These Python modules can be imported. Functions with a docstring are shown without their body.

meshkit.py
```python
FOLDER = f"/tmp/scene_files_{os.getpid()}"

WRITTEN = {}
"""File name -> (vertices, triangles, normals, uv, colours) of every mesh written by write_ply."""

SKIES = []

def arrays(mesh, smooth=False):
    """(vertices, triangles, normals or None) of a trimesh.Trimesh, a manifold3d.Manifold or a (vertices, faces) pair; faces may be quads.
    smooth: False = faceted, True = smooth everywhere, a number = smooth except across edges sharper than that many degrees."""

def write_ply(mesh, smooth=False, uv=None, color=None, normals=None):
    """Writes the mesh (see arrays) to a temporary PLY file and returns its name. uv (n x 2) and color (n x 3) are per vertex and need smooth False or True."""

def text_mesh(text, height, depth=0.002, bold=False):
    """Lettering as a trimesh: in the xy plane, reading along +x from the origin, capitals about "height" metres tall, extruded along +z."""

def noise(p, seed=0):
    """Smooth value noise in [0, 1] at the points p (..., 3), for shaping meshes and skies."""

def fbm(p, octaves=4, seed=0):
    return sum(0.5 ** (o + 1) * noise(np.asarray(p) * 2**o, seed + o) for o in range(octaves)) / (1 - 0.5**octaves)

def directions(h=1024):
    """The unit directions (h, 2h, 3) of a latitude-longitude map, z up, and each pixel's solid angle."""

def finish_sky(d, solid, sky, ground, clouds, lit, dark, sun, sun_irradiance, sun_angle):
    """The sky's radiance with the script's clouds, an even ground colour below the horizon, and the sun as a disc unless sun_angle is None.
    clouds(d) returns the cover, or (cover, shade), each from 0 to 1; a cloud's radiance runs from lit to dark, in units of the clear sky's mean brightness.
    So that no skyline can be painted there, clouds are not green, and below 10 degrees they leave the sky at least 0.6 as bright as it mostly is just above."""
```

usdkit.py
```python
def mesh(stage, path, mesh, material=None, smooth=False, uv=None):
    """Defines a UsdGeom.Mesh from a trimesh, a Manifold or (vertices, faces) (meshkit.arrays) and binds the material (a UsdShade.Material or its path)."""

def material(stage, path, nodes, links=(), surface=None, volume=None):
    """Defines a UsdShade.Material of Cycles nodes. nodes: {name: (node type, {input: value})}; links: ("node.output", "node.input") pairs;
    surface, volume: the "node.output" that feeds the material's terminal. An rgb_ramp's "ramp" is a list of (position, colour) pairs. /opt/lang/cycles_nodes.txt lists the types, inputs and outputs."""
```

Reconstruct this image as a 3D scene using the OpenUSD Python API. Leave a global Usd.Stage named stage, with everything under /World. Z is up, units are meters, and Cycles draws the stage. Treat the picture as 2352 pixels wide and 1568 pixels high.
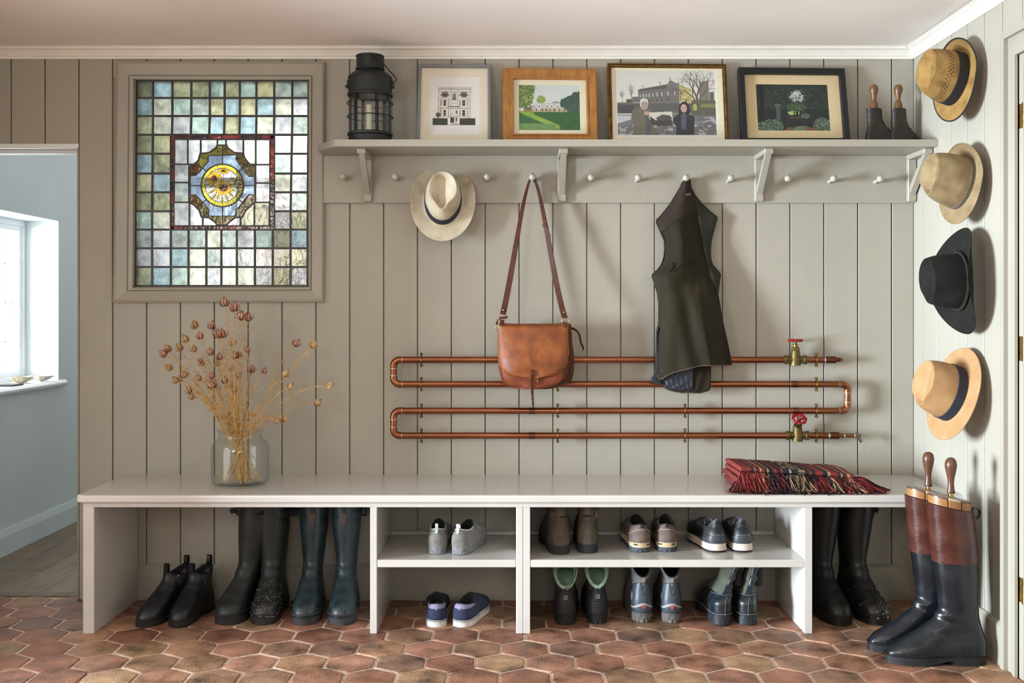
import math
import numpy as np, trimesh, usdkit, meshkit
from pxr import Usd, UsdGeom, UsdLux, UsdShade, Gf, Sdf
from shapely.geometry import Polygon, Point, LineString, box as sbox
from shapely import affinity
from shapely.ops import unary_union

stage = Usd.Stage.CreateInMemory()
UsdGeom.SetStageUpAxis(stage, 'Z'); UsdGeom.SetStageMetersPerUnit(stage, 1.0)
UsdGeom.Xform.Define(stage, '/World'); UsdGeom.Scope.Define(stage, '/World/Looks')

# ------------------------------------------------------------------ camera
# the back wall is the plane y = 0, the camera looks along +y; F is the focal length in pixels of a 2352 px wide picture
D, F, CX, CY, CZ = 4.2, 2433.0, 1186.0, 715.0, 1.141
cam = UsdGeom.Camera.Define(stage, '/World/camera')
cam.AddTranslateOp().Set(Gf.Vec3d(0, -D, CZ)); cam.AddRotateXYZOp().Set(Gf.Vec3f(90, 0, 0))
cam.CreateHorizontalApertureAttr(36.0); cam.CreateVerticalApertureAttr(24.0)
cam.CreateFocalLengthAttr(36.0 * F / 2352)
cam.CreateHorizontalApertureOffsetAttr((1176 - CX) / 2352 * 36.0)
cam.CreateVerticalApertureOffsetAttr((CY - 784) / 2352 * 36.0)
cam.CreateExposureAttr(0.17)

# ------------------------------------------------------------------ sky and daylight
def rect_light(name, loc, look, w, h, power, col):
    l = UsdLux.RectLight.Define(stage, '/World/' + name)
    z = np.array(loc, float) - np.array(look, float); z /= np.linalg.norm(z)      # a rect light shines along its -z
    x = np.cross([0, 0, 1.0], z); x /= np.linalg.norm(x); y = np.cross(z, x)
    m = np.eye(4); m[0, :3], m[1, :3], m[2, :3], m[3, :3] = x, y, z, loc
    l.AddTransformOp().Set(Gf.Matrix4d(m.tolist()))
    l.CreateWidthAttr(w); l.CreateHeightAttr(h); l.CreateIntensityAttr(power); l.CreateColorAttr(Gf.Vec3f(*col))
    l.CreateNormalizeAttr(False)
dome = UsdLux.DomeLight.Define(stage, '/World/sky')
dome.CreateColorAttr(Gf.Vec3f(0.97, 0.99, 1.0)); dome.CreateIntensityAttr(0.88)
# unseen daylight at left and behind the camera; and daylight outside the hall window
rect_light('unseen_left_daylight', (-6.0, -2.75, .95), (0.9, -0.2, 0.85), 1.5, 1.7, 168.0, (0.78, 0.90, 1.0))  # source out of view at left, lights the right and back walls
rect_light('unseen_left_rear_daylight', (-2.13, -4.5, 1.74), (0.0, -0.3, 0.9), 1.0, .70, 14.0, (1.0, 0.89, 0.76))  # source out of view at left rear, warms the left of the back wall
rect_light('unseen_rear_daylight', (0.2, -6.15, 1.75), (0.0, 0, 1.2), 1.5, .6, 2.2, (1.0, 0.91, 0.82))  # source out of view behind the camera, lights the bench fronts
rect_light('hall_window_daylight', (-2.78, 0.85, 1.22), (0, 0.85, 1.1), 0.95, 0.8, 6.5, (1.0, 0.99, 0.98))

# ------------------------------------------------------------------ helpers
def P(px, py, y=0.0):
    """The point of the plane y = y that the photograph shows at pixel (px, py)."""
    d = D + y
    return np.array([(px - CX) * d / F, y, CZ - (py - CY) * d / F])
def PX(px, y=0.0): return (px - CX) * (D + y) / F
def PZ(py, y=0.0): return CZ - (py - CY) * (D + y) / F
def lin(c):
    c = np.array(c, float) / 255.0
    return np.where(c <= 0.04045, c / 12.92, ((c + 0.055) / 1.055) ** 2.4)

USED = {}
def uniq(parent, name):
    k = USED.get((parent, name), 0); USED[(parent, name)] = k + 1
    return f'{parent}/{name}' if k == 0 else f'{parent}/{name}_{k:03d}'

LOOKS = {}
def mat(name, col, rough=0.5, metal=0.0, col2=None, scale=12.0, detail=3.0, stretch=(1, 1, 1), bump=0.0, bscale=None, bstretch=None, var=0.08, spec=0.5, coat=0.0, sheen=0.0, ramp=None, dist=0.0, rvar=0.0, extra=None):
    """A painted, woven, leather or metal surface: two tones mixed by noise, with fine relief. Colours are sRGB 0..255."""
    if name in LOOKS: return LOOKS[name]
    a = lin(col); b = lin(col2) if col2 is not None else np.clip(a * (1 + 2 * var), 0, 1)
    if col2 is None: a = a * (1 - var)
    n = {'tc': ('texture_coordinate', {}), 'mp': ('mapping', {'scale': stretch}),
         'ns': ('noise_texture', {'scale': scale, 'detail': detail, 'distortion': dist}),
         'rp': ('rgb_ramp', {'ramp': ramp if ramp else [(0.3, tuple(a)), (0.7, tuple(b))]}),
         'p': ('principled_bsdf', {'roughness': rough, 'metallic': metal, 'specular_ior_level': spec, 'coat_weight': coat, 'coat_roughness': 0.15, 'sheen_weight': sheen})}
    l = [('tc.object', 'mp.vector'), ('mp.vector', 'ns.vector'), ('ns.fac', 'rp.fac'), ('rp.color', 'p.base_color')]
    if bump:
        n['mb'] = ('mapping', {'scale': bstretch or stretch}); n['nb'] = ('noise_texture', {'scale': bscale or scale * 6, 'detail': 3.0})
        n['bp'] = ('bump', {'strength': min(1.0, bump), 'distance': 0.004})
        l += [('tc.object', 'mb.vector'), ('mb.vector', 'nb.vector'), ('nb.fac', 'bp.height'), ('bp.normal', 'p.normal')]
    if rvar:
        n['mr'] = ('map_range', {'from_min': 0.3, 'from_max': 0.7, 'to_min': max(0, rough - rvar), 'to_max': rough + rvar})
        l += [('ns.fac', 'mr.value'), ('mr.result', 'p.roughness')]
    LOOKS[name] = usdkit.material(stage, '/World/Looks/' + name, n, l, surface='p.BSDF')
    return LOOKS[name]
def rawmat(name, nodes, links, surface):
    if name not in LOOKS: LOOKS[name] = usdkit.material(stage, '/World/Looks/' + name, nodes, links, surface=surface)
    return LOOKS[name]

class Thing:
    """A top-level object: an Xform at loc, turned by rz degrees about z, its parts below it. add() takes meshes in world coordinates unless local=True."""
    def __init__(self, name, label=None, cat=None, loc=(0, 0, 0), rz=0.0, group=None, kind=None):
        self.path = uniq('/World', name); x = UsdGeom.Xform.Define(stage, self.path); self.prim = x.GetPrim()
        self.loc, self.rz = np.array(loc, float), rz
        x.AddTranslateOp().Set(Gf.Vec3d(*map(float, loc)))
        if rz: x.AddRotateZOp().Set(float(rz))
        tag(self.prim, label, cat, group, kind)
    def add(self, name, mesh, m, smooth=False, parent=None, label=None, kind=None, local=False, color=None):
        v, f, _ = meshkit.arrays(mesh)
        if not local:
            v = v - self.loc
            if self.rz:
                a = -math.radians(self.rz); c, s = math.cos(a), math.sin(a)
                v = v @ np.array([[c, -s, 0], [s, c, 0], [0, 0, 1]]).T
        path = uniq(parent or self.path, name)
        o = usdkit.mesh(stage, path, (v, f), m, smooth=smooth)
        if color is not None:
            UsdGeom.PrimvarsAPI(o).CreatePrimvar('tint', Sdf.ValueTypeNames.Color3fArray, 'vertex').Set([Gf.Vec3f(*map(float, c)) for c in color])
        tag(o.GetPrim(), label, None, None, kind)
        return path
def tag(prim, label=None, cat=None, group=None, kind=None):
    for k, v in (('label', label), ('category', cat), ('group', group), ('kind', kind)):
        if v: prim.SetCustomDataByKey(k, v)
def single(name, mesh, m, label=None, cat=None, smooth=False, group=None, kind=None):
    path = uniq('/World', name); o = usdkit.mesh(stage, path, mesh, m, smooth=smooth); tag(o.GetPrim(), label, cat, group, kind); return path
def copy_of(src, name, label, loc, rz=0.0, cat=None, group=None, scale=None):
    path = uniq('/World', name); x = UsdGeom.Xform.Define(stage, path)
    p = x.GetPrim(); p.GetReferences().AddInternalReference(src.path)
    x.ClearXformOpOrder()
    p.SetInstanceable(True)
    m = Gf.Matrix4d(1.0)
    a = math.radians(rz); c, s = math.cos(a), math.sin(a); sx = scale or (1, 1, 1)
    m = Gf.Matrix4d(c * sx[0], s * sx[0], 0, 0, -s * sx[1], c * sx[1], 0, 0, 0, 0, sx[2], 0, float(loc[0]), float(loc[1]), float(loc[2]), 1)
    x.AddTransformOp(opSuffix='place').Set(m)
    x.SetXformOpOrder([UsdGeom.XformOp(p.GetAttribute('xformOp:transform:place'))])
    tag(p, label, cat or src.prim.GetCustomDataByKey('category'), group or src.prim.GetCustomDataByKey('group'))
    return path

# --- meshes
def cat(*ms):
    ms = [trimesh.Trimesh(*meshkit.arrays(m)[:2], process=False) for m in ms if m is not None]
    return trimesh.util.concatenate(ms)
def box(x0, x1, y0, y1, z0, z1, b=0.0):
    x0, x1 = min(x0, x1), max(x0, x1); y0, y1 = min(y0, y1), max(y0, y1); z0, z1 = min(z0, z1), max(z0, z1)
    if b <= 0:
        m = trimesh.creation.box([x1 - x0, y1 - y0, z1 - z0]); m.apply_translation([(x0 + x1) / 2, (y0 + y1) / 2, (z0 + z1) / 2]); return m
    b = min(b, (x1 - x0) / 2.01, (y1 - y0) / 2.01, (z1 - z0) / 2.01); pts = []
    for x, sx in ((x0, 1), (x1, -1)):
        for y, sy in ((y0, 1), (y1, -1)):
            for z, sz in ((z0, 1), (z1, -1)):
                pts += [(x + sx * b, y + sy * b, z), (x + sx * b, y, z + sz * b), (x, y + sy * b, z + sz * b)]
    return trimesh.Trimesh(np.array(pts)).convex_hull
def hull(pts): return trimesh.Trimesh(np.array(pts, float)).convex_hull
def grid_faces(n, m, cu=False, cv=False, flip=False):
    """Triangles of an n x m grid of vertices (row major), closed in the first (cu) or second (cv) direction."""
    i, j = np.meshgrid(np.arange(n if cu else n - 1), np.arange(m if cv else m - 1), indexing='ij')
    i2, j2 = (i + 1) % n, (j + 1) % m
    a, b, c, d = (i * m + j).ravel(), (i2 * m + j).ravel(), (i2 * m + j2).ravel(), (i * m + j2).ravel()
    f = np.vstack([np.stack([a, b, c], 1), np.stack([a, c, d], 1)])
    return f[:, ::-1] if flip else f
def outward(m):
    m = trimesh.Trimesh(np.array(m.vertices), np.array(m.faces), process=False)
    if m.volume < 0: m.invert()
    return m
def loft(rings, cap0=True, cap1=True, closed=False):
    """Rings (n, k, 3) of points joined to a skin; the ends capped with fans."""
    r = np.asarray(rings, float); n, k = r.shape[:2]; v = r.reshape(-1, 3); f = [grid_faces(n, k, cu=closed, cv=True)]
    if not closed:
        for on, row in ((cap0, 0), (cap1, n - 1)):
            if on:
                c = len(v); v = np.vstack([v, r[row].mean(0)]); j = np.arange(k); j2 = (j + 1) % k
                t = np.stack([row * k + j, row * k + j2, np.full(k, c)], 1); f.append(t[:, ::-1] if row == 0 else t)
    return outward(trimesh.Trimesh(v, np.vstack(f), process=False))
def lathe(prof, n=32, c=(0, 0, 0), axis='z', cap=True):
    prof = np.array(prof, float); a = np.arange(n) * 2 * np.pi / n
    r = np.stack([prof[:, :1] * np.cos(a), prof[:, :1] * np.sin(a), np.repeat(prof[:, 1:2], n, 1)], -1)
    if axis == 'x': r = r[..., [2, 0, 1]]
    if axis == 'y': r = r[..., [1, 2, 0]]
    m = loft(r, cap, cap); m.apply_translation(c); return m
def smooth_path(p, n=40, closed=False):
    from scipy.interpolate import CubicSpline
    p = np.asarray(p, float)
    if closed: p = np.vstack([p, p[:1]])
    d = np.r_[0, np.cumsum(np.maximum(np.linalg.norm(np.diff(p, axis=0), axis=1), 1e-9) ** 0.5)]
    t = np.linspace(0, d[-1], n + (1 if closed else 0)); out = CubicSpline(d, p, bc_type='periodic' if closed else 'not-a-knot' if len(p) > 3 else 'natural')(t)
    return out[:-1] if closed else out
def frames(p, up=None):
    t = np.gradient(p, axis=0); t /= np.linalg.norm(t, axis=1, keepdims=True) + 1e-12
    a = np.array(up if up is not None else ([0, 0, 1.0] if abs(t[0, 2]) < 0.8 else [1.0, 0, 0])); A, B = [], []
    for k in t:
        x = np.cross(a, k); x /= np.linalg.norm(x) + 1e-12; y = np.cross(k, x); A.append(x); B.append(y)
        if up is None: a = y
    return t, np.array(A), np.array(B)
def tube(p, r, n=8, cap=True, up=None, flat=1.0):
    """A path as a tube; r a radius or one per point; flat squeezes it along its second axis (a strap)."""
    p = np.asarray(p, float); _, A, B = frames(p, up); r = np.broadcast_to(r, (len(p),))[:, None, None]
    a = np.arange(n) * 2 * np.pi / n
    return loft(p[:, None] + r * (np.cos(a)[None, :, None] * A[:, None] + flat * np.sin(a)[None, :, None] * B[:, None]), cap, cap)
def strap(p, w, t, up=None, side=None):
    """A path as a flat strap of width w (along side or the path's first normal) and thickness t."""
    p = np.asarray(p, float); T, A, B = frames(p, up)
    if side is not None:
        sd = np.broadcast_to(np.array(side, float), T.shape); A = sd - T * (T * sd).sum(1)[:, None]; A /= np.linalg.norm(A, axis=1, keepdims=True); B = np.cross(T, A)
    w = np.broadcast_to(w, (len(p),))[:, None]; e = t * 0.3
    c = [(-w / 2 + e, -t / 2), (w / 2 - e, -t / 2), (w / 2, -t / 2 + e), (w / 2, t / 2 - e), (w / 2 - e, t / 2), (-w / 2 + e, t / 2), (-w / 2, t / 2 - e), (-w / 2, -t / 2 + e)]
    return loft(np.stack([p + A * u + B * q for u, q in c], 1))
def prism(poly, d0, d1, plane='xz', bevel=0.0):
    """A shapely polygon of a plane (xz, xy, yz) made solid between d0 and d1 on the third axis."""
    ms = []
    for g in getattr(poly, 'geoms', [poly]):
        if g.is_empty or g.area < 1e-9: continue
        m = trimesh.creation.extrude_polygon(g, abs(d1 - d0), engine='earcut'); v = m.vertices.copy(); v[:, 2] += min(d0, d1)
        if plane == 'xz': v = v[:, [0, 2, 1]]
        if plane == 'yz': v = v[:, [2, 0, 1]]
        ms.append(outward(trimesh.Trimesh(v, m.faces, process=False)))
    return cat(*ms)
def sphere(c, r, n=2, s=(1, 1, 1)):
    m = trimesh.creation.icosphere(n, 1.0); m.apply_scale(np.array(s) * r); m.apply_translation(c); return m
def xf(m, rot=None, t=(0, 0, 0), s=None):
    v, f, _ = meshkit.arrays(m); v = v * (s if s is not None else 1.0)
    if rot is not None: v = v @ np.asarray(rot).T
    return trimesh.Trimesh(v + np.array(t), f, process=False)
def rot(ax, deg):
    return trimesh.transformations.rotation_matrix(math.radians(deg), {'x': [1, 0, 0], 'y': [0, 1, 0], 'z': [0, 0, 1]}.get(ax, ax) if isinstance(ax, str) else ax)[:3, :3]
def extrude_path(prof, p0, p1, out, up=(0, 0, 1)):
    """A moulding: profile points (out, up) run from p0 to p1."""
    out, up = np.array(out, float), np.array(up, float)
    return loft(np.stack([[np.array(p) + out * a + up * b for a, b in prof] for p in (p0, p1)]))
# ------------------------------------------------------------------ the room
XR, XJ = 1.5744, -1.735           # right wall, jamb of the hall opening
ZB, ZC = 2.1405, 2.184            # under the cornice, ceiling
HEAD, HOPEN = 1.8056, -2.20       # head of the hall opening and its far jamb
PITCH, GAP, BT = 0.1343, 0.0046, 0.012
paint = dict(rough=0.42, scale=3.0, var=0.025, bump=0.10, bscale=60, spec=0.4)
WALLP = mat('wall_paint', (167, 162, 149), **paint)
JOINP = mat('joinery_paint', (162, 157, 144), **{**paint, 'rough': 0.36})
BENCHP = mat('bench_paint', (198, 194, 188), rough=0.2, scale=4, var=0.03, bump=0.08, bscale=50)
CEILP = mat('ceiling_paint', (247, 240, 234), rough=0.8, scale=2, var=0.02, bump=0.15, bscale=9)
CORN = mat('cornice_paint', (240, 237, 228), rough=0.5, var=0.02)
BLUEP = mat('hall_paint', (206, 213, 214), rough=0.6, scale=2, var=0.03, bump=0.1, bscale=20)
WHITEP = mat('white_gloss_paint', (235, 238, 240), rough=0.35, var=0.02)

# glass opening of the back wall
GL = [PX(305), PX(711), PZ(660), PZ(181)]
def board(x0, x1, z0, z1):
    """One upright board, eased along both long edges, in wall coordinates (u along the wall, depth, z)."""
    e, a, b = 0.0011, x0 + GAP / 2, x1 - GAP / 2
    return prism(Polygon([(a, BT), (a, e), (a + e, 0), (b - e, 0), (b, e), (b, BT)]), z0, z1, 'xy')
wb = Thing('wall_back', kind='structure')
backing = Polygon([(XJ, 0), (XR + .1, 0), (XR + .1, 2.4), (-3.2, 2.4), (-3.2, 0), (HOPEN, 0), (HOPEN, HEAD), (XJ, HEAD)])
backing = backing.difference(sbox(GL[0], GL[2], GL[1], GL[3]))
wb.add('wall', prism(backing, BT, 0.10), WALLP)
x = XJ - 10 * PITCH
for k in range(40):
    x0, x1 = x + k * PITCH, min(x + (k + 1) * PITCH, XR + GAP / 2)
    if x1 - x0 < 0.03: continue
    spans = [(0.0, ZC)]
    if x0 < XJ - 1e-6: spans = [(HEAD, ZC)] if x1 > HOPEN - 1e-6 else [(0.0, ZC)]
    elif x1 > GL[0] and x0 < GL[1]: spans = [(0.0, GL[2] - .002), (GL[3] + .002, ZC)]
    for z0, z1 in spans: wb.add('board', board(x0, x1, z0, z1), WALLP)

wr = Thing('wall_right', kind='structure')
DY0, DY1, DH = -0.90, -1.72, 1.94     # the doorway of the right wall
wr.add('wall', prism(Polygon([(.1, 0), (DY0, 0), (DY0, DH), (DY1, DH), (DY1, 0), (-6.2, 0), (-6.2, 2.4), (.1, 2.4)]), XR + BT, XR + .1, 'yz'), WALLP)
y = 0.036
for k in range(18):
    y0, y1 = y - k * PITCH, y - (k + 1) * PITCH
    if y1 < -2.4: break
    if y0 < DY0 + .06 and y1 > DY1 - .06:
        z0 = DH + .02
    else: z0 = 0.0
    b = board(min(0.0, y0) * -1, -y1, z0, ZC); v = b.vertices
    wr.add('board', outward(trimesh.Trimesh(np.stack([XR + v[:, 1], -v[:, 0], v[:, 2]], 1), b.faces, process=False)), WALLP)

# cornice, ceiling
prof = [(0, -.0435), (.006, -.0435), (.006, -.035), (.012, -.033), (.014, -.027), (.026, -.013), (.036, -.009), (.036, -.004), (.042, -.004), (.042, 0), (0, 0)]
t1 = extrude_path(prof, (-3.2, 0, ZC), (XR, 0, ZC), (0, -1, 0)); t2 = extrude_path(prof, (XR, 0, ZC), (XR, -6.2, ZC), (-1, 0, 0))
single('trim_1', t1, CORN, kind='structure', smooth=25); single('trim_2', t2, CORN, kind='structure', smooth=25)
nx, ny = 60, 60
gx, gy = np.meshgrid(np.linspace(-3.2, XR + .1, nx), np.linspace(-6.2, .1, ny), indexing='ij')
und = meshkit.fbm(np.stack([gx * 1.3, gy * 1.3, 0 * gx], -1), 3, 4) * 0.012 * np.clip(-gy * 4 - .2, 0, 1)
cv = np.stack([gx, gy, ZC + und], -1).reshape(-1, 3)
cv2 = cv.copy(); cv2[:, 2] = ZC + .1
cf = grid_faces(nx, ny)
single('ceiling', cat((cv, cf[:, ::-1]), (cv2, cf)), CEILP, kind='structure', smooth=40)

# baseboards
bprof = [(0, 0), (.018, 0), (.018, .128), (.008, .140), (0, .140)]
single('baseboard_back', extrude_path(bprof, (XJ + .02, 0, 0), (XR, 0, 0), (0, -1, 0)), JOINP, kind='structure')
single('baseboard_right', extrude_path(bprof, (XR, 0, 0), (XR, DY0 + .09, 0), (-1, 0, 0)), JOINP, kind='structure')

# unseen walls: left one placed to darken the floor corner, openings cut for daylight
wl = Thing('unseen_wall_left', kind='structure')
lw = sbox(-6.2, 0, 0.1, 2.4).difference(sbox(-2.9, .10, -1.12, 1.68)).difference(sbox(-5.1, 1.34, -3.95, 2.12))
wl.add('wall', prism(lw, -2.30, -2.15, 'yz'), WALLP)
wf = sbox(-3.2, 0, XR + .1, 2.4).difference(sbox(-.6, .9, 1.1, 2.05))
single('wall_front', prism(wf, -6.3, -6.2), WALLP, kind='structure')

# door of the right wall: leaf, stepped architrave, brass hinges
d1 = Thing('door_1', kind='structure')
arch = []
for w0, w1, t in ((.0, .088, .012), (.066, .092, .026), (.012, .030, .018), (0, .010, .022)):
    o = sbox(DY1 - w1, 0, DY0 + w1, DH + w1).difference(sbox(DY1 - w0, -.1, DY0 + w0, DH + w0)); arch.append(prism(o, XR - t, XR + .002, 'yz'))
d1.add('architrave', cat(*arch), JOINP)
lining = sbox(DY1 - .0, 0, DY0 + .0, DH).difference(sbox(DY1 + .03, -.1, DY0 - .03, DH - .03))
d1.add('lining', prism(lining, XR - .008, XR + .1, 'yz'), JOINP)
d1.add('door_leaf', box(XR + .008, XR + .05, DY1 + .034, DY0 - .034, .012, DH - .034, .003), JOINP)
BRASS = mat('brass', (206, 178, 120), rough=0.28, metal=1.0, scale=60, col2=(150, 120, 70), bump=.05)
for py in (268, 800, 1352):
    z = PZ(py, -.9)
    hp = [lathe([(0, -.038), (.0065, -.038), (.0065, .038), (0, .038)], 14, (XR - .006, DY0 - .032, z))]
    for dz in (-.038, -.013, .013, .038): hp.append(lathe([(0, -.002), (.0075, -.002), (.0075, .002), (0, .002)], 14, (XR - .006, DY0 - .032, z + dz)))
    hp.append(box(XR - .009, XR - .006, DY0 - .030, DY0 - .002, z - .038, z + .038))
    d1.add('hinge', cat(*hp), BRASS, smooth=30)

# ------------------------------------------------------------------ hexagonal tile floor
rng = np.random.default_rng(5)
fl = Thing('floor', kind='structure')
GROUT = mat('grout', (206, 186, 170), rough=0.95, scale=70, var=0.2, bump=0.9, bscale=140)
fl.add('mortar_bed', box(-3.2, XR + .1, -6.2, 0.05, -.05, -.0035), GROUT)
tones = [(138, 88, 70), (124, 76, 60), (146, 98, 80), (112, 66, 52), (150, 108, 80), (130, 96, 78), (120, 90, 68), (142, 90, 76), (104, 76, 66), (148, 116, 84)]
TILEM = []
for i, t in enumerate(tones):
    t = np.array(t, float); t = t * .76 + np.array([130, 84, 70]) * .24; t = (t * .72 + t.mean() * .18) * 1.08 + np.array([24, 18, 10])
    n = {'tc': ('texture_coordinate', {}), 'n1': ('noise_texture', {'scale': 9.0, 'detail': 6.0, 'roughness': .62}), 'n2': ('noise_texture', {'scale': 230.0, 'detail': 2.0}), 'n3': ('noise_texture', {'scale': 26.0, 'detail': 4.0}),
         'r1': ('rgb_ramp', {'ramp': [(.30, tuple(lin(t * .52))), (.47, tuple(lin(t))), (.66, tuple(lin(np.clip(t * 1.18 + 8, 0, 255))))]}),
         'r2': ('rgb_ramp', {'ramp': [(.62, (0, 0, 0)), (.74, (1, 1, 1))]}),
         'mx': ('mix_color', {'b': tuple(lin((205, 182, 150)))}), 'mm': ('math', {'math_type': 'multiply', 'value2': .45}),
         'bp': ('bump', {'strength': .55, 'distance': .004}), 'ad': ('math', {'math_type': 'add'}),
         'mr': ('map_range', {'from_min': .3, 'from_max': .7, 'to_min': .38, 'to_max': .66}),
         'p': ('principled_bsdf', {'specular_ior_level': .45})}
    l = [('tc.object', 'n1.vector'), ('tc.object', 'n2.vector'), ('tc.object', 'n3.vector'), ('n1.fac', 'r1.fac'), ('n2.fac', 'r2.fac'), ('r2.color', 'mm.value1'), ('mm.value', 'mx.fac'), ('r1.color', 'mx.a'), ('mx.result', 'p.base_color'),
         ('n2.fac', 'ad.value1'), ('n3.fac', 'ad.value2'), ('ad.value', 'bp.height'), ('bp.normal', 'p.normal'), ('n1.fac', 'mr.value'), ('mr.result', 'p.roughness')]
    TILEM.append(rawmat(f'terracotta_{i}', n, l, 'p.BSDF'))
TW, TR, TY0, TX0 = .162, .1445, -.756, .028
def hexagon(cx, cy, r, jit=.004):
    s = TR * 2 / 3; pts = []
    base = [(0, s), (TW / 2, s / 2), (TW / 2, -s / 2), (0, -s), (-TW / 2, -s / 2), (-TW / 2, s / 2)]
    base = [np.array(b) * (1 - .0042 / np.linalg.norm(b) * 1.25) + r.normal(0, .0011, 2) for b in base]
    out = []
    for i in range(6):
        a, b, c = base[i - 1], base[i], base[(i + 1) % 6]
        u, w = (a - b) / np.linalg.norm(a - b), (c - b) / np.linalg.norm(c - b); k = r.uniform(.004, .010)
        out += [b + u * k, b + u * k * .25 + w * k * .25, b + w * k]
    return np.array(out) + [cx, cy]
def tile(cx, cy, r):
    h = hexagon(cx, cy, r); c = np.array([cx, cy]); tilt = r.normal(0, .006, 2); lift = r.normal(0, .0007)
    rings = []
    for s, z in ((1.0, -.02), (1.0, -.0032), (.985, -.0012), (.955, 0.0), (.5, .0006)):
        q = (h - c) * s
        rings.append(np.c_[q + c, np.full(len(h), z + lift) + (q @ tilt if z > -.01 else 0)])
    return loft(rings, cap0=False)
shown, more = 0, []
for row in range(-38, 6):
    cy = TY0 + row * TR
    off = 0 if row % 2 == 0 else TW / 2
    for col in range(-22, 11):
        cx = TX0 + TW / 2 + off + col * TW
        if cx - TW / 2 > XR - .01 or cx < -3.05: continue
        if cy > .02: continue
        r = np.random.default_rng(90000 + row * 100 + col)
        vis = -1.02 < cy and abs(PX(0, cy)) + .22 > -cx and shown < 290
        m = tile(cx, cy, r)
        if vis: fl.add('tile', m, TILEM[r.integers(len(TILEM))], smooth=40); shown += 1
        elif cy > -4.6: more.append(m)
fl.add('farther_tile', cat(*more), TILEM[0], smooth=40, kind='stuff')

# ------------------------------------------------------------------ the hall beyond the opening
XH, YH = -2.408, 3.3
W1 = dict(y0=.34, y1=1.37, z0=.776, z1=1.616)
hw = sbox(.10, 0, YH, 3.0).difference(sbox(W1['y0'], W1['z0'], W1['y1'], W1['z1']))
wh = Thing('wall_hall', kind='structure')
wh.add('wall', prism(hw, XH - .24, XH, 'yz'), BLUEP)
FARP = mat('hall_far_paint', (230, 228, 220), rough=.7, var=.02)
W3 = (-2.36, .95, -1.12, 2.66)
single('wall_hall_far', prism(sbox(-2.7, 0, -.6, 3.0).difference(sbox(*W3)), YH, YH + .12), FARP, kind='structure')
single('wall_hall_right', box(-.70, -.6, .10, YH, 0, 3.0), BLUEP, kind='structure')
single('ceiling_hall', box(-2.7, -.6, .10, YH, 2.9, 3.0), WHITEP, kind='structure')
fh = Thing('floor_hall', kind='structure')
fh.add('subfloor', box(-2.7, -.6, .05, YH, -.05, -.008), mat('subfloor', (60, 48, 38), rough=.9))
OAK = [mat(f'oak_plank_{i}', c, rough=.45, col2=c2, scale=5, stretch=(7, .8, 7), detail=6, bump=.25, bscale=40, bstretch=(6, .6, 6), dist=.6) for i, (c, c2) in enumerate([((112, 94, 74), (142, 122, 100)), ((104, 86, 68), (134, 114, 92)), ((120, 102, 82), (150, 130, 106))])]
for k in range(12):
    x0 = -2.55 + k * .155; y = .052 - (k * .37) % .9
    while y < YH:
        y1 = min(y + 1.15, YH)
        if y1 > .06: fh.add('plank', box(x0, x0 + .1525, max(y, .052) + .001, y1 - .001, -.008, 0, .0012), OAK[(k * 5 + int(y * 7)) % 3])
        y += 1.15
single('threshold', box(HOPEN, XJ, .04, .10, -.03, .0035, .002), OAK[1], kind='structure')
hb = [(0, 0), (.02, 0), (.02, .088), (.012, .118), (0, .118)]
single('baseboard_hall', extrude_path(hb, (XH, .10, 0), (XH, YH, 0), (1, 0, 0)), BLUEP, kind='structure')
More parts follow.
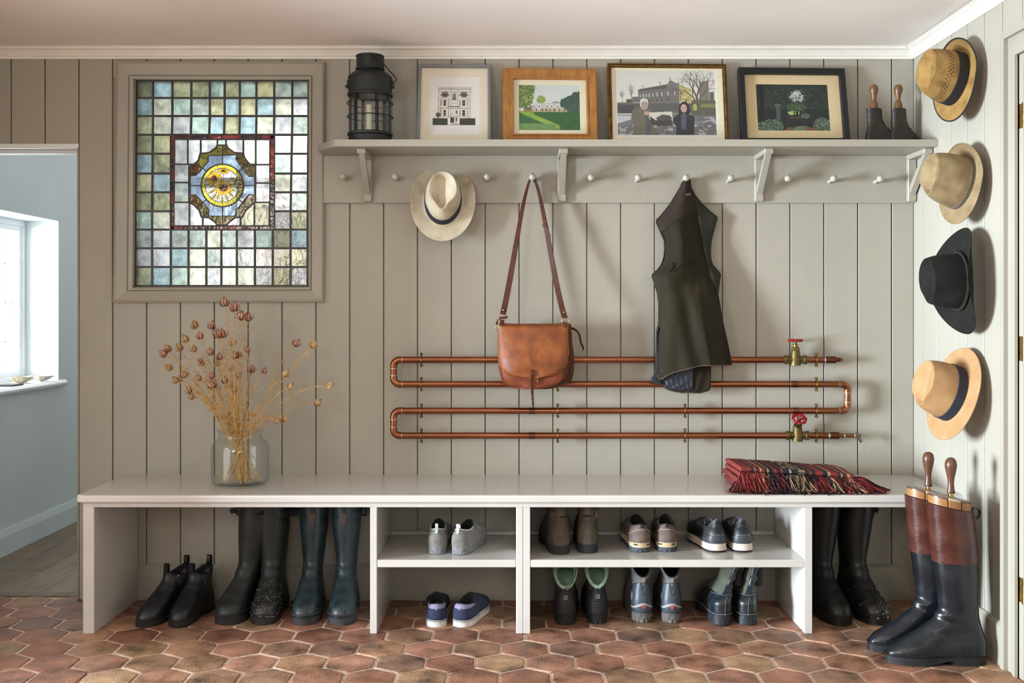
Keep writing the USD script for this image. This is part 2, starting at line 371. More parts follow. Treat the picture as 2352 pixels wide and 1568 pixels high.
# jamb and head lining of the opening
t3 = Thing('trim_3', kind='structure')
t3.add('jamb_lining', box(XJ - .006, XJ + .001, -.002, .102, 0, HEAD, .001), mat('jamb_paint', (150, 146, 136), rough=.4))
t3.add('head_lining', box(HOPEN, XJ, -.004, .03, HEAD - .017, HEAD, .002), WHITEP)
t3.add('head_stop', box(HOPEN, XJ, .055, .102, HEAD - .030, HEAD - .004, .002), WHITEP)
# casement window
w1 = Thing('window_1', kind='structure')
XW = XH - .185
def ring_yz(o, i, x0, x1): return prism(sbox(*o).difference(sbox(*i)), x0, x1, 'yz')
y0, y1, z0, z1 = W1['y0'], W1['y1'], W1['z0'], W1['z1']
w1.add('window_frame', cat(ring_yz((y0, z0, y1, z1), (y0 + .03, z0 + .03, y1 - .03, z1 - .03), XW - .05, XW + .012), ring_yz((y0 + .024, z0 + .024, y1 - .024, z1 - .024), (y0 + .058, z0 + .058, y1 - .058, z1 - .058), XW - .04, XW + .004)), WHITEP)
PANE = rawmat('window_glass', {'t': ('transparent_bsdf', {'color': (.97, .98, .98)}), 'g': ('glossy_bsdf', {'roughness': .02, 'color': (1, 1, 1)}), 'lw': ('layer_weight', {'blend': .5}), 'pw': ('math', {'math_type': 'power', 'value2': 4.0}), 'f': ('math', {'math_type': 'multiply_add', 'value2': .45, 'value3': .035}), 'm': ('mix_closure', {})}, [('lw.facing', 'pw.value1'), ('pw.value', 'f.value1'), ('f.value', 'm.fac'), ('t.BSDF', 'm.closure1'), ('g.BSDF', 'm.closure2')], 'm.closure')
w1.add('pane', box(XW - .03, XW - .026, y0 + .05, y1 - .05, z0 + .05, z1 - .05), PANE)
BAR = mat('glazing_bar', (242, 244, 242), rough=.5)

for yy in (1.205, .86, .55): w1.add('glazing_bar', box(XW - .034, XW - .016, yy - .006, yy + .006, z0 + .05, z1 - .05, .003), BAR)
for zz in (1.385, .985): w1.add('glazing_bar', box(XW - .034, XW - .016, y0 + .05, y1 - .05, zz - .005, zz + .005, .003), BAR)
hz = PZ(695, 1.22)
w1.add('window_handle', cat(lathe([(0, 0), (.016, 0), (.016, .006), (.008, .01), (.007, .03), (0, .03)], 16, (XW - .012, 1.195, hz), 'x'), tube(smooth_path([(XW + .016, 1.195, hz), (XW + .026, 1.21, hz - .012), (XW + .02, 1.215, hz - .05), (XW + .024, 1.19, hz - .085)], 14), [.008] * 5 + [.006] * 9, 8)), WHITEP, smooth=40)
w1.add('window_sill', box(XH - .19, XH + .03, y0 - .05, y1 + .06, z0 - .028, z0 + .005, .012), WHITEP)
# unseen window and door leaf behind the coloured glass, placed to brighten and darken it
w3 = Thing('unseen_window_3', kind='structure')
w3.add('window_frame', cat(prism(sbox(*W3).difference(sbox(W3[0] + .05, W3[1] + .05, W3[2] - .05, W3[3] - .05)), YH + .02, YH + .08), box(W3[0], W3[2], YH + .02, YH + .08, 2.02, 2.09), box(-1.99, -1.93, YH + .02, YH + .08, W3[1], W3[3])), WHITEP)
w3.add('pane', box(W3[0] + .04, W3[2] - .04, YH + .05, YH + .054, W3[1] + .04, W3[3] - .04), PANE)
d2 = Thing('unseen_door_2', kind='structure')
DK = mat('dark_oak_door', (120, 96, 76), rough=.4, col2=(90, 70, 54), stretch=(6, 6, 1))
d2.add('door_leaf', box(-1.76, -1.40, YH - .35, YH - .31, 0, 1.86, .003), DK)
for a, b in ((.12, .72), (.86, 1.72)): d2.add('door_panel', box(-1.70, -1.46, YH - .36, YH - .35, a, b, .008), DK)
# ------------------------------------------------------------------ built-in bench
be = Thing('bench', 'long grey painted built-in bench with open shoe compartments along the boarded wall', 'bench', (-1.5155, -.40, 0))
BF, BZ, BU = -.4486, .4937, .466      # front of the uprights, top of the seat, underside of the seat
YT = -.468
top = Polygon([(-1.555, -.0005), (-1.555, YT + .03), (-1.5545, YT + .012), (-1.549, YT + .004), (-1.535, YT), (XR - .001, YT), (XR - .001, -.0005)])
g = []
for ins, z in ((.004, BU), (0, BU + .004), (0, BZ - .007), (.002, BZ - .002), (.007, BZ)):
    p = np.array(top.exterior.coords)[:-1]; c = p.mean(0); q = p.copy()
    q[:, 1] = np.where(p[:, 1] < -.1, p[:, 1] + ins, p[:, 1]); q[:, 0] = np.where(p[:, 0] < -1.5, p[:, 0] + ins, p[:, 0])
    g.append(np.c_[q, np.full(len(q), z)])
be.add('seat_board', loft(g), BENCHP, smooth=30)
be.add('apron', box(-1.4955, XR - .001, BF, BF + .022, .4475, BU, .0015), BENCHP)
def upr(name, x0, x1): be.add(name, box(x0, x1, BF, -.019, 0, .4475 if x0 > -1.5 else BU, .0018), BENCHP)
upr('end_panel', -1.5355, -1.4955); upr('divider', -.518, -.4933); upr('divider', -.0015, .0232); upr('divider', .0238, .0493); upr('divider', 1.0206, 1.0484)
for x0, x1 in ((-.4933, -.0015), (.0493, 1.0206)):
    be.add('shelf', box(x0, x1, BF + .001, -.001, .2345, .2615, .0018), BENCHP)
    be.add('shelf_bead', extrude_path([(0, 0), (.012, 0), (.011, .006), (.006, .011), (0, .012)], (x0, -.001, .2615), (x1, -.001, .2615), (0, -1, 0)), BENCHP, smooth=60)
    be.add('shelf_cleat', box(x0, x1, -.03, -.001, .208, .2345, .001), BENCHP)
be.add('wall_cleat', box(1.0484, XR - .001, -.03, -.001, .425, BU, .001), BENCHP)

# ------------------------------------------------------------------ hat shelf with peg rail
hs = Thing('peg_shelf', 'long grey wall shelf with peg rail and four angled brackets under pictures', 'shelf', (.4, -.001, 1.6))
sp = Polygon([(-.7645, 0), (-.7645, -.125), (-.678, -.2455), (XR - .001, -.2455), (XR - .001, 0)])
hs.add('shelf_board', prism(sp, 1.757, 1.783, 'xy'), JOINP)
hs.add('peg_board', box(-.7645, XR - .001, -.020, -.0005, PZ(466, -.02), 1.757, .0015), JOINP)
for i, xc in enumerate((-.585, .179, .954, 1.555)):
    w = .0172; zb = PZ(463, -.035)
    arm = box(xc - w, xc + w, -.205, -.020, 1.737, 1.757, .003)
    leg = box(xc - w, xc + w, -.042, -.020, zb, 1.739, .003)
    q = .011
    st = hull([(xc + s * q, y, z) for s in (-1, 1) for y, z in ((-.198, 1.739), (-.172, 1.739), (-.040, zb + .024), (-.040, zb + .058))])
    hs.add('bracket', cat(arm, leg, st), JOINP)
for px in (787, 908, 1013, 1119, 1223, 1358, 1466, 1576, 1679, 1810, 1915, 2022):
    py = 404 + (px - 787) * 6 / 1235; xx, zz = PX(px, -.078), PZ(py, -.078)
    pr = [(0, 0), (.0085, 0), (.0075, .006), (.0062, .02), (.0064, .036), (.0085, .044), (.0122, .051), (.0134, .058), (.0122, .065), (.0075, .0695), (0, .071)]
    m = lathe(pr, 20); v = m.vertices
    hs.add('peg', outward(trimesh.Trimesh(np.stack([v[:, 0] + xx, -.0195 - v[:, 2], v[:, 1] + zz + v[:, 2] * .09 - .006], 1), m.faces, process=False)), mat('peg_paint', (182, 178, 165), rough=.3, var=.02), smooth=40)
# ------------------------------------------------------------------ stained glass window
w2 = Thing('window_2', kind='structure')
def loopframe(a, b, ya, yb, y_back):
    """A mitred frame: outer loop a, inner loop b (four pixel corners each), front faces at ya (outer edge) and yb (inner edge)."""
    A, B = [P(*p, ya) for p in a], [P(*p, yb) for p in b]
    rings = []
    for i in range(4):
        o, n = A[i], B[i]; rings.append([o, n, [n[0], y_back, n[2]], [o[0], y_back, o[2]]])
    return loft(np.array(rings), closed=True)
FO = [(267.5, 140), (745, 142), (742, 693.5), (258.5, 694.5)]
F1 = [(272, 146), (740, 147), (738, 688), (264, 689)]
F2 = [(294, 171), (718.5, 172), (716.5, 668), (290, 669)]
F3 = [(298, 175), (715, 175.5), (713, 665), (294, 666)]
F4 = [(306, 181), (711, 182), (710, 660), (304, 661)]
F5 = [(311.5, 183.5), (708.5, 184), (708, 657.5), (308.5, 658)]
w2.add('window_frame', cat(loopframe(FO, F1, -.022, -.028, .0), loopframe(F1, F2, -.028, -.017, .0), loopframe(F2, F3, -.017, -.012, .0), loopframe(F3, F4, -.020, -.017, .0), loopframe(F4, F5, -.004, .012, .03)), JOINP)
YG = .018
def gp(pts): return Polygon([(PX(x, YG), PZ(y, YG)) for x, y in pts])
def crop2px(pts): return [(380 + x / 6.535, 300 + y / 6.535) for x, y in pts]
MPX = (D + YG) / F            # metres per pixel in the plane of the glass
def interp(t, b, r): return [x * (1 - r) + y * r for x, y in zip(t, b)]
CT = [313.5, 351.5, 396, 439.5, 482, 516, 551, 589, 630, 671.5, 708.5]
CB = [311, 349.5, 392.5, 433, 474, 508.5, 544, 585.5, 626.5, 667.5, 706.5]
RW = [185, 225, 266.5, 309.5, 353, 398.5, 441.5, 485, 527, 570, 613, 656.5]
cells = []
for r in range(11):
    top, bot = interp(CT, CB, min(1, max(0, (r - 2) / 5))), interp(CT, CB, min(1, max(0, (r - 1) / 5)))
    for c in range(10):
        if 3 <= r <= 7 and 2 <= c <= 7: continue
        y0, y1 = RW[r], RW[r + 1]
        if r == 2: y1 = 309.5
        x0, x1, x2, x3 = top[c], top[c + 1], bot[c + 1], bot[c]
        if 3 <= r <= 7 and c == 1: x1 = x2 = 392.5
        if 3 <= r <= 7 and c == 8: x0 = x3 = 629.5
        cells.append((r, c, gp([(x0, y0), (x1, y0), (x2, y1), (x3, y1)])))
LEAD = 2.15 * MPX
pal = {'o': (178, 180, 136), 'y': (206, 200, 150), 'c': (226, 226, 196), 'b': (168, 200, 208), 'g': (190, 220, 204), 'w': (222, 226, 230), 's': (176, 190, 180), 'k': (150, 152, 122), 'p': (206, 202, 208)}
code = ['kboogogyss', 'bcgsybybcw', 'ocwgbobcws', 'oy......wc', 'bo......gw', 'yb......cw', 'oo......ps', 'gc......po', 'swsscspgkb', 'pwbcswspko', 'obgcwccwyp']
GLASS = {}
def glass(col, key, rough, relief):
    k = f'glass_{key}'
    if k in GLASS: return GLASS[k]
    t = np.sqrt(lin(col)) ** .78
    n = {'tc': ('texture_coordinate', {}), 'mp': ('mapping', {'scale': (1, 1, .55)}), 'n': ('noise_texture', {'scale': rough, 'detail': 2.0, 'distortion': .7}), 'nb': ('noise_texture', {'scale': 34.0, 'detail': 2.0}),
         'rp': ('rgb_ramp', {'ramp': [(.3, tuple(t * .80)), (.62, tuple(np.minimum(t * 1.12, .98)))]}),
         'bp': ('bump', {'strength': relief, 'distance': .003}),
         'tr': ('transparent_bsdf', {}), 'rf': ('refraction_bsdf', {'IOR': 1.25, 'roughness': .05}), 'tl': ('translucent_bsdf', {}), 'gl': ('glossy_bsdf', {'roughness': .06}),
         'm0': ('mix_closure', {'fac': .45}), 'm1': ('mix_closure', {'fac': .30}), 'm2': ('mix_closure', {}), 'fr': ('fresnel', {'IOR': 1.5})}
    l = [('tc.object', 'mp.vector'), ('mp.vector', 'n.vector'), ('tc.object', 'nb.vector'), ('nb.fac', 'rp.fac'), ('n.fac', 'bp.height'), ('bp.normal', 'rf.normal'), ('bp.normal', 'gl.normal'), ('bp.normal', 'fr.normal'),
         ('rp.color', 'tr.color'), ('rp.color', 'rf.color'), ('rp.color', 'tl.color'), ('tr.BSDF', 'm0.closure1'), ('rf.BSDF', 'm0.closure2'), ('m0.closure', 'm1.closure1'), ('tl.BSDF', 'm1.closure2'),
         ('fr.fac', 'm2.fac'), ('m1.closure', 'm2.closure1'), ('gl.BSDF', 'm2.closure2')]
    GLASS[k] = rawmat(k, n, l, 'm2.closure'); return GLASS[k]
allp = []
def pane(name, poly, g, thick=.003, rnd=1.3, lead=LEAD):
    q = poly.buffer(-lead - rnd * MPX).buffer(rnd * MPX, 3)
    if q.is_empty: return
    allp.append(q); w2.add(name, prism(q.simplify(.0002), YG, YG + thick), g)
for r, c, poly in cells:
    k = code[r][c]; v = (r * 7 + c * 3) % 3
    pane('pane', poly, glass(pal[k], f'{k}_{v}', (45, 90, 160)[v], (.35, .6, .9)[v]))
# red border of short strips
RED = [glass((96, 22, 24), 'red', 60, .5), glass((52, 24, 26), 'wine', 60, .5), glass((26, 16, 18), 'dark_wine', 60, .5)]
bx0, bx1, by0, by1 = 391.5, 630.5, 309.5, 527.5
ix0, ix1, iy0, iy1 = 401, 619.5, 319.5, 518.5
def cuts(a, b, fr): return [a + (b - a) * f for f in fr]
rowt = cuts(bx0 + 9, bx1, (0, .165, .355, .47, .665, .865, 1)); rowb = cuts(bx0, bx1 - 9, (0, .13, .28, .46, .575, .73, .88, 1))
colv = cuts(by0, by1, (0, .11, .24, .355, .49, .60, .735, .86, 1))
i = 0
for a, b in zip(rowt[:-1], rowt[1:]): pane('border_pane', gp([(a, by0), (b, by0), (b, iy0), (a, iy0)]), RED[(1, 2, 0, 0, 2, 0)[i % 6]], rnd=.5, lead=1.3 * MPX); i += 1
for a, b in zip(rowb[:-1], rowb[1:]): pane('border_pane', gp([(a, iy1), (b, iy1), (b, by1), (a, by1)]), RED[(0, 1, 2, 1, 0, 2, 2)[(i + 1) % 7]], rnd=.5, lead=1.3 * MPX); i += 1
for j, (a, b) in enumerate(zip(colv[:-1], colv[1:])):
    pane('border_pane', gp([(bx0, a), (ix0, a), (ix0, b), (bx0, b)]), RED[(0, 0, 1, 0, 2, 0, 1, 0)[j]], rnd=.5, lead=1.3 * MPX)
    pane('border_pane', gp([(ix1, a), (bx1, a), (bx1, b), (ix1, b)]), RED[(1, 0, 0, 0, 2, 1, 2, 1)[j]], rnd=.5, lead=1.3 * MPX)
# ornament: scalloped star, blue scroll strap, painted roundel
orn = Polygon([(780, 225), (915, 225), (935, 265), (1035, 335), (1165, 345), (1178, 400), (1215, 455), (1270, 515), (1345, 545), (1345, 1070), (1290, 1110), (1200, 1190), (1150, 1290), (1040, 1300), (960, 1360), (910, 1412), (785, 1412), (740, 1360), (650, 1300), (545, 1290), (510, 1190), (430, 1110), (360, 1070), (360, 555), (430, 510), (500, 450), (525, 350), (660, 335), (760, 262)])
blue = Polygon([(640, 375), (1070, 362), (1058, 425), (1088, 470), (1130, 530), (1210, 640), (1260, 692), (1338, 685), (1338, 965), (1255, 958), (1200, 1020), (1110, 1142), (1058, 1182), (1055, 1282), (640, 1282), (652, 1190), (600, 1122), (510, 1020), (450, 962), (372, 972), (372, 678), (450, 674), (510, 620), (590, 520), (642, 465)])
CC, RD = (855, 822), 322
disc = Point(*CC).buffer(RD, 24)
def cp(poly): return affinity.affine_transform(poly, [MPX / 6.535, 0, 0, -MPX / 6.535, PX(380, YG), PZ(300, YG)])
panes_in = [[(135, 130), (335, 130), (335, 505), (135, 505)], [(335, 130), (530, 130), (530, 505), (335, 505)], [(530, 130), (780, 130), (780, 350), (530, 350)], [(780, 130), (910, 130), (910, 228), (780, 228)], [(910, 130), (1170, 130), (1170, 360), (910, 360)], [(1170, 130), (1355, 130), (1355, 505), (1170, 505)], [(1355, 130), (1570, 130), (1570, 510), (1355, 510)],
            [(130, 505), (355, 505), (355, 778), (130, 778)], [(130, 778), (355, 778), (355, 1075), (130, 1075)], [(125, 1075), (360, 1075), (360, 1430), (125, 1430)], [(360, 1075), (560, 1075), (560, 1430), (360, 1430)], [(560, 1290), (785, 1290), (785, 1430), (560, 1430)], [(910, 1290), (1125, 1290), (1125, 1430), (910, 1430)], [(1125, 1075), (1335, 1075), (1335, 1430), (1125, 1430)], [(1335, 1075), (1560, 1075), (1560, 1430), (1335, 1430)],
            [(1350, 510), (1570, 510), (1570, 785), (1350, 785)], [(1350, 785), (1570, 785), (1570, 1075), (1350, 1075)]]
tint = ['w', 'w', 'w', 's', 'w', 'c', 'p', 'w', 's', 'w', 'w', 'w', 'p', 'k', 'k', 'w', 'p']
for q, k in zip(panes_in, tint):
    poly = cp(Polygon(q).difference(orn.buffer(6)))
    poly = max(getattr(poly, 'geoms', [poly]), key=lambda g: g.area)
    pane('inner_pane', poly, glass(tuple(np.minimum(255, np.array(pal[k]) + (14 if k != 'k' else -6))), 'in_' + k, 40, .4), lead=1.5 * MPX)
BLUEG = [glass((136, 160, 186), 'blue_a', 30, .5), glass((122, 146, 172), 'blue_b', 30, .5)]
AMBER = [glass((74, 46, 20), 'amber_a', 60, .4), glass((70, 58, 24), 'amber_b', 60, .4), glass((100, 90, 30), 'olive', 60, .4)]
DARKG = glass((44, 36, 30), 'dark_paint', 40, .3)
angs = [0, 49, 90, 131, 180, 229, 270, 311]        # lead lines of the ring, degrees clockwise from the top
def ray(a0, a1):
    p = [CC]
    for t in np.linspace(a0, a1, 6): p.append((CC[0] + 900 * math.sin(math.radians(t)), CC[1] - 900 * math.cos(math.radians(t))))
    return Polygon(p)
for k in range(8):
    sec = ray(angs[k], angs[(k + 1) % 8] + (360 if k == 7 else 0))
    bl = blue.intersection(sec).difference(disc); bl = max(getattr(bl, 'geoms', [bl]), key=lambda g: g.area)
    pane('scroll_pane', cp(bl), BLUEG[k % 2], rnd=.2, lead=.75 * MPX)
    for gq in getattr(orn.difference(blue).intersection(sec), 'geoms', [orn.difference(blue).intersection(sec)]):
        if gq.area < 900: continue
        pane('foliage_pane', cp(gq), AMBER[0 if k in (5, 6) else 1 if k in (0, 2, 3) else 2 if k in (7,) else 1], rnd=.2, lead=.6 * MPX)
for x, y in ((626, 425), (1092, 415), (420, 656), (1286, 664), (414, 982), (1282, 980), (622, 1226), (1086, 1228)):
    w2.add('scroll_curl', prism(cp(Point(x, y).buffer(26, 6)), YG - .0012, YG + .001), glass((190, 208, 226), 'curl', 40, .2))
# leaf shapes painted dark on the amber glass
rg = np.random.default_rng(2); leaves = []
for x, y, a in ((800, 300, 20), (905, 300, -20), (570, 400, -40), (1130, 395, 40), (440, 560, -60), (500, 520, -45), (1200, 530, 45), (1260, 580, 60), (430, 1060, 60), (520, 1130, 45), (1190, 1130, -45), (1270, 1060, -60), (790, 1330, -20), (910, 1330, 20), (590, 1250, 30), (1120, 1250, -30)):
    lf = unary_union([affinity.rotate(affinity.translate(Point(0, 0).buffer(1, 5), 0, 0), 0)] + [])
    lf = unary_union([affinity.translate(affinity.rotate(affinity.scale(Point(0, 0).buffer(1, 5), 9, 34), b, origin=(0, 0)), 14 * math.sin(math.radians(b)), -10 * math.cos(b / 60)) for b in (-50, 0, 50)])
    leaves.append(affinity.translate(affinity.rotate(lf, a, origin=(0, 0)), x, y))
lv = unary_union([q.boundary.buffer(3.2) for q in leaves]).intersection(orn.difference(blue.buffer(10)).buffer(-8))
w2.add('painted_foliage', prism(cp(lv), YG - .0008, YG - .0001), DARKG)
# the roundel: gold rim and sunflowers painted on clear glass, as a colour grid
N = 150; gu, gv = np.meshgrid(np.linspace(-1, 1, N), np.linspace(-1, 1, N), indexing='ij'); rr = np.hypot(gu, gv)
col = np.empty((N, N, 3)); col[:] = lin((206, 196, 202)); ns = meshkit.fbm(np.stack([gu * 9, gv * 9, 0 * gu], -1), 3, 2)[..., None]
col *= .72 + .5 * ns
def shade(mask, c, k=.5): col[mask] = (lin(c) * (1 - k + 2 * k * ns))[mask]
for a, r0, s in ((-2.6, .58, .2), (-2.2, .66, .22), (-1.9, .60, .16), (-1.57, .72, .2), (-1.2, .66, .2), (-.8, .58, .2), (-.4, .52, .22), (.1, .6, .24), (.35, .66, .2), (.6, .55, .16), (3.1, .6, .2), (-.15, .72, .16)):
    cx, cy = r0 * math.cos(a), r0 * math.sin(a); d = (gu - cx) * math.cos(a) + (gv - cy) * math.sin(a); e = -(gu - cx) * math.sin(a) + (gv - cy) * math.cos(a)
    shade(np.abs(e) < .07 * np.cos(np.clip(d / s, -1, 1) * 1.57) * (1 + .5 * np.sin(d * 60)), (150, 146, 40)); shade((np.abs(e) < .008) & (np.abs(d) < s), (60, 50, 20), .2)
shade((np.abs(gu - .07) < .012) & (gv > -.1) & (gv < .55), (80, 70, 40), .2)
def sunflower(cx, cy, ro, ri, sq=1.0):
    dx, dy = gu - cx, (gv - cy) / sq; r = np.hypot(dx, dy); th = np.arctan2(dy, dx)
    pet = ro * (.80 + .2 * np.abs(np.sin(th * 8))); shade(r < pet * 1.06, (70, 50, 16), .2); shade(r < pet, (216, 172, 30), .45); shade((r < pet) & (np.abs(np.sin(th * 8 + .2)) < .22), (140, 92, 16), .3); shade(r < ri * 1.5, (120, 62, 20), .3); shade(r < ri, (52, 26, 22), .2)
sunflower(.07, .70, .30, .08, .5); sunflower(-.38, .32, .36, .11); sunflower(.06, -.12, .42, .15, .86)
shade((rr > .83), (206, 192, 60), .5); shade((rr > .83) & (np.sin(np.arctan2(gv, gu) * 44) > .72) & (gu - gv > .4), (120, 92, 20), .2); shade(np.abs(rr - .828) < .012, (44, 40, 40), .1); shade(np.abs(rr - .80) < .007, (70, 64, 66), .1)
R = (RD - 12) / 6.535 * MPX; c0 = P(380 + CC[0] / 6.535, 300 + CC[1] / 6.535, YG)
s = np.maximum(np.abs(gu), np.abs(gv)) / np.maximum(rr, 1e-9); ru, rv = gu * s, gv * s       # square grid pressed into a disc
from scipy.ndimage import map_coordinates
tab = [map_coordinates(col[..., k], [(ru + 1) / 2 * (N - 1), (rv + 1) / 2 * (N - 1)], order=1) for k in range(3)]
relief = meshkit.fbm(np.stack([ru * 14, rv * 14, 0 * ru], -1), 2, 6) * .0010
vf = np.stack([c0[0] + ru * R, YG - .003 - relief, c0[2] + rv * R], -1).reshape(-1, 3); vb = vf.copy(); vb[:, 1] = YG + .003
ROUND = rawmat('painted_roundel', {'a': ('attribute', {'attribute': 'tint'}), 't': ('transparent_bsdf', {}), 'l': ('translucent_bsdf', {}), 'g': ('glossy_bsdf', {'roughness': .12}), 'd': ('diffuse_bsdf', {}), 'm': ('mix_closure', {'fac': .25}), 'm3': ('mix_closure', {'fac': .12}), 'm2': ('mix_closure', {}), 'f': ('fresnel', {'IOR': 1.5})},
               [('a.color', 't.color'), ('a.color', 'l.color'), ('a.color', 'd.color'), ('t.BSDF', 'm.closure1'), ('l.BSDF', 'm.closure2'), ('m.closure', 'm3.closure1'), ('d.BSDF', 'm3.closure2'), ('f.fac', 'm2.fac'), ('m3.closure', 'm2.closure1'), ('g.BSDF', 'm2.closure2')], 'm2.closure')
tab = [q_ * .78 for q_ in tab]; f = grid_faces(N, N, flip=True)
w2.add('roundel', (np.vstack([vf]), f), ROUND, smooth=True, color=np.stack(tab, -1).reshape(-1, 3))
allp.append(cp(Point(*CC).buffer(RD - 12, 24)))
# lead: everything between the panes
LEADM = mat('lead', (66, 66, 66), rough=.55, metal=.3, scale=40, var=.2, bump=.3)
net = gp([(308, 182), (712, 182), (711, 661), (306, 661)]).difference(unary_union([q.buffer(-.00025) for q in allp]))
w2.add('lead_came', prism(net.simplify(.00012), YG - .0025, YG + .0035), LEADM)
# ------------------------------------------------------------------ footwear
from scipy.interpolate import PchipInterpolator
KU = 96
UU = np.arange(KU) / KU
def outline(pointed=0.0):
    """Half width of a foot's plan at heel-to-toe position t, as x(u), t(u) round the shoe from the back of the heel."""
    th = np.where(UU <= .5, UU, 1 - UU) * 2 * np.pi; t = (1 - np.cos(th)) / 2
    tp = np.array([0, .02, .06, .13, .26, .42, .56, .68, .76, .86, .94, .98, 1.0]); h = np.array([0, .46, .69, .81, .84, .81, .87, .98, 1.0, .92, .70, .42, 0])
    if pointed: h = h * np.interp(tp, [0, .7, .86, .94, 1], [1, 1, 1 - .10 * pointed, 1 - .2 * pointed, 1])
    x = PchipInterpolator(np.arccos(1 - 2 * tp), h)(th)
    return np.where(UU <= .5, x, -x), t
def ring(s, pointed=0.0, side=1, bend=.012):
    """s: z at the back, z at the front, y of the back, y of the front, half width, how foot-like (1) or round (0), sag of the sides, x shift."""
    zb, zf, yb, yf, hw, bl = s[:6]; zc = s[6] if len(s) > 6 else 0; cx = s[7] if len(s) > 7 else 0
    fx, ft = outline(pointed); ex, et = np.sin(2 * np.pi * UU), (1 - np.cos(2 * np.pi * UU)) / 2
    x, t = fx * bl + ex * (1 - bl), ft * bl + et * (1 - bl)
    x = x * hw + cx + side * bend * bl * (t - .15) ** 2 * 1.3
    return np.stack([x, yb + t * (yf - yb), zb + (zf - zb) * t + zc * 4 * t * (1 - t)], -1)
class Foot:
    """One shoe or boot, heel at the origin, toe along +y: upper skin as a surface S(u, v)."""
    def __init__(self, name, label, rings, loc, rz, group=None, side=1, pointed=0.0, lean=(0, 0), cat='shoe', wrinkle=(), z0=0.0):
        self.t = Thing(name, label, cat, loc, rz, group); self.side, self.pointed = side, pointed
        R = np.array([ring(s, pointed, side) for s in rings]); self.h = R[..., 2].max()
        R[..., 0] += lean[0] * np.maximum(R[..., 2] - .08, 0); R[..., 1] += lean[1] * np.maximum(R[..., 2] - .08, 0)
        self.R = R; self.pc = PchipInterpolator(np.linspace(0, 1, len(R)), R, axis=0); self.wr = wrinkle
        self.nrings = len(rings)
    def S(self, u, v):
        u, v = np.broadcast_arrays(np.asarray(u, float), np.asarray(v, float)); sh = u.shape; u = u.ravel() % 1.0; vv = np.clip(v.ravel(), 0, 1)
        q, inv = np.unique(vv, return_inverse=True); A = self.pc(q)
        k = u * KU; i = np.floor(k).astype(int) % KU; f = (k - np.floor(k))[:, None]
        p = A[inv, i] * (1 - f) + A[inv, (i + 1) % KU] * f
        for (u0, v0, su, sv, amp, fr, ph) in self.wr:      # creases: ripples along v around (u0, v0)
            w = np.exp(-((((u - u0 + .5) % 1 - .5) / su) ** 2) - ((vv - v0) / sv) ** 2) * amp * np.sin((vv - v0) * fr + ph * np.cos(2 * np.pi * u))
            c = np.array([0, p[:, 1].mean(), 0]); d = np.stack([np.sin(2 * np.pi * u), -np.cos(2 * np.pi * u), 0 * u], -1); p = p + d * w[:, None]
        return p.reshape(sh + (3,))
    def N(self, u, v, e=.004):
        a = self.S(u + e, v) - self.S(u - e, v); b = self.S(u, np.minimum(v + e, 1)) - self.S(u, np.maximum(v - e, 0)); n = np.cross(a, b)
        return n / (np.linalg.norm(n, axis=-1, keepdims=True) + 1e-12)
    def skin(self, name, m, v0=0.0, v1=1.0, n=30, label=None, off=0.0, smooth=True):
        u, v = np.meshgrid(UU[::2], np.linspace(v0, v1, n), indexing='xy'); p = self.S(u, v)
        nn = self.N(u, v); o, i = p + nn * off, p - nn * (.0014 - min(off, 0)); k = KU // 2
        return self.t.add(name, loft(np.concatenate([o, i[::-1]]), closed=True), m, 50, label=label, local=True)
    def patch(self, name, m, u0, u1, v0, v1, off=.0015, nu=16, nv=10, label=None, parent=None, thick=None):
        """A piece laid on the skin: v0, v1 may be functions of a (0..1 across u)."""
        a, b = np.meshgrid(np.linspace(0, 1, nu), np.linspace(0, 1, nv), indexing='ij'); f = lambda q: q(a) if callable(q) else q
        u = u0 + (u1 - u0) * a; v = f(v0) + (f(v1) - f(v0)) * b
        s, n = self.S(u, v), self.N(u, v); ed = np.minimum(1, 4 * np.minimum(np.minimum(a, 1 - a) * 1.0, np.minimum(b, 1 - b)) * 6)[..., None]
        o = s + n * off * (.35 + .65 * ed); i = s - n * .001
        return self.t.add(name, shell(o, i), m, 50, label=label, parent=parent, local=True)
    def line(self, name, m, uv, r=.0008, off=.001, n=40, closed=False, label=None):
        uv = np.array(uv, float); d = np.linspace(0, 1, len(uv)); q = np.stack([PchipInterpolator(d, uv[:, k])(np.linspace(0, 1, n)) for k in (0, 1)], -1)
        p = self.S(q[:, 0], q[:, 1]) + self.N(q[:, 0], q[:, 1]) * off
        return self.t.add(name, tube(p, r, 5), m, True, label=label, local=True)
    def sole(self, name, m, z0, z1, grow=.003, lug=0, heel=0.0, label=None, L=None, flare=0.0, toe_up=0.0):
        """The sole: the first ring's plan grown a little, z0 to z1; heel: height of a heel block with an arch before it; lug: cleats along the edge."""
        b = self.R[0]; c = np.array([0, b[:, 1].mean(), 0]); L = b[:, 1].max() - b[:, 1].min(); t = (b[:, 1] - b[:, 1].min()) / L
        d = (b - c) * [1, .6, 0]; d = d / (np.linalg.norm(d, axis=1, keepdims=True) + 1e-9)
        up = toe_up * np.clip((t - .7) / .3, 0, 1) ** 2 + heel * np.clip((t - .30) / .06, 0, 1) * np.clip((.62 - t) / .22, 0, 1)
        cut = lug * (np.sin(np.arange(KU) / KU * 2 * np.pi * 30) > .2) if lug else 0
        rs = []
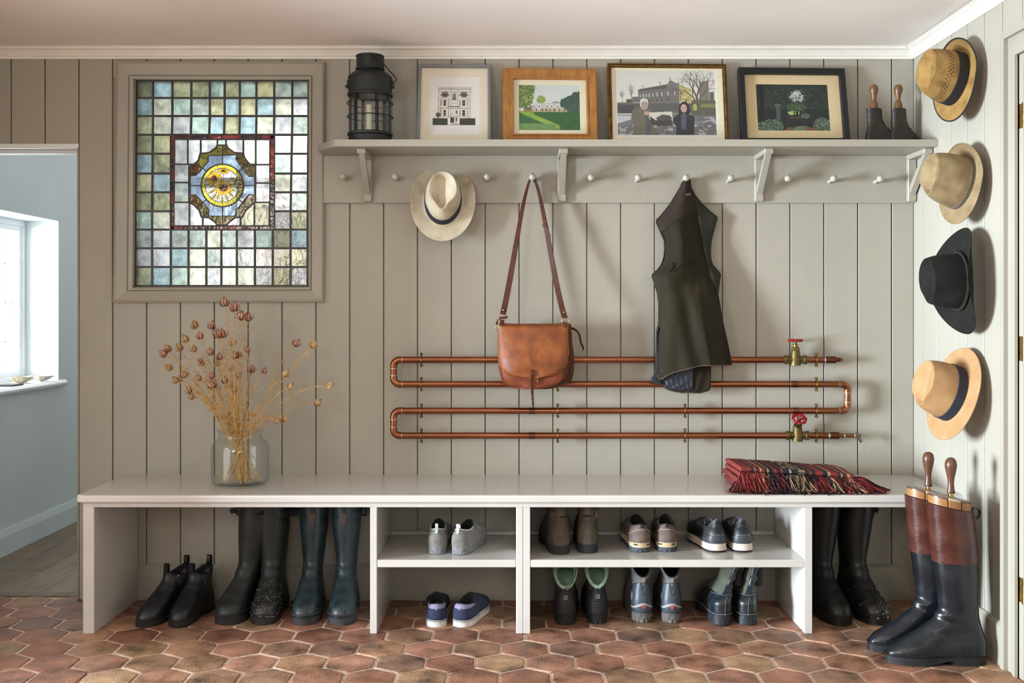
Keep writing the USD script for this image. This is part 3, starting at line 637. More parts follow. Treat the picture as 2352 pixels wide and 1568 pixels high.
        for k, (z, g) in enumerate(((z0, grow * .2 + flare), (z0 + .0015, grow + flare), (z0 + (z1 - z0) * .4, grow + flare * .6), (z0 + (z1 - z0) * .42, grow * .8 + flare * .5), (z1 - .0015, grow), (z1, grow * .4))):
            q = b + d * (np.zeros(KU) + g - (cut if k < 3 else 0))[:, None]
            q = q.copy(); q[:, 2] = np.minimum(z + up * (1 - k / 7.0) , z1 - .001 * (5 - k)); rs.append(q)
        return self.t.add(name, loft(np.array(rs)), m, 35, label=label, local=True)
    def lining(self, name, m, depth=.05, t=.005, label=None, floor=None, roll=None):
        """From the collar over its rolled edge down into the shoe."""
        top = self.R[-1]; c = top.mean(0); u = UU; n = (top - c) * [1, 1, 0]; n /= np.linalg.norm(n, axis=1, keepdims=True) + 1e-9
        roll = roll if roll is not None else t * .5
        rs = [top, top - n * t * .25 + [0, 0, roll * .8], top - n * t * .6 + [0, 0, roll], top - n * t + [0, 0, roll * .4], top - n * t * 1.15 - [0, 0, .006]]
        for k in (.4, .8, 1.0): rs.append(top - n * t * 1.3 - [0, 0, depth * k] + 0 * n)
        if floor is not None: rs[-1] = np.c_[rs[-1][:, :2], np.full(KU, floor)]
        return self.t.add(name, loft(np.array(rs)[:, ::2], cap0=False), m, 60, label=label, local=True)
def shell(o, i):
    n, m = o.shape[:2]; k = n * m; f = grid_faces(n, m); idx = np.arange(k).reshape(n, m)
    rim = np.r_[idx[0, :-1], idx[:-1, -1], idx[-1, :0:-1], idx[:0:-1, 0]]; r2 = np.roll(rim, -1)
    side = np.vstack([np.stack([rim, r2, r2 + k], 1), np.stack([rim, r2 + k, rim + k], 1)])
    return outward(trimesh.Trimesh(np.vstack([o.reshape(-1, 3), i.reshape(-1, 3)]), np.vstack([f[:, ::-1], f + k, side[:, ::-1]]), process=False))
def ground(px, py, z=0.0):
    d = (CZ - z) * F / (py - CY); return np.array([(px - CX) * d / F, d - D, z])
def toe_at(px, py, L, deg, z=0.0):
    """Where the heel stands when the toe's tip is seen at (px, py) and the toe points deg away from the camera's way, towards the left of the picture."""
    d = np.array([-math.sin(math.radians(deg)), -math.cos(math.radians(deg)), 0]); return ground(px, py, z) - d * L, 180 - deg
def heel_at(px, py, deg, z=0.0):
    """The heel's back seen at (px, py), toe pointing at the wall, deg towards the right."""
    return ground(px, py, z) + [0, .004, .0008], -deg

RUB = lambda name, c, c2=None, **k: mat(name, c, **{**dict(rough=.42, scale=26, col2=c2, bump=.12, bscale=80, rvar=.14), **k})
BLACKLEA = mat('black_leather', (16, 17, 20), rough=.42, scale=30, col2=(25, 27, 31), bump=.25, bscale=220, rvar=.12)
DARKIN = mat('dark_lining', (14, 14, 15), rough=.9)
# --- wellingtons
def welly(label, loc, rz, side, m, msole, group, lean, strap_side, badge=None, mud=None, H=.428, strap_m=None, shaft=1.0):
    k = H / .425
    rg = [(.018, .018, 0, .282, .050, 1), (.034, .036, -.003, .284, .0520, 1), (.058, .060, -.002, .274, .0505, 1), (.085, .088, .003, .240, .0465, .85), (.112, .122, .007, .195, .0425, .55), (.145, .165, .010, .158, .0405, .25), (.19, .205, .010, .142, .0425, 0), (.26, .265, .002, .144, .0515, 0), (.34 * k, .34 * k, -.006, .150, .0595, 0), (.405 * k, .405 * k, -.006, .152, .0605, 0), (.425 * k, .425 * k, -.006, .153, .0612, 0)]
    rg = [tuple([*q_[:4], q_[4] * (1 + (shaft - 1) * min(1, max(0, (q_[0] - .10) / .12))), *q_[5:]]) for q_ in rg]
    f = Foot('wellington_boot', label, rg, loc, rz, group, side, lean=lean, cat='boot', wrinkle=((.5, .47, .22, .09, .0028, 60, 1.0), (.05, .50, .15, .06, .002, 80, .5)))
    f.skin('boot_body', m, n=46)
    f.sole('sole', msole, 0, .025, .0036, heel=.009, lug=.0014)
    f.line('foxing_band', msole, [(x, .105) for x in np.linspace(0, 1, 9)], .0035, .0006, 90)
    f.lining('lining', DARKIN, .05, .004)
    f.patch('top_band', m, 0, 1, .885, .995, .0022, 60, 4)
    u0 = .25 if strap_side < 0 else .75
    sm = strap_m or m
    f.patch('buckle_strap', sm, u0 - .16, u0 + .06, .82, .86, .004, 12, 5)
    c = f.S(u0, .84); s = 1 if u0 < .5 else -1
    f.t.add('strap_end', strap(smooth_path([c + [s * .002, .02, 0], c + [s * .012, .004, .002], c + [s * .034, -.012, .004], c + [s * .052, -.02, -.004]], 12), .020, .003, side=(0, 0, 1)), sm, 40, local=True)
    f.t.add('buckle', xf(cat(box(-.012, .012, -.002, .002, -.016, -.012), box(-.012, .012, -.002, .002, .012, .016), box(-.012, -.009, -.002, .002, -.016, .016), box(.009, .012, -.002, .002, -.016, .016)), rot('z', 90 * s + 60), c + [s * .012, -.004, .002]), sm, local=True)
    if badge: f.patch('badge', badge, .465, .535, lambda a: .79 + .03 * np.abs(2 * a - 1) ** 2, .855, .0012, 9, 7)
    if mud is not None:
        r = np.random.default_rng(mud); ms = []
        for q in range(130):
            u, v = .5 + r.normal(-.03 * side, .10), abs(r.normal(.2, .13)); p = f.S(u, v); s_ = r.uniform(.0006, .0019) * (1.5 if v < .16 else 1)
            ms.append(xf(trimesh.creation.icosphere(0), None, p + f.N(u, v) * .0004, s_))
        f.t.add('mud_splashes', cat(*ms), mat('dried_mud', (176, 160, 138), rough=.95), kind='stuff', local=True)
    return f
WB = RUB('dark_green_rubber', (26, 30, 29), (36, 40, 39), rough=.5); WS = RUB('dark_sole_rubber', (32, 29, 31), (43, 39, 41), rough=.7)
WG = RUB('blue_green_rubber', (27, 39, 43), (38, 52, 56), rough=.38); WGS = RUB('grey_sole_rubber', (48, 46, 50), (63, 60, 63), rough=.7)
BDG = mat('faded_red_badge', (86, 62, 54), rough=.6, scale=300, col2=(58, 58, 58))
l, a = toe_at(517, 1437, .285, 9); welly('dark green wellington boot leaning left, next to the black ankle boots', l, a, 1, WB, WS, 'dark green wellington boots', (-.13, .03), -1, shaft=1.08)
l, a = toe_at(592, 1436, .285, 4); welly('dark green wellington boot spattered with pale mud on its foot', l, a, -1, WB, WS, 'dark green wellington boots', (.035, .02), 1, mud=4, shaft=1.08)
l, a = toe_at(703, 1436, .280, -4); welly('blue-green wellington boot beside the mud-spattered boot, strap sticking out on its left', l, a, 1, WG, WGS, 'blue-green wellington boots', (-.02, .02), -1, BDG, shaft=.90)
l, a = toe_at(776, 1436, .280, 0); welly('blue-green wellington boot nearest the first bench divider, strap sticking out on its right', l, a, -1, WG, WGS, 'blue-green wellington boots', (.0, .02), 1, BDG, shaft=.90)
WD = RUB('black_rubber', (14, 16, 17), (22, 24, 24), rough=.45)
l, a = toe_at(1950, 1437, .285, -18); welly('black wellington boot in the dark end compartment, close to the bench divider', l, a, 1, WD, WD, 'black wellington boots in the dark end of the bench', (-.09, .02), -1)
l, a = toe_at(2026, 1437, .285, -14); welly('black wellington boot in the dark end compartment with a strap, next to the riding boots', l, a, -1, WD, WD, 'black wellington boots in the dark end of the bench', (-.06, .02), 1, mud=9)

# --- chelsea boots
def chelsea(label, loc, rz, side):
    rg = [(.016, .014, 0, .272, .042, 1), (.032, .030, -.003, .274, .0438, 1), (.052, .052, -.002, .262, .0425, 1), (.075, .078, .003, .222, .0395, .8), (.098, .108, .006, .172, .037, .45), (.125, .138, .007, .140, .0345, .1), (.155, .156, .003, .134, .0355, 0, -.012), (.172, .168, .0, .134, .037, 0, -.022)]
    f = Foot('ankle_boot', label, rg, loc, rz, 'black elastic-sided ankle boots', side, cat='boot', wrinkle=((.5, .5, .16, .08, .002, 70, .6),))
    f.skin('upper', BLACKLEA); f.sole('sole', RUB('black_sole', (22, 22, 24), rough=.7), 0, .022, .004, heel=.010, lug=.0012); f.lining('lining', DARKIN, .05, .004)
    EL = mat('ribbed_elastic', (44, 44, 46), rough=.85, scale=400, stretch=(1, 1, .05), bump=.4)
    for u0 in (.27, .73): f.patch('elastic_gusset', EL, u0 - .085, u0 + .085, lambda a: .58 + .16 * np.abs(2 * a - 1), .985, .0014, 16, 10)
    for u0, n in ((0, 0), (.5, 1)):
        c = f.S(u0, .93); t = f.S(u0, 1.0); d = np.array([0, -1.0 if n == 0 else 1.0, 0])
        f.t.add('pull_tab', strap(smooth_path([c + d * .002, t + d * .003, t + d * .002 + [0, 0, .028], t - d * .008 + [0, 0, .030], t - d * .010, c - d * .006], 22), .016, .0018, side=(1, 0, 0)), BLACKLEA if n == 0 else DARKIN, 40, local=True)
    f.line('stitching', mat('dark_thread', (70, 68, 66), rough=.8), [(.33, .56), (.42, .60), (.5, .62), (.58, .60), (.67, .56)], .0007, .0012)
    return f
l, a = toe_at(328, 1441, .272, 17); f = chelsea('black elastic-sided ankle boot in front at left, tan label by its elastic', l, a, 1)
f.patch('label_tab', mat('tan_label', (196, 140, 104), rough=.6), .73 - .075, .73 - .055, .86, .99, .003, 4, 6, label='tan label tab')
l, a = toe_at(394, 1441, .272, 13); chelsea('black elastic-sided ankle boot next to the dark green wellingtons', l, a, -1)

# --- low shoes and boots seen from the heel
LOW = [(.020, .018, 0, .275, .0455, 1), (.036, .034, -.004, .277, .0470, 1), (.056, .052, -.003, .262, .0445, 1), (.068, .068, .002, .218, .0390, .8), (.076, .084, .006, .165, .0335, .45, -.006), (.083, .094, .009, .132, .0300, .1, -.014)]
def grow(rg, z=1.0, L=1.0, w=1.0, dz=0.0): return [tuple([s[0] * z + dz, s[1] * z + dz, s[2] * L, s[3] * L, s[4] * w, s[5]] + [q * z for q in s[6:]]) for s in rg]
SH = .2615
# grey slip-ons
GS = mat('dusty_grey_suede', (99, 97, 94), rough=.9, scale=30, col2=(131, 128, 122), bump=.4, bscale=300, sheen=.2)
GSS = mat('worn_grey_rubber', (92, 96, 104), rough=.8, scale=60, col2=(140, 138, 136), bump=.4, bscale=160)
PALE = mat('pale_webbing', (188, 192, 190), rough=.85, scale=500, bump=.3)
def greyslip(label, l, a, side):
    f = Foot('slip_on_shoe', label, grow(LOW, 1.10, .99, .88), l, a, 'dusty grey slip-on shoes on the short shelf', side)
    f.skin('upper', GS); f.sole('sole', GSS, 0, .027, .003, lug=.001); f.lining('lining', DARKIN, .055, .005)
    f.line('collar_binding', PALE, [(x, .985) for x in np.linspace(-.3, .3, 7)], .003, .0005)
    f.patch('heel_counter', GS, -.16, .16, .02, lambda q: .52 - .12 * np.abs(2 * q - 1), .0016)
    c, t = f.S(-.012, .62), f.S(-.012, 1.0)
    f.t.add('heel_loop', strap(smooth_path([c + [0, -.004, 0], t + [0, -.005, 0], t + [0, -.008, .017], t + [0, .002, .018], t + [0, .006, -.005]], 20), .011, .0018, side=(1, 0, 0)), PALE, 40, local=True)
    r = np.random.default_rng(3 + side); f.t.add('dried_mud', cat(*[xf(trimesh.creation.icosphere(0), None, f.S(u, v) + f.N(u, v) * .001, s) for u, v, s in zip(r.normal(.02, .05, 40), r.uniform(.0, .09, 40), r.uniform(.0006, .0018, 40))]), mat('dried_mud', (176, 160, 138), rough=.95), kind='stuff', local=True)
l, a = heel_at(1004, 1274, -2, SH); greyslip('dusty grey slip-on shoe with pale heel loop, left of its pair on the short shelf', l, a, 1)
l, a = heel_at(1052, 1275, 17, SH); greyslip('dusty grey slip-on shoe turned to the right on the short shelf', l, a, -1)
# navy slip-ons
NV = mat('navy_canvas', (29, 36, 60), rough=.85, scale=240, col2=(45, 53, 81), bump=.5, bscale=600)
LIL = mat('lilac_binding', (128, 122, 151), rough=.7, scale=80)
WHR = mat('off_white_rubber', (218, 214, 206), rough=.6, scale=40, col2=(190, 182, 172))
def navyslip(label, l, a, side):
    f = Foot('slip_on_shoe', label, grow(LOW, 1.0, 1.0, .97), l, a, 'navy canvas slip-on shoes on the tiles', side)
    f.skin('upper', NV); f.sole('sole', WHR, 0, .026, .0036); f.lining('lining', mat('black_canvas', (28, 30, 36), rough=.9), .05, .005)
    f.line('sole_stripe', NV, [(x, .06) for x in np.linspace(0, 1, 9)], .0008, .0042, 80)
    f.patch('collar_band', LIL, -.2, .2, .56, .985, .0022)
    f.patch('side_gore', mat('navy_elastic', (34, 40, 58), rough=.9), .27, .37, lambda q: .62 + .2 * q, .97, .0012); f.patch('side_gore', LOOKS['navy_elastic'], .63, .73, lambda q: .82 - .2 * q, .97, .0012)
    f.patch('heel_patch', WHR, -.05, .06, .012, .055, .0045, 8, 4)
    f.t.add('insole_label', box(-.012, .012, .035, .075, .034, .036), mat('sock_label', (120, 130, 134), rough=.8), local=True)
    f.patch('heel_tab', LIL, -.010, .010, .50, .60, .0034, 5, 5)
l, a = heel_at(1003, 1442, -5); navyslip('navy slip-on shoe with white sole, left of its pair under the short shelf', l, a, 1)
l, a = heel_at(1056, 1442, 17); navyslip('navy slip-on shoe with white sole, turned right under the short shelf', l, a, -1)
# brown boots on the long shelf
BOOT = [(.026, .022, 0, .285, .046, 1), (.044, .040, -.004, .287, .0475, 1), (.068, .064, -.003, .272, .046, 1), (.092, .094, .003, .225, .0425, .75), (.116, .128, .006, .175, .0385, .35), (.142, .152, .005, .150, .037, .05), (.168, .172, .0, .150, .040, 0), (.176, .180, -.002, .150, .041, 0)]
BRL = mat('worn_brown_leather', (67, 59, 50), rough=.75, scale=24, col2=(98, 86, 72), bump=.5, bscale=160)
def brownboot(label, l, a, side):
    f = Foot('leather_boot', label, grow(BOOT, .975, 1, .95), l, a, 'worn brown leather boots on the long shelf', side, cat='boot', wrinkle=((0, .62, .2, .12, .0025, 60, .8),))
    f.skin('upper', BRL); f.sole('sole', RUB('dark_slate_rubber', (33, 36, 40), (45, 48, 52), rough=.75), 0, .036, .004, heel=.012, lug=.002); f.lining('lining', DARKIN, .04, .006)
    f.patch('heel_counter', BRL, -.17, .17, .03, lambda q: .42 - .06 * np.abs(2 * q - 1), .0018); f.patch('back_strip', BRL, -.03, .03, .04, .30, .003)
    f.patch('ankle_cuff', BRL, -.3, .3, .86, .99, .003); u0 = -.14 * side
    f.patch('ankle_strap', BRL, u0 - .07, u0 + .12, .66, .78, .0035); b = f.S(u0 + .06 * side, .72) + f.N(np.array(u0), np.array(.72)) * .006
    f.t.add('buckle', xf(tube(smooth_path([(-.007, 0, -.010), (.007, 0, -.010), (.007, 0, .010), (-.007, 0, .010)], 24, True), .0012, 6), None, b), mat('dull_steel', (120, 116, 108), rough=.4, metal=1), True, local=True)
    f.t.add('lace', tube(smooth_path([f.S(.5, .9), f.S(.42, .8) + [.012, .0, 0], f.S(.36, .5) + [.03 * side, .01, -.02], [.085 * side + .02, .12, .004], [.12 * side + .02, .06, .0025]], 30), .0014, 5), mat('dark_lace', (38, 32, 28), rough=.9), True, local=True)
l, a = heel_at(1290, 1274, -10, SH); brownboot('worn brown leather boot at the left end of the long shelf', l, a, 1)
l, a = heel_at(1350, 1271, 3, SH); brownboot('worn brown leather boot on the long shelf, right of its pair with a trailing lace', l, a, -1)
# brown and tan walking shoes
WSL = mat('brown_nubuck', (88, 75, 70), rough=.85, scale=40, col2=(114, 97, 88), bump=.3, bscale=300); TAN = mat('tan_midsole', (190, 168, 132), rough=.75, scale=40); SLATE = mat('slate_outsole', (53, 59, 69), rough=.7, scale=60, col2=(77, 82, 88), bump=.4)
THR = mat('pale_thread', (196, 176, 160), rough=.8)
def walker(label, l, a, side):
    f = Foot('walking_shoe', label, grow(LOW, 1.12, 1.0, .96, .006), l, a, 'brown and tan walking shoes on the long shelf', side)
    f.skin('upper', WSL); f.sole('outsole', SLATE, 0, .018, .004, lug=.003, flare=.001); f.sole('midsole', TAN, .0155, .036, .0036); f.lining('lining', DARKIN, .055, .006, roll=.004)
    f.patch('heel_counter', WSL, -.2, .2, .02, lambda q: .22 + .32 * np.exp(-((2 * q - 1) / .55) ** 2), .0018); f.line('stitching', THR, [(-.2, .24), (-.1, .40), (-.04, .56), (.04, .56), (.1, .40), (.2, .24)], .0009, .0022)
    f.patch('heel_tab', mat('black_webbing', (30, 30, 36), rough=.8), -.022, .022, .72, .99, .0035, 5, 6)
    for q in (-.012, 0, .012): f.patch('tab_stripe', PALE, -.014, .014, .84 + q * 5, .86 + q * 5, .0042, 4, 3)
    for du in (-.05, .05): f.patch('cleat', SLATE, du - .02, du + .02, -.02, .03, .008, 4, 4)
l, a = heel_at(1475, 1269, -5, SH); walker('brown walking shoe with tan midsole, left of its pair on the long shelf', l, a, 1)
l, a = heel_at(1532, 1268, 6, SH); walker('brown walking shoe with tan midsole, right of its pair on the long shelf', l, a, -1)
# black trainers
TRB = mat('black_synthetic', (36, 36, 37), rough=.5, scale=40, col2=(50, 50, 52), bump=.2, bscale=200); CRM = mat('cream_midsole', (206, 192, 178), rough=.7, scale=40)
def trainer(label, l, a, side):
    rg = grow(LOW, 1.12, 1.0, .97, .004); rg[-1] = (.116, .104, .014, .118, .0265, .1, -.030)
    f = Foot('running_shoe', label, rg, l, a, 'black running shoes with cream soles on the long shelf', side)
    f.skin('upper', TRB); f.sole('midsole', CRM, .006, .032, .0045, flare=.003); f.sole('outsole', RUB('black_sole', (22, 22, 24), rough=.7), 0, .007, .0035, lug=.001, flare=.003); f.lining('lining', mat('grey_mesh', (84, 88, 94), rough=.9), .06, .006, roll=.004)
    f.patch('heel_clip', mat('graphite_overlay', (66, 68, 72), rough=.4), -.22, .22, .03, lambda q: .18 + .26 * np.exp(-((2 * q - 1) / .5) ** 2), .0022)
    for q in (.14, .20, .26, .32): f.line('ridge', LOOKS['graphite_overlay'], [(-.16, q - .02), (0, q), (.16, q - .02)], .0012, .003)
    f.patch('heel_pillar', BLACKLEA, -.05, .05, .4, .97, .003); f.patch('side_panel', BLACKLEA, .16, .4, .1, lambda q: .5 - .2 * q, .0015); f.patch('side_panel', BLACKLEA, .6, .84, .1, lambda q: .3 + .2 * q, .0015)
l, a = heel_at(1652, 1269, -11, SH); trainer('black running shoe with cream midsole turned left on the long shelf', l, a, 1)
l, a = heel_at(1708, 1269, 2, SH); trainer('black running shoe with cream midsole, nearest the right end of the long shelf', l, a, -1)
# hiking boots
HIKE = [(.028, .022, 0, .290, .047, 1), (.046, .040, -.004, .292, .0485, 1), (.070, .064, -.003, .276, .047, 1), (.094, .094, .003, .230, .0435, .75), (.116, .132, .006, .184, .0395, .35), (.126, .160, .007, .160, .0385, .05, .004), (.134, .196, .002, .160, .041, 0, .012), (.138, .218, -.002, .162, .0435, 0, .016)]
def hiker(label, l, a, side, group, m, counter, collar, inner, tongue, toe, sole, extra, w=.9, h=1.0):
    f = Foot('hiking_boot', label, [tuple([q_[0], min(q_[1], .221), *q_[2:]]) for q_ in grow(HIKE, h, 1, w)], l, a, group, side, cat='boot')
    f.skin('upper', m); f.sole('sole', sole, 0, .034, .004, lug=.0035, heel=.008); f.lining('lining', inner, .05, .008, roll=.004)
    f.patch('padded_collar', collar, -.38, .38, .88, .995, .0065, 40, 8); f.patch('heel_counter', counter, -.19, .19, .02, lambda q: .66 - .22 * np.abs(2 * q - 1) ** 1.6, .003, 24, 14)
    tp = f.S(.5, .97); f.t.add('tongue', strap([tp + [0, -.012, -.06], tp + [0, -.006, -.02], tp + [0, 0, .002], tp + [0, .006, .008]], [.05, .056, .058, .05], .008, side=(1, 0, 0)), tongue, 40, local=True)
    f.t.add('lace', cat(*[tube(smooth_path([f.S(.43, v) + [0, .004, 0], f.S(.5, v + .02) + [0, .006, 0], f.S(.57, v) + [0, .004, 0]], 10), .0016, 5) for v in (.5, .6, .7, .8, .9)]), mat('black_lace', (26, 26, 28), rough=.9), True, local=True)
    c, t = f.S(0, .72), f.S(0, .93)
    extra(f, c, t); return f
def dark_extra(f, c, t):
    for dx in (-.008, .008): f.t.add('heel_loop', strap(smooth_path([c + [dx, -.004, 0], (c + t) / 2 + [dx, -.010, .002], t + [dx * 1.1, -.005, -.004]], 10), .0028, .0014, side=(1, 0, 0)), PALE, 40, local=True)
    s = f.S(0, .47) + [0, -.0055, 0]
    f.t.add('emblem', cat(prism(sbox(-.007, -.007, .007, .007).difference(sbox(-.0058, -.0058, .0058, .0058)), -.0012, .0008), xf(meshkit.text_mesh('S', .008, .0012), rot('x', 90), (-.003, 0, -.004))).apply_translation(s), PALE, local=True)
    for q in (.10, .16, .22, .28, .34): f.line('ridge', LOOKS['dark_overlay'], [(-.08, q), (0, q + .01), (.08, q)], .0014, .0035)
DOV = mat('dark_overlay', (30, 30, 33), rough=.6, scale=60, bump=.3)
DKU = mat('charcoal_suede', (46, 45, 46), rough=.85, scale=40, col2=(59, 56, 56), bump=.3); TEAL = mat('mint_lining', (156, 186, 168), rough=.85, scale=60); TEAL2 = mat('teal_tongue', (60, 109, 99), rough=.85)
hg = 'charcoal hiking boots with mint lining under the long shelf'
l, a = heel_at(1299, 1437, 2); f = hiker('charcoal hiking boot with mint green lining next to the middle bench divider', l, a, 1, hg, DKU, DOV, TEAL, TEAL, TEAL2, DOV, RUB('black_sole', (22, 22, 24), rough=.7), dark_extra, .93)
f.t.add('hanging_lace', tube(smooth_path([f.S(.35, .97), f.S(.15, 1.0) + [0, 0, .004], f.S(.03, .98) + [0, -.008, 0], f.S(-.04, .8) + [0, -.012, 0], f.S(-.09, .6) + [-.012, -.015, 0]], 30), .0012, 5), LOOKS['black_lace'], True, local=True)
l, a = heel_at(1373, 1434, 1); hiker('charcoal hiking boot with mint green lining, right of its pair under the long shelf', l, a, -1, hg, DKU, DOV, TEAL, TEAL, TEAL2, DOV, LOOKS['black_sole'], dark_extra, .91)
GHU = mat('grey_nubuck', (96, 94, 92), rough=.85, scale=40, col2=(114, 112, 110), bump=.3); STB = mat('steel_blue_overlay', (50, 60, 71), rough=.45, scale=50, col2=(66, 76, 86)); MUDS = mat('muddy_grey_rubber', (120, 112, 102), rough=.9, scale=70, col2=(70, 70, 72), bump=.6); COL = mat('grey_knit_collar', (110, 106, 112), rough=.9, scale=400, bump=.5)
REDB = mat('red_badge', (170, 70, 66), rough=.5)
def grey_extra(f, c, t):
    f.t.add('heel_loop', strap(smooth_path([c + [0, -.004, 0], t + [0, -.006, -.006], t + [0, -.012, .004], t + [0, -.012, -.01], c + [0, -.008, .006]], 18), .011, .0016, side=(1, 0, 0)), mat('grey_webbing', (128, 122, 112), rough=.85), 40, local=True)
    s = f.S(0, .17) + f.N(np.array(0.0), np.array(.17)) * .0045
    f.t.add('round_badge', xf(lathe([(0, 0), (.0066, 0), (.0066, .0018), (0, .0022)], 20), rot('x', 90), s), REDB, 30, local=True)
    f.patch('dark_collar_band', mat('navy_black_band', (38, 38, 46), rough=.8), -.36, .36, .82, .90, .0038, 40, 4)
    for sg in (-1, 1): f.patch('side_window', GHU, sg * .10, sg * .16, lambda q: .22 + .05 * np.abs(2 * q - 1), lambda q: .42 - .06 * np.abs(2 * q - 1), .0042, 8, 8)
    f.line('v_groove', LOOKS['graphite_overlay'], [(-.035, .62), (-.015, .45), (0, .36), (.015, .45), (.035, .62)], .0011, .0034)
    f.t.add('emblem', xf(meshkit.text_mesh('S', .006, .001), rot('x', 90), f.S(0, .56) + [-.002, -.0045, 0]), PALE, local=True)
    f.patch('heel_rand', mat('pale_grey_rand', (150, 146, 142), rough=.7), -.16, .16, lambda q: .10 + .06 * np.exp(-((2 * q - 1) / .4) ** 2), lambda q: .16 + .1 * np.exp(-((2 * q - 1) / .4) ** 2), .0036, 24, 4)
hg = 'grey and blue hiking boots under the long shelf'
l, a = heel_at(1478, 1431, -3); hiker('grey and blue hiking boot with red round badge, beside the charcoal boots', l, a, 1, hg, GHU, STB, COL, DARKIN, GHU, STB, MUDS, grey_extra, .92, 1.20)
l, a = heel_at(1544, 1432, 3); hiker('grey and blue hiking boot with red round badge, beside the black combat boots', l, a, -1, hg, GHU, STB, COL, DARKIN, GHU, STB, MUDS, grey_extra, .90, 1.20)
# black combat boots with flopped olive canvas shafts
CMB = [(.034, .028, 0, .285, .046, 1), (.050, .044, -.006, .287, .0485, 1), (.076, .068, -.006, .272, .0475, 1), (.098, .096, .001, .225, .043, .75), (.112, .126, .010, .178, .036, .35), (.136, .148, .020, .150, .031, .05), (.170, .172, .024, .142, .031, 0), (.205, .205, .022, .136, .034, 0), (.212, .212, .020, .136, .035, 0)]
SHIN = mat('polished_black_leather', (24, 29, 35), rough=.28, scale=40, col2=(39, 45, 52), bump=.3, bscale=180, rvar=.1); OLV = mat('olive_canvas', (74, 78, 66), rough=.9, scale=300, col2=(90, 93, 80), bump=.4)
def combat(label, l, a, side, lean):
    f = Foot('combat_boot', label, grow(CMB, 1, 1, .93), l, a, 'black combat boots with olive canvas shafts', side, cat='boot', lean=lean, wrinkle=((.1, .7, .3, .12, .004, 40, 1.2),))
    f.skin('shaft', OLV, .42, 1.0, label='olive canvas shaft'); f.skin('heel_and_vamp', SHIN, 0, .44, off=.002); f.sole('sole', mat('black_heel_rubber', (28, 32, 38), rough=.55, scale=50, col2=(39, 43, 49)), 0, .042, .0042, heel=.016, lug=.001); f.lining('lining', DARKIN, .08, .003)
    f.line('welt', mat('welt_thread', (130, 130, 128), rough=.7), [(x, .075) for x in np.linspace(-.45, .45, 9)], .0012, .004, 60); f.patch('back_strip', SHIN, -.06, .05, .42, .93, .0035, 8, 14); f.line('back_seam', LOOKS['welt_thread'], [(0, .03), (0, .2), (0, .4)], .0008, .003)
    f.patch('top_webbing', mat('olive_webbing', (112, 106, 88), rough=.9, scale=200), -.45, .45, .86, .99, .003, 30, 5); f.line('counter_edge', LOOKS['welt_thread'], [(-.2, .40), (-.06, .44), (.06, .44), (.2, .40)], .0007, .0034)
l, a = heel_at(1664, 1437, -7); combat('black combat boot with olive shaft flopped to the right, left of its pair', l, a, 1, (.48, .05))
l, a = heel_at(1719, 1437, 5); combat('black combat boot with olive shaft, right of its pair beside the bench divider', l, a, -1, (.26, .12))

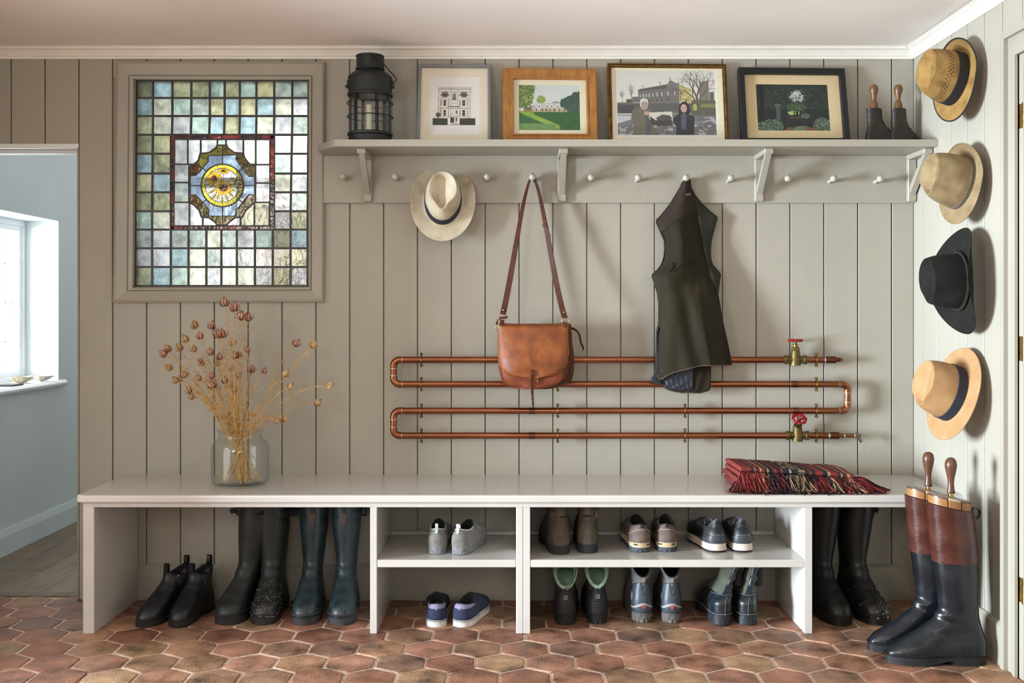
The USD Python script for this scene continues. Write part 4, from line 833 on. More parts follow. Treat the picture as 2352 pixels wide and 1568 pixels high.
# --- riding boots
RB = mat('black_riding_leather', (16, 19, 23), rough=.26, scale=14, col2=(26, 30, 36), bump=.18, bscale=200, rvar=.12); RBT = mat('mahogany_cuff_leather', (58, 29, 23), rough=.26, scale=20, col2=(76, 38, 29), bump=.12, bscale=140, rvar=.1)
OLDW = mat('old_boot_tree_wood', (122, 80, 44), rough=.4, col2=(154, 108, 62), scale=18, stretch=(1, 1, .2), detail=6, bump=.1); DKW = mat('dark_turned_wood', (98, 64, 46), rough=.30, col2=(74, 46, 34), scale=30, stretch=(1, 1, .2))
def riding(label, loc, rz, side, tree_label, H=.475):
    rg = [(.022, .014, 0, .312, .044, 1), (.038, .030, -.004, .314, .0465, 1), (.062, .052, -.004, .300, .0455, 1), (.086, .078, .000, .258, .0415, .9), (.108, .108, .004, .205, .038, .7), (.130, .148, .008, .155, .0375, .35), (.162, .182, .010, .136, .039, .08), (.215, .222, .006, .136, .0455, 0), (.29, .29, -.002, .140, .053, 0), (.37, .375, -.006, .140, .056, 0), (.48, .502, -.003, .140, .057, 0), (.492, .520, -.003, .140, .0575, 0)]
    f = Foot('riding_boot', label, rg, loc, rz, 'tall riding boots with mahogany tops', side, pointed=.7, lean=(0, .10), cat='boot', wrinkle=((.5, .46, .17, .09, .0045, 62, .6), (.35, .50, .12, .06, .003, 80, 1.0)))
    f.skin('boot_leg', RB, 0, .795, 50); f.skin('cuff', RBT, .775, 1.0, 16, label='mahogany leather cuff', off=.0022)
    f.sole('sole', RUB('black_sole', (22, 22, 24), rough=.7), 0, .026, .0045, heel=.018); f.line('welt', RB, [(x, .10) for x in np.linspace(0, 1, 9)], .0018, .002, 90)
    f.line('back_stay', RB, [(0, .2), (0, .5), (0, .77)], .0018, .0008); f.patch('heel_spur_rest', RB, -.12, .12, .02, .30, .0022, 14, 8); f.line('ankle_seam', RB, [(.12, .30), (.25, .33), (.33, .42), (.36, .52), (.42, .54)], .0010, .0008)
    f.lining('lining', DARKIN, .03, .003)
    tp = f.S(.0, .985); f.t.add('pull_loop', strap(smooth_path([f.S(.03, .95) + [0, -.003, 0], tp + [.004, -.010, .012], tp + [.0, -.022, .004], tp + [0, -.014, -.024]], 14), .016, .002, side=(1, 0, 0)), BLACKLEA, 40, local=True)
    # the boot tree standing in the leg
    t = Thing('boot_tree', tree_label, 'boot tree', loc, rz, 'wooden trees in the riding boots')
    top = f.R[-1]; c = top.mean(0); blocks = []
    for k, (y0, y1) in enumerate(((.0, .37), (.385, .66), (.675, 1.0))):      # three wedges
        ymin, ymax = top[:, 1].min(), top[:, 1].max(); q = top[:, :2] * 1; cc = c[:2]; q = cc + (q - cc) * .93
        poly = Polygon(q).intersection(sbox(-.2, ymin + (ymax - ymin) * y0, .2, ymin + (ymax - ymin) * y1)).buffer(-.002).buffer(.002)
        ring_ = np.array(poly.exterior.coords)[:-1]; zz = lambda y: .485 + (y - ymin) / (ymax - ymin) * .028
        m = loft(np.array([np.c_[ring_, zz(ring_[:, 1]) - .012], np.c_[ring_, zz(ring_[:, 1]) + .030], np.c_[cc_(ring_, .97), zz(ring_[:, 1]) + .033]]))
        t.add('tree_block', m, (OLDW, OLDW, OLDW)[k], 30, local=True)
        t.add('block_cap', loft(np.array([np.c_[cc_(ring_, .985), zz(ring_[:, 1]) + .0331], np.c_[cc_(ring_, .985), zz(ring_[:, 1]) + .0365], np.c_[cc_(ring_, .95), zz(ring_[:, 1]) + .0380]])), DKW if k != 1 else mat('pale_worn_wood', (178, 166, 146), rough=.6, scale=40), 30, local=True)
    hz = .537; hy = c[1] - .004
    t.add('ferrule', lathe([(0, 0), (.009, 0), (.0085, .016), (0, .016)], 16, (0, hy, hz)), BRASS, 30, local=True)
    t.add('handle', lathe([(0, 0), (.0125, 0), (.0135, .004), (.0115, .010), (.0098, .030), (.0105, .045), (.0150, .066), (.0185, .084), (.0190, .094), (.0165, .106), (.009, .114), (0, .116)], 24, (0, hy, hz + .014)), DKW, True, local=True)
    return f
def cc_(r, s): return r.mean(0) + (r - r.mean(0)) * s
l = ground(2272, 1524); riding('tall black riding boot with mahogany top, the front one of the pair', l + [-.012, .012, 0], 90, 1, 'wooden boot tree with turned handle in the front riding boot')
l = ground(2205, 1490); riding('tall black riding boot with mahogany top, half hidden behind its twin', l + [.0, .0, 0], 90, -1, 'wooden boot tree with turned handle in the rear riding boot')

# --- antique child's boots on the shelf
AGED = mat('aged_dark_leather', (26, 20, 16), rough=.5, scale=40, col2=(46, 36, 28), bump=.5, bscale=120); PEARW = mat('polished_pear_wood', (112, 74, 43), rough=.35, col2=(93, 58, 32), scale=24, stretch=(1, 1, .3))
def mini(label, loc, rz, side, tl):
    k = .60
    rg = [(.020, .014, 0, .225, .036, 1), (.032, .026, -.003, .227, .037, 1), (.052, .048, -.002, .214, .035, 1), (.076, .080, .004, .168, .031, .75), (.104, .116, .010, .128, .028, .35), (.135, .150, .010, .112, .028, .05), (.175, .185, .006, .108, .031, 0), (.20, .20, .004, .106, .032, 0)]
    f = Foot('child_boot', label, [tuple(q * .70 if i < 2 else q * k if i != 5 else q for i, q in enumerate(s)) for s in rg], loc, rz, "child's antique lace-up boots on the shelf", side, cat='boot', wrinkle=((.5, .45, .2, .1, .0016, 60, .6),))
    f.skin('upper', AGED); f.sole('sole', mat('worn_sole', (70, 58, 48), rough=.8), 0, .013, .0028, heel=.005); f.lining('lining', DARKIN, .03, .002)
    f.patch('toe_cap', mat('scuffed_toe_leather', (92, 78, 62), rough=.5, scale=60, col2=(60, 50, 42)), .38, .62, .04, lambda q: .36 - .1 * np.abs(2 * q - 1), .0012)
    f.t.add('lace', cat(*[tube(smooth_path([f.S(.43, v) + [-.001, .002, 0], f.S(.5, v + .02) + [0, .004, 0], f.S(.57, v) + [.001, .002, 0]], 8), .0010, 5) for v in np.linspace(.42, .95, 9)]), mat('brown_lace', (84, 66, 52), rough=.9), True, local=True)
    f.t.add('eyelet', cat(*[sphere(f.S(u, v) + f.N(np.array(u), np.array(v)) * .0006, .0013, 0) for u in (.42, .58) for v in np.linspace(.42, .95, 9)]), BRASS, local=True)
    c = f.R[-1].mean(0); t = Thing('boot_tree', tl, 'boot tree', loc, rz, "wooden trees in the child's boots")
    z = .200 * .70
    t.add('tree_block', lathe([(.0, -.02), (.0155, -.02), (.0162, .004), (.0150, .018), (.0110, .028), (.0088, .032), (0, .032)], 24, (0, c[1], z)), PEARW, True, local=True)
    t.add('handle', lathe([(0, 0), (.0088, 0), (.0082, .010), (.0105, .022), (.0150, .036), (.0168, .046), (.0150, .057), (.008, .0635), (0, .065)], 24, (0, c[1], z + .030)), PEARW, True, local=True)
zt = 1.783
def onshelf(px, y): return np.array([PX(px, y), y, zt])
mini("child's antique dark lace-up boot on the shelf beside the black-framed picture", onshelf(1990, -.115), -75, 1, "wooden boot tree in the child's boot nearest the black-framed picture")
mini("child's antique dark lace-up boot on the shelf in the corner by the right wall", onshelf(2046, -.115), -75, -1, "wooden boot tree in the child's boot in the corner")
# ------------------------------------------------------------------ hats
def weave(name, c1, c2, p=.0035, rough=.75, bump=.6, dark=None, rings=False):
    k = .314 / p
    n = {'tc': ('texture_coordinate', {}), 'ma': ('mapping', {'rotation': (0.5, .6, .785)}), 'mb': ('mapping', {'rotation': (-.5, -.6, -.785)}),
         'wa': ('wave_texture', {'wave_type': 'bands', 'scale': k, 'distortion': 1.2, 'detail': 1.0, 'detail_scale': .6}), 'wb': ('wave_texture', {'wave_type': 'bands', 'scale': k, 'distortion': 1.2, 'detail': 1.0, 'detail_scale': .6}),
         'mu': ('math', {'math_type': 'multiply'}), 'ns': ('noise_texture', {'scale': 22.0, 'detail': 4.0}), 'ad': ('math', {'math_type': 'multiply_add', 'value2': .55}),
         'rp': ('rgb_ramp', {'ramp': [(.25, tuple(lin(dark if dark is not None else np.array(c1) * .72))), (.5, tuple(lin(c1))), (.85, tuple(lin(c2)))]}), 'bp': ('bump', {'strength': bump, 'distance': .0025}), 'p': ('principled_bsdf', {'roughness': rough})}
    l = [('tc.object', 'ma.vector'), ('tc.object', 'mb.vector'), ('ma.vector', 'wa.vector'), ('mb.vector', 'wb.vector'), ('wa.fac', 'mu.value1'), ('wb.fac', 'mu.value2'), ('mu.value', 'ad.value1'), ('tc.object', 'ns.vector'), ('ns.fac', 'ad.value3'), ('ad.value', 'rp.fac'), ('rp.color', 'p.base_color'), ('mu.value', 'bp.height'), ('bp.normal', 'p.normal')]
    return rawmat(name, n, l, 'p.BSDF')
def hat(label, loc, zaxis, front, m, band, a=.076, b=.094, h=.108, brim=.062, curl=(.010, -.010, .012), dent=.022, pinch=.34, lean=0.0, band_h=.030, band_w=.0022, edge=None, name='straw_hat', top=.80, group=None, lattice=False, braid=False, ex=1.0):
    z = np.array(zaxis, float); z /= np.linalg.norm(z); y = np.array(front, float); y -= z * (y @ z); y /= np.linalg.norm(y); x = np.cross(y, z); Rm = np.stack([x, y, z], 1)
    t = Thing(name, label, 'hat', loc, 0, group); W = lambda p: np.asarray(p) @ Rm.T
    n = 84; ph = np.arange(n) * 2 * np.pi / n; sx, cy = np.sin(ph), np.cos(ph)
    def crown_pt(q, off=0.0):
        """q 0..1 up the side, 1..2 over the top to its middle"""
        if q <= 1: s = 1 - .07 * q - (.93 - top) * q ** 4; zz = h * (1 - (1 - q) ** 1.0 * 1.0) if q < .92 else h * (.92 + .08 * math.sin((q - .92) / .08 * math.pi / 2)); zz = h * q if q < .9 else h * (.9 + .1 * math.sin((q - .9) / .1 * math.pi / 2))
        else: s = top * (2 - q) ** .9; zz = h
        X, Y = (a * s + off) * sx, (b * s + off) * cy; Z = np.full(n, zz)
        f = np.clip(Y / b, -1, 1); up = min(1, max(0, (q - .30) / .5)) if q <= 1 else 1
        X = X * (1 - pinch * up * np.exp(-((f - .62) / .26) ** 2)); Y = Y + 0
        Z = Z * (1 + .10 * -f * (1 if q > .4 else q / .4) * .6)
        if q > .88:
            wx = np.interp(f, [-1, .2, 1], [.034, .026, .012]); g = np.exp(-(X / wx) ** 2) * np.clip(1.15 - (f / .86) ** 4, 0, 1)
            Z = Z - dent * g * min(1, (q - .88) / .3)
        return np.stack([X + 0 * Z, Y + lean * Z, Z + off * (q > .95)], -1)
    qs = np.r_[np.linspace(0, .88, 13), np.linspace(.90, 1.0, 6), np.linspace(1.06, 1.985, 16)]
    outer = [crown_pt(q) for q in qs]
    t.add('crown', trimesh.Trimesh(*meshkit.arrays(loft(np.array([W(r) for r in outer]), cap0=False))[:2], process=False).apply_translation(loc), m, 60)
    def brim_pt(q, off):
        w = brim * (1 + .10 * np.abs(cy) * ex)
        zz = (q ** 1.5) * (curl[0] * sx ** 2 + np.where(cy > 0, curl[1], curl[2]) * np.abs(cy) ** 1.5) + .006 * math.exp(-q * 14)
        r = 1 + 0 * q
        X, Y = (a + w * q * (1 - .10 * np.maximum(zz, 0) / .03)) * sx, (b + w * q) * cy
        steep = np.maximum(curl[2] - .03, 0) * (cy < 0) * np.abs(cy) ** 1.5 * q ** 2
        return np.stack([X, Y + steep * .9, zz + off], -1)
    bq = np.linspace(0, 1, 12); e = .0013
    t.add('brim', loft(np.array([W(brim_pt(q, e)) for q in bq] + [W(brim_pt(1.012, 0))] + [W(brim_pt(q, -e)) for q in bq[::-1]]), closed=True).apply_translation(loc), m, 50)
    if edge is not None: t.add('brim_binding', tube(np.vstack([W(brim_pt(1.0, 0)), W(brim_pt(1.0, 0))[:2]]), edge[1], 6, cap=False).apply_translation(loc), edge[0], True)
    if band is not None:
        q1 = band_h / h
        rr = [crown_pt(.02, .0006), crown_pt(.03, band_w), crown_pt(q1 * .33, band_w * 1.15), crown_pt(q1 * .36, band_w * .8), crown_pt(q1 * .64, band_w * 1.1), crown_pt(q1 * .67, band_w * .8), crown_pt(q1 * .97, band_w), crown_pt(q1, .0005)]
        rr = [r + [0, 0, .004] for r in rr]
        t.add('hat_band', loft(np.array([W(r) for r in rr]), cap0=False, cap1=False).apply_translation(loc), band, 40)
    if braid:
        for k in range(3):
            pts = np.array([crown_pt(.10, .004)[i] + [0, 0, .004 * math.sin(i * 1.3 + k * 2.09)] + np.array([sx[i], cy[i], 0]) * .003 * math.cos(i * 1.3 + k * 2.09) for i in range(n)] * 1)
            t.add('braid', tube(W(np.vstack([pts, pts[:1]])), .0030, 6, cap=False).apply_translation(loc), mat('black_braid', (26, 26, 24), rough=.8), True)
        for k in (0, 1): t.add('braid_end', tube(W(smooth_path([crown_pt(.1, .006)[26] + [0, 0, 0], crown_pt(.05, .012)[28 + k], crown_pt(.0, .020 + .004 * k)[34 + 2 * k], crown_pt(.0, .026)[40 + 3 * k]], 14)), .0022, 5).apply_translation(loc), LOOKS['black_braid'], True)
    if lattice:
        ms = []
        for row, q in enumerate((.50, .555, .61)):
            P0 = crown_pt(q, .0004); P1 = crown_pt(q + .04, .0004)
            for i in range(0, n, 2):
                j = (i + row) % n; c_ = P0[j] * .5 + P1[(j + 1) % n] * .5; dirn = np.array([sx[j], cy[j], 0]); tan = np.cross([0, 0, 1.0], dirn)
                ms.append(hull([c_ + tan * .0022 + dirn * .0003, c_ - tan * .0022 + dirn * .0003, c_ + [0, 0, .0030] + dirn * .0003, c_ - np.array([0, 0, .0030]) + dirn * .0003, c_ - dirn * .001, c_ + dirn * .0006]))  # dark lozenges laid on the crown imitate shaded openings
        v = cat(*ms); t.add('openwork_shade_lozenge', trimesh.Trimesh(W(v.vertices) + loc, v.faces, process=False), mat('openwork_shadow', (34, 26, 18), rough=1.0), kind='stuff')
    return t, W, crown_pt, brim_pt, loc
NAVYB = mat('navy_ribbon', (30, 36, 50), rough=.75, scale=300, col2=(42, 48, 64), bump=.3); BLKB = mat('black_ribbon', (28, 27, 28), rough=.75, scale=200, bump=.3)
PAN = mat('worn_cream_straw', (190, 174, 142), rough=.85, scale=13, detail=6, col2=(222, 208, 180), bump=.45, bscale=420, ramp=[(.28, tuple(lin((162, 140, 104)))), (.42, tuple(lin((200, 188, 162)))), (.72, tuple(lin((224, 215, 196))))])
yh = -.052
c = P(1017, 462, yh - .02); c[1] = yh
th, *_ = hat('worn cream straw panama hat with navy band hanging on the peg rail', c, (0.05, -1, .34), (-.04, 0, -1), PAN, NAVYB, band_h=.038, a=.071, b=.099, h=.112, brim=.058, curl=(.018, -.012, .004), dent=.030, pinch=.42, top=.74, ex=.6)
XA = XR - .001
STRAW1 = weave('golden_straw', (136, 102, 50), (170, 134, 74), .0034, dark=(88, 58, 24)); STRAW2 = weave('taupe_straw', (130, 109, 76), (160, 138, 102), .0028, dark=(112, 90, 56)); STRAW3 = weave('fine_tan_straw', (162, 124, 82), (180, 142, 100), .0018, bump=.3, dark=(170, 124, 78))
FELT = mat('black_green_felt', (22, 22, 19), rough=.95, scale=18, col2=(30, 30, 26), bump=.2, bscale=300, spec=.25)
hg = 'hats hung one below another on the right wall'
def wallhat(label, px, py, off, up, *args, yaw=.20, **k):
    """px, py: where the middle of the crown's base ring is seen; off: its distance from the wall."""
    xx = XR - off; d = xx * F / (px - CX); return hat(label, np.array([xx, d - D, CZ - (py - CY) * d / F]), (-1, -yaw, up), (0, -.06, -1), *args, group=hg, **k)
wallhat('golden woven straw trilby with black band, topmost on the right wall', 2199, 183, .055, .22, STRAW1, BLKB, a=.074, b=.092, h=.125, brim=.047, curl=(.010, -.010, .040), dent=.018, pinch=.30, band_h=.040, edge=(BLKB, .0028), lattice=True, top=.78)
t2h = wallhat('taupe woven straw trilby with thin grey cord, second from the top on the right wall', 2210, 421, .055, .24, STRAW2, mat('grey_cord_band', (96, 86, 78), rough=.8), a=.073, b=.091, h=.130, brim=.044, curl=(.006, -.008, .040), dent=.026, pinch=.40, band_h=.014, band_w=.003, edge=(STRAW2, .0020), top=.74)
wallhat('black felt wide-brimmed hat with braided cord, third down on the right wall', 2207, 645, .066, .0, FELT, None, a=.076, b=.094, h=.118, brim=.078, curl=(.046, -.020, -.014), dent=.020, pinch=.26, braid=True, yaw=.06, name='felt_hat', top=.80)
wallhat('tan straw fedora with navy band, lowest on the right wall', 2192, 905, .075, .36, STRAW3, NAVYB, a=.075, b=.096, h=.128, brim=.060, curl=(.004, -.002, .012), dent=.020, pinch=.32, band_h=.038, edge=(STRAW3, .0020), top=.78)
# ------------------------------------------------------------------ copper pipe radiator
def copper(name, c, c2, **k): return mat(name, c, col2=c2, metal=1.0, **{**dict(rough=.30, scale=18, stretch=(.25, 1, 1), detail=5, bump=.04, bscale=120, rvar=.12), **k})
COP = copper('copper', (172, 112, 82), (134, 82, 58)); COPD = copper('tarnished_copper', (132, 86, 66), (104, 66, 52)); SOLD = mat('solder', (176, 170, 164), rough=.35, metal=1.0); BRZ = mat('bronze_valve', (120, 104, 66), rough=.5, metal=.9, scale=40, col2=(92, 78, 48), bump=.3)
REDP = mat('red_handwheel', (150, 18, 16), rough=.4, scale=40, col2=(124, 12, 14)); BRB = mat('dull_brass_clip', (150, 122, 66), rough=.38, metal=1.0, scale=60, col2=(104, 84, 46))
YP, RP_ = -.052, .0125
pr = Thing('pipe_radiator', 'wall radiator of bent copper pipes with two red-wheeled valves', 'radiator', (PX(1430, YP), YP, PZ(915, YP)))
ROW = [PZ(826, YP), PZ(882, YP), PZ(943, YP), PZ(1000, YP)]
XL, XRt, EB = PX(904, YP), PX(1947, YP), .034
def hpipe(x0, x1, z, r=RP_, m=COP, name='pipe', **k): return pr.add(name, tube([(x0, YP, z), ((x0 + x1) / 2, YP, z), (x1, YP, z)], r, 20, up=(0, 1, 0)), m, 40, **k)
xv1, xv4 = PX(1827, YP), PX(1832, YP)
hpipe(XL + EB, xv1 - .03, ROW[0]); hpipe(xv1 + .03, PX(1895, YP), ROW[0]); hpipe(XL + EB, XRt - EB, ROW[1]); hpipe(XL + EB, XRt - EB, ROW[2]); hpipe(XL + EB, xv4 - .03, ROW[3]); hpipe(xv4 + .03, PX(1905, YP), ROW[3])
def elbow(cx, z, sx, sz):
    a = np.linspace(0, np.pi / 2, 12); R = .024; xc, zc = cx + sx * R, z + sz * R
    pts = [(cx + sx * EB, YP, z)] + [(xc - sx * R * math.sin(q), YP, zc - sz * R * math.cos(q)) for q in a] + [(cx, YP, z + sz * EB)]
    p = pr.add('elbow', tube(np.array(pts), RP_ + .0014, 20, up=(0, 1, 0)), COP, 40)
    for e in (0, 1):
        c = np.array(pts[0] if e == 0 else pts[-1]); ax = 'x' if e == 0 else 'z'
        pr.add('solder_ring', lathe([(.5 * RP_, -.0016), (RP_ + .0018, -.0016), (RP_ + .0018, .0016), (.5 * RP_, .0016)], 20, c, ax), SOLD, 40, parent=p)
for cx, s, za, zb in ((XL, 1, ROW[0], ROW[1]), (XRt, -1, ROW[1], ROW[2]), (XL, 1, ROW[2], ROW[3])):
    elbow(cx, za, s, -1); elbow(cx, zb, s, 1)
    pr.add('pipe', tube([(cx, YP, za - EB), (cx, YP, (za + zb) / 2), (cx, YP, zb + EB)], RP_ + .0004, 20, up=(0, 1, 0)), COP, 40)
for px, r in ((1222, 2), (1222, 3), (1826, 1), (1828, 2)): pr.add('coupling', lathe([(.01, -.012), (RP_ + .0008, -.012), (RP_ + .0008, .012), (.01, .012)], 20, (PX(px, YP), YP, ROW[r]), 'x'), COPD, 40)
def clip(px, z):
    x = PX(px, YP); a = np.linspace(0, 2 * np.pi, 25)
    m = [tube(np.stack([0 * a + x, YP + (RP_ + .0022) * np.cos(a), z + (RP_ + .0022) * np.sin(a)], -1), .0032, 8, up=(1, 0, 0))]
    for s in (-1, 1):
        m += [sphere((x, YP - .004, z + s * (RP_ + .0105)), .0058, 2, (1, 1, .9)), lathe([(.0, -.012), (.0042, -.012), (.0042, .008), (0, .008)], 10, (x, YP + .004, z + s * (RP_ + .0105)), 'y'), sphere((x, YP - .0105, z + s * (RP_ + .0105)), .0045, 1)]
    m += [lathe([(0, 0), (.011, 0), (.011, .004), (.006, .007), (.0055, .03), (0, .03)], 14, (x, -.0335, z), 'y')]
    v = m[-1]; v.vertices[:, 1] = -.0335 - v.vertices[:, 1] - .0335 - .0005; v.invert()
    pr.add('pipe_clip', cat(*m), BRB, 40)
for px, rows in ((968, (0, 1, 2, 3)), (1281, (0, 1, 2, 3)), (1573, (0, 1, 2, 3)), (1875, (0, 1, 2, 3))):
    for r in rows: clip(px, ROW[r])
# right-hand ends: reducer and cap above, reducer and drain tap below
def seg(px0, px1, z, r, m, name='end_fitting', e=.0012):
    x0, x1 = PX(px0, YP), PX(px1, YP); pr.add(name, lathe([(0, 0), (r - e, 0), (r, e), (r, x1 - x0 - e), (r - e, x1 - x0), (0, x1 - x0)], 20, (x0, YP, z), 'x'), m, 35)
seg(1893, 1896, ROW[0], RP_ + .002, SOLD, 'solder_ring'); seg(1896, 1920, ROW[0], RP_ + .0012, COPD); seg(1920, 1930, ROW[0], .0085, COPD); seg(1930, 1938, ROW[0], .0078, COP, e=.006)
seg(1902, 1906, ROW[3], RP_ + .002, SOLD, 'solder_ring'); seg(1906, 1927, ROW[3], RP_ + .0014, COPD); seg(1927, 1938, ROW[3], .0078, COP); seg(1938, 1942, ROW[3], .0092, SOLD, 'solder_ring'); seg(1942, 1961, ROW[3], .0080, COP); seg(1961, 1965, ROW[3], .0092, SOLD, 'solder_ring')
xd = PX(1972, YP); zd = ROW[3]
pr.add('drain_tap', cat(lathe([(0, 0), (.009, 0), (.010, .004), (.010, .012), (.006, .016), (.006, .022), (0, .022)], 8, (xd - .014, YP, zd), 'x'), xf(lathe([(0, 0), (.007, 0), (.0062, .004), (.007, .008), (.0062, .012), (.007, .016), (.0062, .020), (.006, .026), (0, .026)], 12), rot('y', 148), (xd - .002, YP, zd - .003))), mat('nickel_drain_tap', (140, 132, 108), rough=.4, metal=1.0), 30)
def valve(x, z, tilt):
    p = pr.add('valve', cat(lathe([(0, -.045), (.016, -.045), (.0175, -.042), (.0175, -.032), (.0150, -.030), (.0150, .030), (.0175, .032), (.0175, .042), (.016, .045), (0, .045)], 8, (x, YP, z), 'x'),
                            lathe([(.020, -.022), (.0195, 0), (.0180, .02), (.0165, .034), (.0150, .038), (.0, .038)], 24, (x, YP, z), 'z'), sphere((x, YP, z), .020, 2)), BRZ, 30)
    ax = rot('x', -tilt)  if tilt else np.eye(3); T = lambda m, zz: xf(m, ax, np.array([x, YP, z + .036]) + ax @ np.array([0, 0, zz]))
    pr.add('bonnet', T(cat(lathe([(0, 0), (.016, 0), (.017, .003), (.017, .012), (.012, .014), (0, .014)], 6), lathe([(0, .014), (.0095, .014), (.0095, .024), (.006, .026), (.004, .040), (0, .040)], 16)), 0), BRZ if tilt else BRB, 30, parent=p)
    a = np.linspace(0, 2 * np.pi, 61)[:-1]; rr = .0245 + .0018 * np.cos(8 * a)
    rim = tube(np.vstack([np.stack([rr * np.cos(a), rr * np.sin(a), 0 * a + .040], -1)] * 1 + [np.array([[rr[0], 0, .040]])]), .0052, 8, cap=False, up=(0, 0, 1))
    spokes = [tube([(0, 0, .040), (.012 * math.cos(q), .012 * math.sin(q), .041), (.023 * math.cos(q), .023 * math.sin(q), .040)], .0040, 8) for q in (0, 2.09, 4.19)]
    pr.add('handwheel', T(cat(rim, lathe([(0, .034), (.008, .034), (.009, .044), (0, .046)], 16), *spokes), 0), REDP, 40, parent=p)
    pr.add('wheel_nut', T(cat(lathe([(0, .045), (.0055, .045), (.0055, .050), (0, .051)], 6), lathe([(0, .05), (.003, .05), (.003, .054), (0, .054)], 8)), 0), mat('wheel_nut_steel', (190, 184, 172), rough=.35, metal=1.0), 30, parent=p)
valve(xv1, ROW[0], 0); valve(xv4, ROW[3], -38)

# ------------------------------------------------------------------ leather satchel
LEA = mat('tan_leather', (142, 80, 44), rough=.50, scale=16, detail=6, col2=(170, 102, 58), bump=.25, bscale=130, rvar=.1, ramp=[(.28, tuple(lin((102, 50, 20)))), (.5, tuple(lin((136, 72, 30)))), (.72, tuple(lin((160, 94, 44))))])
LEAR = mat('reddish_leather', (100, 44, 24), rough=.45, spec=.35, scale=22, detail=5, col2=(128, 66, 38), bump=.3, bscale=70); LEAD_ = mat('dark_strap_leather', (60, 29, 15), rough=.55, spec=.3, scale=30, col2=(84, 43, 23), bump=.2, bscale=150)
def rowsurf(rows, y_of, n=40, nv=60):
    """Rows (py, left px, right px) as a sheet; y_of(s across -1..1, v 0..1) gives the depth."""
    rows = np.array(rows, float); t = np.linspace(0, 1, len(rows)); q = np.linspace(0, 1, nv); pc = PchipInterpolator(t, rows)(q); s = np.linspace(-1, 1, n)
    out = np.zeros((nv, n, 3))
    for i in range(nv):
        yy = y_of(s, q[i]); d = D + yy; px = pc[i, 1] + (pc[i, 2] - pc[i, 1]) * (s + 1) / 2
        out[i] = np.stack([(px - CX) * d / F, yy, CZ - (pc[i, 0] - CY) * d / F], -1)
    return out
def thick(g, t, axis=(0, 1, 0)): return shell(g, g + np.array(axis) * t)
bg = Thing('satchel', 'tan leather satchel with flap and buckle strap hanging by its long strap from a peg', 'bag', (PX(1231, -.13), -.13, PZ(820, -.13)))
C6 = lambda pts: [(1130 + x / 6.03, 700 + y / 6.03) for x, y in pts]
def R6(rows): return [(700 + y / 6.03, 1130 + a / 6.03, 1130 + b / 6.03) for y, a, b in rows]
body = R6([(262, 110, 1085), (330, 92, 1098), (500, 82, 1106), (700, 78, 1130), (850, 92, 1132), (960, 112, 1122), (1050, 138, 1090), (1105, 190, 1010), (1140, 280, 900), (1160, 330, 760)])
def bf(s, v): return -.150 - .032 * np.minimum(1, v * 3) * (1 - np.abs(s) ** 4 * .9) - .006 * math.sin(v * 9) * np.cos(s * 3) + .05 * np.clip((s - .86) / .14, 0, 1) ** 1.5
gb = rowsurf(body, bf, 48, 50); back = gb.copy(); back[..., 1] = -.090 - .004 * np.abs(np.linspace(-1, 1, 48)); 
bk = gb.copy()
for i in range(gb.shape[0]):
    for_d = (D - .088) / (D + gb[i, :, 1]); bk[i, :, 1] = -.088
    bk[i, :, 0] = gb[i, :, 0].mean() + (gb[i, :, 0] - gb[i, :, 0].mean()) * .97
bg.add('body', shell(gb, bk), LEAR, 50)
flap = R6([(243, 105, 1058), (300, 102, 1052), (480, 98, 1050), (650, 94, 1060), (780, 100, 1060), (860, 116, 1040), (915, 145, 1000), (955, 185, 955), (985, 250, 890), (1003, 380, 800), (1010, 500, 690)])
def ff(s, v): return -.162 - .036 * np.minimum(1, v * 2.6) ** .7 * (1 - np.abs(s) ** 4 * .8) - .0015 * np.sin(v * 7 + s * 4) + .004 * (np.abs(s) > .97) + (.05 * np.clip((.10 - v) / .10, 0, 1) ** 2)
gf = rowsurf(flap, ff, 56, 60); sag = (1 - np.linspace(-1, 1, 56) ** 2) * .0075
gf[..., 2] -= sag[None] * np.clip(1 - np.linspace(0, 1, 60) / .25, 0, 1)[:, None]
bg.add('flap', thick(gf, .0032), LEA, 50)
e = np.vstack([gf[:, 0], gf[-1, 1:-1:6], gf[::-1, -1]])
bg.add('flap_edge', tube(e[::2] + [0, .0012, 0], .0019, 6), mat('burnished_edge', (150, 106, 66), rough=.5), True)
ge = np.vstack([gb[8:, 1], gb[-1, 2:-2:6], gb[:8:-1, -2]]); bg.add('piping', tube(ge[::2] + [0, -.001, 0], .0022, 6), LEAR, True)
gus = gb[:, 40:, :] + np.array([.0012, -.0006, 0]); bg.add('gusset', shell(gus, gus + [0, .004, 0]), LEAD_, 50)
# buckle strap down the front
sx_ = lambda pts, y: np.array([P(1130 + a / 6.03, 700 + b / 6.03, y) for a, b in pts])
bg.add('closing_strap', strap(smooth_path(np.vstack([sx_([(562, 900)], -.2005), sx_([(560, 985)], -.203), sx_([(556, 1040)], -.196), sx_([(556, 1120)], -.190), sx_([(560, 1250), (566, 1340), (572, 1430)], -.180)]), 40), np.r_[np.full(8, .0135), np.linspace(.011, .0078, 30), .005, .002], .0030, side=(1, 0, 0)), LEAD_, 40)
bg.add('strap_anchor', prism(Point(PX(562, 0) * 0 + P(1130 + 562 / 6.03, 700 + 925 / 6.03, -.2)[0], P(1130 + 562 / 6.03, 700 + 925 / 6.03, -.2)[2]).buffer(.0072, 10), -.2035, -.1990), LEAD_)
cb = P(1130 + 600 / 6.03, 700 + 1062 / 6.03, -.192)
bg.add('buckle', xf(tube(smooth_path([(-.010, 0, -.008), (.006, 0, -.008), (.0065, 0, .008), (-.010, 0, .008)], 26, True)[[*range(26), 0]], .0015, 6), None, cb), BRASS, True)
